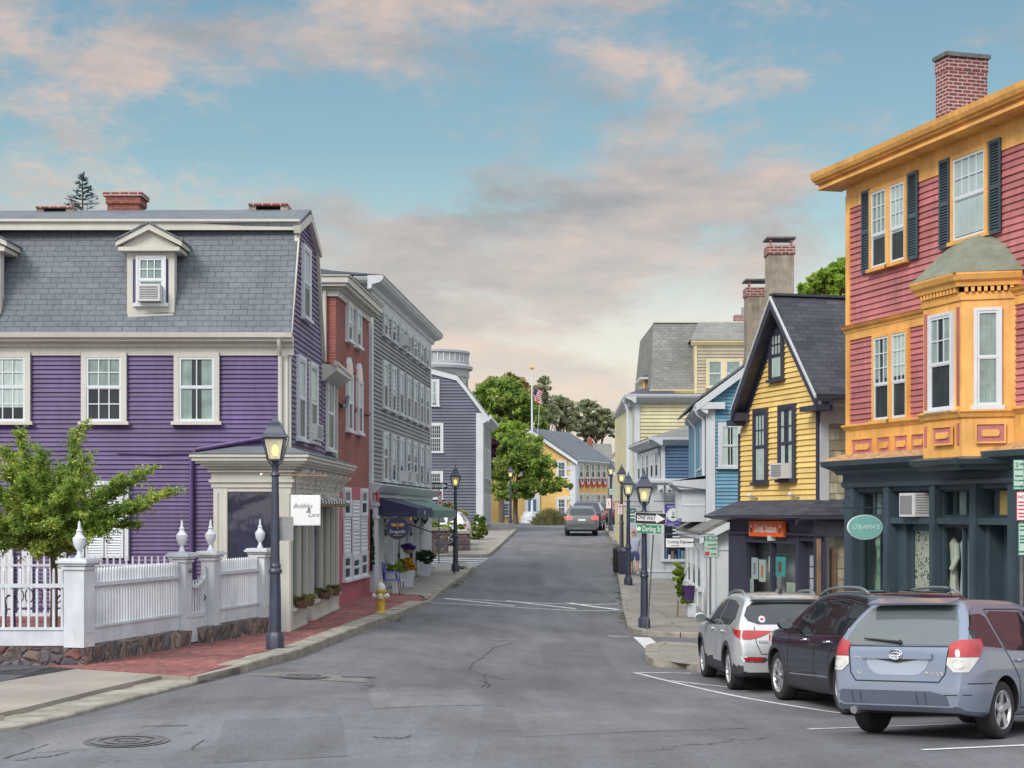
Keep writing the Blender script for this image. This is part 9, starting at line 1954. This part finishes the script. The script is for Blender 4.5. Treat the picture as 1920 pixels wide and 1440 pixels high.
# shrubs, grasses, hedges, pots
def shrub(name, label, x, y, zg, blobs, mat, size, clumps, per, seed, cat='shrub', **k):
 root = empty(name, (x, y, zg), label, cat); m = MB(); c = leaves(m, blobs, mat, size, per, clumps, seed, **k); m.build('foliage', root)
 s = MB(); b0 = Vector((x, y, zg)); rnd = random.Random(seed)
 for q, r in rnd.sample(c, min(len(c), 20)): s.tube([b0, b0.lerp(q, .5) + Vector((0, 0, .05)), q], [.02, .014, .006], M_bark, 4)
 s.build('stem', root); return root
Yb = 112
gr = empty('ornamental_grass', (Xp(1032, Yb), Yb, 1.6), 'wide tuft of straw-green ornamental grass, left of the braking car', 'plant'); m = MB(); rnd = random.Random(4); L_hay = L_straw = leafmat('grass_straw', (.13, .12, .04), (.2, .19, .08), (.30, .27, .14), .8)
for i in range(1500):
 px = rnd.gauss(1032, 13); px = max(1000, min(1066, px)); x = Xp(px, Yb); y = Yb + rnd.uniform(-.8, .8); hgt = rnd.uniform(.7, 1.35) * (1.0 - abs(px - 1032) / 60); z0 = gz(x, y); dx = rnd.gauss(0, .28) + (px - 1032) * .008
 a = Vector((x, y, z0)); b_ = a + Vector((dx * .4, rnd.uniform(-.1, .1), hgt * .7)); c_ = a + Vector((dx, rnd.uniform(-.2, .2), hgt)); w_ = Vector((.022, 0, 0)); m.face([a - w_, a + w_, b_ + w_, b_ - w_], L_straw); m.face([b_ - w_, b_ + w_, c_], L_straw)
m.build('blades', gr)
x = Xp(898, 82); shrub('hedge_bush', 'bushy green hedge with yellow top at the driveway edge', x, 82, gz(x, 82), [B(898, 985, 12, 17, 82, 2), B(893, 1003, 12, 14, 82, 1), B(905, 1000, 9, 14, 82, 1)], leafmat('leaf_hedge', (.04, .10, .02), (.10, .19, .03), (.28, .32, .04), 1.5), .09, 90, 60, 21, cat='bush')
x = Xp(845, 76); shrub('hedge_bush', 'low bright green plants behind the stone wall end, by the white car', x, 76, gz(x, 76) + .8, [B(848, 988, 22, 7, 75, 2), B(815, 985, 8, 5, 75, 1)], L_lime, .08, 60, 40, 22, cat='bush')
x = Xp(838, 90); shrub('hedge_bush', 'brownish shrub behind the driveway in front of the slate-blue wall', x, 90.5, gz(x, 90), [B(838, 952, 12, 10, 90, 1), B(865, 962, 14, 6, 90, 1)], L_olive, .1, 50, 30, 23, cat='bush')
iv = empty('ivy', (Xp(692, 46.5), 46.5, 0), 'dark green ivy column between the brick building and the grey block', 'ivy'); m = MB(); leaves(m, [B(695, 1040, 5, 45, 46.8, 2), B(694, 985, 4, 30, 46.8, 1)], L_dark, .07, 40, 110, 24); m.build('foliage', iv)
for (px, py, s, lab) in ((922, 968, 3, 'a'),): pass
def planter(px0, px1, pt, pb, Y, label, mat, kind='square'):
 x0, x1 = Xp(px0, Y), Xp(px1, Y); xc, r = (x0 + x1) / 2, (x1 - x0) / 2; z0, z1 = gz(xc, Y) + HS - .01, Zp(pt, Y); root = empty('planter', (xc, Y, z0), label, 'planter', 'planters along the grey block' if px0 < 900 else None); m = MB()
 if kind == 'square': m.hexa([(x0 + r * .18, Y - r * .8, z0), (x1 - r * .18, Y - r * .8, z0), (x1 - r * .18, Y + r * .8, z0), (x0 + r * .18, Y + r * .8, z0), (x0, Y - r, z1), (x1, Y - r, z1), (x1, Y + r, z1), (x0, Y + r, z1)], mat); m.box(x0 - .02, x1 + .02, Y - r - .02, Y + r + .02, z1 - .06, z1 + .005, mat)
 else: m.lathe([(r * .7, 0), (r * .9, (z1 - z0) * .5), (r, z1 - z0), (r * .9, z1 - z0)], mat, (xc, Y, z0), 16)
 m.build('pot', root); return xc, z1, r
L_flow = leafmat('flower_orange', (.10, .14, .03), (.45, .24, .03), (.7, .38, .03), 9, .2); L_viol = leafmat('flower_violet', (.05, .03, .16), (.10, .06, .30), (.16, .10, .42), 4, .2); L_white = leafmat('flower_white', (.05, .10, .04), (.3, .35, .3), (.6, .6, .6), 8, .2)
for (px0, px1, pt, pb, lab, mat, lm, bl) in ((735, 754, 1086, 1112, 'white square planter nearest us, full of low green leaves', M_white, L_green, (740, 1066, 15, 12)), (757, 776, 1070, 1100, 'tall white planter overflowing with orange and yellow flowers', M_white, L_flow, (763, 1062, 16, 16)), (787, 808, 1058, 1080, 'white planter with spiky dark plants near the crossing', M_white, L_dark, (797, 1044, 15, 15))):
 Y = G((px0 + px1) / 2, pb, HS)[1]; xc, z1, r = planter(px0, px1, pt, pb, Y, lab, mat); b = B(*bl, Y, 1)
 root = empty('potted_plant', (xc, Y, z1), {L_green: 'low mass of green leaves growing in the nearest white planter', L_flow: 'mound of orange and yellow flowers in the tall white planter', L_dark: 'spiky dark plant in the white planter near the crossing'}[lm], 'plant'); m = MB(); leaves(m, [b], lm, .05, 50, 60, int(px0), elong=2.2 if lm is L_dark else 1.5); m.build('foliage', root); s = MB(); s.tube([(xc, Y, z1 - .1), (b[0], Y, b[2])], .02, M_bark, 5); s.build('stem', root)
Yh = 50; hb = empty('hanging_basket', (Xp(766, Yh), Yh, Zp(1027, Yh)), 'hanging basket bursting with violet flowers', 'flower basket'); m = MB(); leaves(m, [B(766, 1026, 12, 8, Yh, 1)], L_viol, .05, 60, 60, 33, shell=.1); m.build('flowers', hb)
m = MB(); c = Vector((Xp(766, Yh), Yh, Zp(1031, Yh))); m.lathe([(.03, -.14), (.13, -.08), (.17, .0)], M_wood, c, 12); m.build('basket', hb); m = MB()
for a in (0, 2.1, 4.2): m.tube([c + Vector((.15 * math.cos(a), .15 * math.sin(a), 0)), c + Vector((0, 0, .75))], .005, M_iron, 4)
m.tube([c + Vector((0, 0, .75)), c + Vector((-.4, 0, .78))], .01, M_iron, 5); m.build('chain', hb)
wp = empty('flower_tuft', (Xp(868, 62.3), 62.3, gz(-2, 62) + HS), 'tuft of white flowers at the foot of the far left lamp', 'flowers'); m = MB(); leaves(m, [B(868, 1066, 9, 5, 62.3, 1)], L_white, .05, 30, 40, 35, shell=.1); m.build('flowers', wp)
# weeds along the kerbs: nobody could count them
m = MB(); rnd = random.Random(8)
def weed(px, py, n=22, s=.07):
 x, y = G(px, py); z = gz(x, y) + .01
 for i in range(n): a = rnd.uniform(0, 6.28); d = Vector((math.cos(a), math.sin(a), rnd.uniform(.3, 1.4))).normalized() * s * rnd.uniform(.5, 1.5); p = Vector((x + rnd.gauss(0, .09), y + rnd.gauss(0, .2), z)); w_ = Vector((-d.y, d.x, 0)).normalized() * .009; m.face([p - w_, p + w_, p + d], L_weed)
L_weed = leafmat('weed', (.08, .10, .03), (.14, .14, .05), (.22, .20, .08), 2)
for (a, c, n) in (((735, 1168), (760, 1160), 5), ((848, 1105), (892, 1072), 26), ((1150, 1045), (1166, 1135), 50), ((1166, 1150), (1172, 1178), 12), ((1233, 1232), (1250, 1252), 16), ((1150, 1022), (1164, 1026), 8), ((1128, 990), (1147, 1018), 14), ((1160, 1033), (1175, 1036), 10)):
 for i in range(n): t = rnd.random(); weed(lerp(a[0], c[0], t) + rnd.uniform(-2, 1), lerp(a[1], c[1], t), 16)
m.build('kerb_weeds', label='tufts of dry weeds growing along the kerb stones', category='weeds', kind='stuff')
# tall plant in a violet pot at the white shop door
Y = 45.; x = Xp(1287, Y); root = empty('potted_plant', (x, Y, gz(x, Y) + HS), 'tall spiky plant trailing lime-green vine from a violet pot', 'plant'); m = MB(); z0 = root.location.z
m.lathe([(.12, .38), (.17, .42), (.2, .85), (.21, .87)], paint('violet_pot', (.07, .035, .15), .4), (Xp(1290, Y), Y, z0), 14); m.box(Xp(1288, Y), Xp(1304, Y), Y - .2, Y + .2, z0, z0 + .38, M_white); m.build('pot', root)
m = MB(); leaves(m, [B(1270, 1075, 8, 22, Y - .1, 2), B(1272, 1105, 6, 18, Y - .1, 1), B(1285, 1128, 14, 5, Y - .1, .6)], L_lime, .07, 70, 40, 41, shell=.1, elong=1.4); m.build('vine', root)
m = MB(); rnd = random.Random(5)
for i in range(26):
 a = rnd.uniform(0, 6.28); d = Vector((math.cos(a), math.sin(a) * .6, 0)); b0 = Vector((Xp(1278, Y), Y, z0 + .9)); L = rnd.uniform(.3, .62); p1 = b0 + d * L * .3 + Vector((0, 0, L * .8)); p2 = b0 + d * L * .85 + Vector((0, 0, L * .9)); w_ = Vector((-d.y, d.x, 0)).normalized() * .035; m.face([b0 - w_ * .3, b0 + w_ * .3, p1 + w_, p1 - w_], L_green); m.face([p1 - w_, p1 + w_, p2], L_green)
m.build('leaves', root); m = MB(); m.tube([(Xp(1270, Y), Y, z0), (Xp(1271, Y), Y, z0 + .45)], .03, M_wood, 6); m.build('stake', root)
# blue metal chair
Y = G(738, 1116, HS)[1]; x = Xp(735, Y); ch = empty('garden_chair', (x, Y, gz(x, Y) + HS), 'blue metal garden chair beside the hydrant', 'chair', rz=R(12)); Mb = paint('chair_blue', (.09, .10, .42), .4)
m = MB(); m.box(-.22, .22, -.2, .22, .42, .445, Mb); m.build('seat', ch, world=False); m = MB()
for i in range(5): m.box(-.22, -.195, -.19 + i * .085, -.13 + i * .085, .47, .90, Mb)
m.tube([(-.22, -.2, .44), (-.26, -.2, .92), (-.26, .2, .92), (-.22, .2, .44)], .018, Mb, 6); m.build('backrest', ch, world=False)
for sx in (-1, 1):
 for sy in (-1, 1): m = MB(); m.tube([(sx * .2, sy * .19, .43), (sx * .25, sy * .21, 0)], .014, M_iron, 6); m.build('leg', ch, world=False)
for sy in (-1, 1): m = MB(); m.tube([(-.24, sy * .22, .66), (.16, sy * .23, .66), (.2, sy * .21, .44)], .016, Mb, 6); m.build('armrest', ch, world=False)
# ------------------------------------------------------------ walking man, seen from behind
def skin_body(name, verts, edges, radii, mat, root=0, levels=1, parent=None):
 me = bpy.data.meshes.new(name); me.from_pydata(verts, edges, []); o = bpy.data.objects.new(name, me); COL.objects.link(o)
 sk = o.modifiers.new('s', 'SKIN'); sv = me.skin_vertices[0].data if me.skin_vertices else None
 if sv is None: bpy.context.view_layer.update(); sv = me.skin_vertices[0].data
 for i, r in enumerate(radii): sv[i].radius = r if isinstance(r, tuple) else (r, r); sv[i].use_root = i == root
 sk.use_smooth_shade = True; ss = o.modifiers.new('d', 'SUBSURF'); ss.levels = levels; ss.render_levels = levels
 dg = bpy.context.evaluated_depsgraph_get(); nm = bpy.data.meshes.new_from_object(o.evaluated_get(dg)); bpy.data.objects.remove(o)
 nm.materials.clear(); nm.materials.append(mat); 
 for p in nm.polygons: p.use_smooth = True
 q = bpy.data.objects.new(name, nm); COL.objects.link(q)
 if parent: q.parent = parent
 return q
def man():
 x, y = G(1190, 1079, HS); root = empty('person', (x, y, gz(x, y) + HS), 'man in red cap, grey shirt and blue shorts walking away up the right sidewalk', 'person')
 skin = paint('skin', (.42, .22, .15), .55, .1, 4, streak=False); shirt = paint('grey_shirt', (.30, .33, .42), .9, .12, 5, streak=False); shorts = paint('blue_shorts', (.055, .07, .20), .85, .15, 5, streak=False); cap = paint('red_cap', (.42, .10, .11), .7); shoe = paint('brown_shoe', (.12, .06, .04), .7)
 # +y is away from us; he leans forward a little, left foot back
 V = [(0, 0, .90), (0, .05, 1.10), (0, .12, 1.30), (0, .17, 1.40), (0, .21, 1.48), (0, .24, 1.58), (0, .245, 1.66),
         (-.10, 0, .86), (-.11, .10, .50), (-.11, .04, .10), (-.12, .16, .045),
         (.10, 0, .86), (.11, .03, .49), (.10, -.22, .13), (.10, -.13, .05),
         (-.19, .15, 1.36), (-.27, .08, 1.10), (-.26, .16, .86), (-.26, .18, .80),
         (.19, .15, 1.36), (.27, .10, 1.10), (.26, .02, .86), (.26, .01, .80)]
 E = [(0, 1), (1, 2), (2, 3), (3, 4), (4, 5), (5, 6), (0, 7), (7, 8), (8, 9), (9, 10), (0, 11), (11, 12), (12, 13), (13, 14), (2, 15), (15, 16), (16, 17), (17, 18), (2, 19), (19, 20), (20, 21), (21, 22)]
 Rr = [(.15, .11), (.155, .11), (.16, .115), (.07, .07), (.058, .058), (.085, .095), (.07, .075), .085, .062, .038, .035, .085, .062, .038, .035, .065, .048, .032, .03, .065, .048, .032, .03]
 skin_body('body', V, E, Rr, skin, 0, 2, root)
 # shirt, loose over the trunk and arms
 sv = [(0, 0, .80), V[1], V[2], (0, .16, 1.39), V[15], V[16], (-.262, .155, .90), V[19], V[20], (.262, .03, .90)]
 skin_body('shirt', sv, [(0, 1), (1, 2), (2, 3), (2, 4), (4, 5), (5, 6), (2, 7), (7, 8), (8, 9)], [(.185, .135), (.185, .135), (.185, .14), (.09, .085), .085, .068, .05, .085, .068, .05], shirt, 0, 2, root)
 skin_body('shorts', [(0, 0, 1.02), (0, 0, .86), V[7], (-.115, .08, .53), V[11], (.115, .03, .53)], [(0, 1), (1, 2), (2, 3), (1, 4), (4, 5)], [(.17, .125), (.165, .125), .11, .095, .11, .095], shorts, 0, 2, root)
 m = MB(); m.ball((0, .24, 1.66), (.098, .115, .085), cap, 16, 10); m.box(-.07, .07, .30, .43, 1.625, 1.64, cap); m.build('cap', root, world=False)
 m = MB(); m.ball((-.098, .24, 1.59), (.015, .025, .035), skin, 8, 6); m.ball((.098, .24, 1.59), (.015, .025, .035), skin, 8, 6); m.build('ears', root, world=False)
 m = MB(); m.ball((0, .21, 1.56), (.088, .075, .055), paint('grey_hair', (.3, .28, .26), .9), 12, 8); m.build('hair', root, world=False)
 for (hx, hy, s) in ((-.26, .18, -1), (.26, .01, 1)):      # hands: palm, four curled fingers and a thumb
  vs = [(hx, hy, .80), (hx, hy + .005, .74)]; ed = [(0, 1)]; rd = [.028, (.022, .034)]
  for k in range(4):
   o = (k - 1.5) * .019; i = len(vs); vs += [(hx, hy + o, .715), (hx - s * .008, hy + o, .69), (hx - s * .026, hy + o, .665 + abs(k - 1.3) * .006)]; ed += [(1, i), (i, i + 1), (i + 1, i + 2)]; rd += [.010, .009, .008]
  i = len(vs); vs += [(hx - s * .01, hy + .035, .745), (hx - s * .022, hy + .048, .715)]; ed += [(0, i), (i, i + 1)]; rd += [.012, .009]
  skin_body('hand', vs, ed, rd, skin, 0, 1, root)
 for (fx, fy, fz, pitch) in ((-.12, .10, .0, 0), (.10, -.20, .04, -R(35))):
  m = MB(Matrix.Translation((fx, fy, fz)) @ Matrix.Rotation(pitch, 4, 'X')); m.ball((0, 0, .045), (.048, .135, .045), shoe, 12, 8); m.box(-.045, .045, -.12, .13, .0, .022, Mw2); m.build('shoe', root, world=False)
man()
# clothes shown in the teal shop window
def dress(px, name, label, mat, w=.2, h=1.35, top=.0, arms=True, o=-.32, extra=None):
 u = WR.u(px, o); base = WR.pt(u, o, .78 + top); root = empty(name, base, label, 'clothing', rz=math.atan2(-WR.n.x, WR.n.y))
 m = MB(); n = 26; prof_ = [(w * 1.05, 0), (w * .95, .35), (w * .72, .80), (w * .82, 1.05), (w * .98, 1.22), (w * .45, 1.33), (w * .3, h)]
 vs = []; 
 for r, z in prof_:
  for j in range(n): t = 2 * math.pi * j / n; k = 1 + (.10 * math.sin(t * 7) * max(0, 1 - z / 1.0)); vs.append((r * k * math.cos(t), .6 * r * k * math.sin(t), z))
 m.smooth = True; m.mesh(vs, [(i * n + j, i * n + (j + 1) % n, (i + 1) * n + (j + 1) % n, (i + 1) * n + j) for i in range(len(prof_) - 1) for j in range(n)], mat); m.build('dress', root, world=False)
 m = MB()
 if arms:
  for s in (-1, 1): m.tube([(s * w * .9, 0, 1.22), (s * w * 1.25, .03, .95), (s * w * .95, .12, .72)], [.06, .055, .05], mat, 8)
  m.build('sleeves', root, world=False)
 if extra: extra(root)
 m = MB(); m.tube([(0, 0, -1), (0, 0, .3)], .02, M_steel, 6); m.lathe([(.16, -1.0), (.16, -.98), (.02, -.96)], M_steel, n=16); m.build('stand', root, world=False)
def bag(root): m = MB(); m.box(-.06, .06, .16, .22, .42, .70, paint('brown_leather', (.25, .08, .05), .6)); m.tube([(-.05, .19, .7), (0, .17, 1.2), (.05, .19, .7)], .008, M_wood, 5); m.build('bag', root, world=False)
dress(1784, 'shirt_dress', 'cream long-sleeved shirt dress with a brown bag in the teal shop window', paint('cream_cloth', (.62, .62, .52), .9, .1, 3), .20, extra=bag)
dress(1812, 'sleeveless_dress', 'pale grey sleeveless dress with a long necklace beside the cream one', paint('pale_grey_cloth', (.50, .55, .58), .9, .1, 3), .17, arms=False)
dress(1652, 'patterned_dress', 'green patterned dress hanging in the left teal shop window', leafmat('green_print', (.10, .28, .16), (.22, .42, .26), (.5, .55, .45), 9, 0), .17, arms=False)
# straw baskets on the sill of the cream shop
for i, (u, lab) in enumerate(((.62, 'straw-filled basket nearest us on the cream shop sill'), (1.45, 'straw-filled basket second along the cream shop sill, before the door'), (4.0, 'straw-filled basket just past the cream shop door'), (5.6, 'straw-filled basket farthest along the cream shop sill'))):
 p = SS.pt(u, .12, .66); b = empty('basket', p, lab, 'basket', 'straw baskets on the shop sill'); m = MB(); m.lathe([(.10, 0), (.15, .08), (.14, .16)], paint('wicker', (.13, .07, .06), .8, .4, 12), n=12); m.build('pot', b, world=False); m = MB(); rnd = random.Random(i)
 for k in range(90): a = rnd.uniform(0, 6.28); d = Vector((math.cos(a), math.sin(a), 0)); q = Vector((0, 0, .15)); e = q + d * rnd.uniform(.1, .24) + Vector((0, 0, rnd.uniform(-.08, .09))); w_ = Vector((-d.y, d.x, 0)) * .012; m.face([q - w_, q + w_, q.lerp(e, .6) + w_ + Vector((0, 0, .06)), e], L_hay if 'L_hay' in globals() else M_wood)
 m.build('straw', b, world=False)
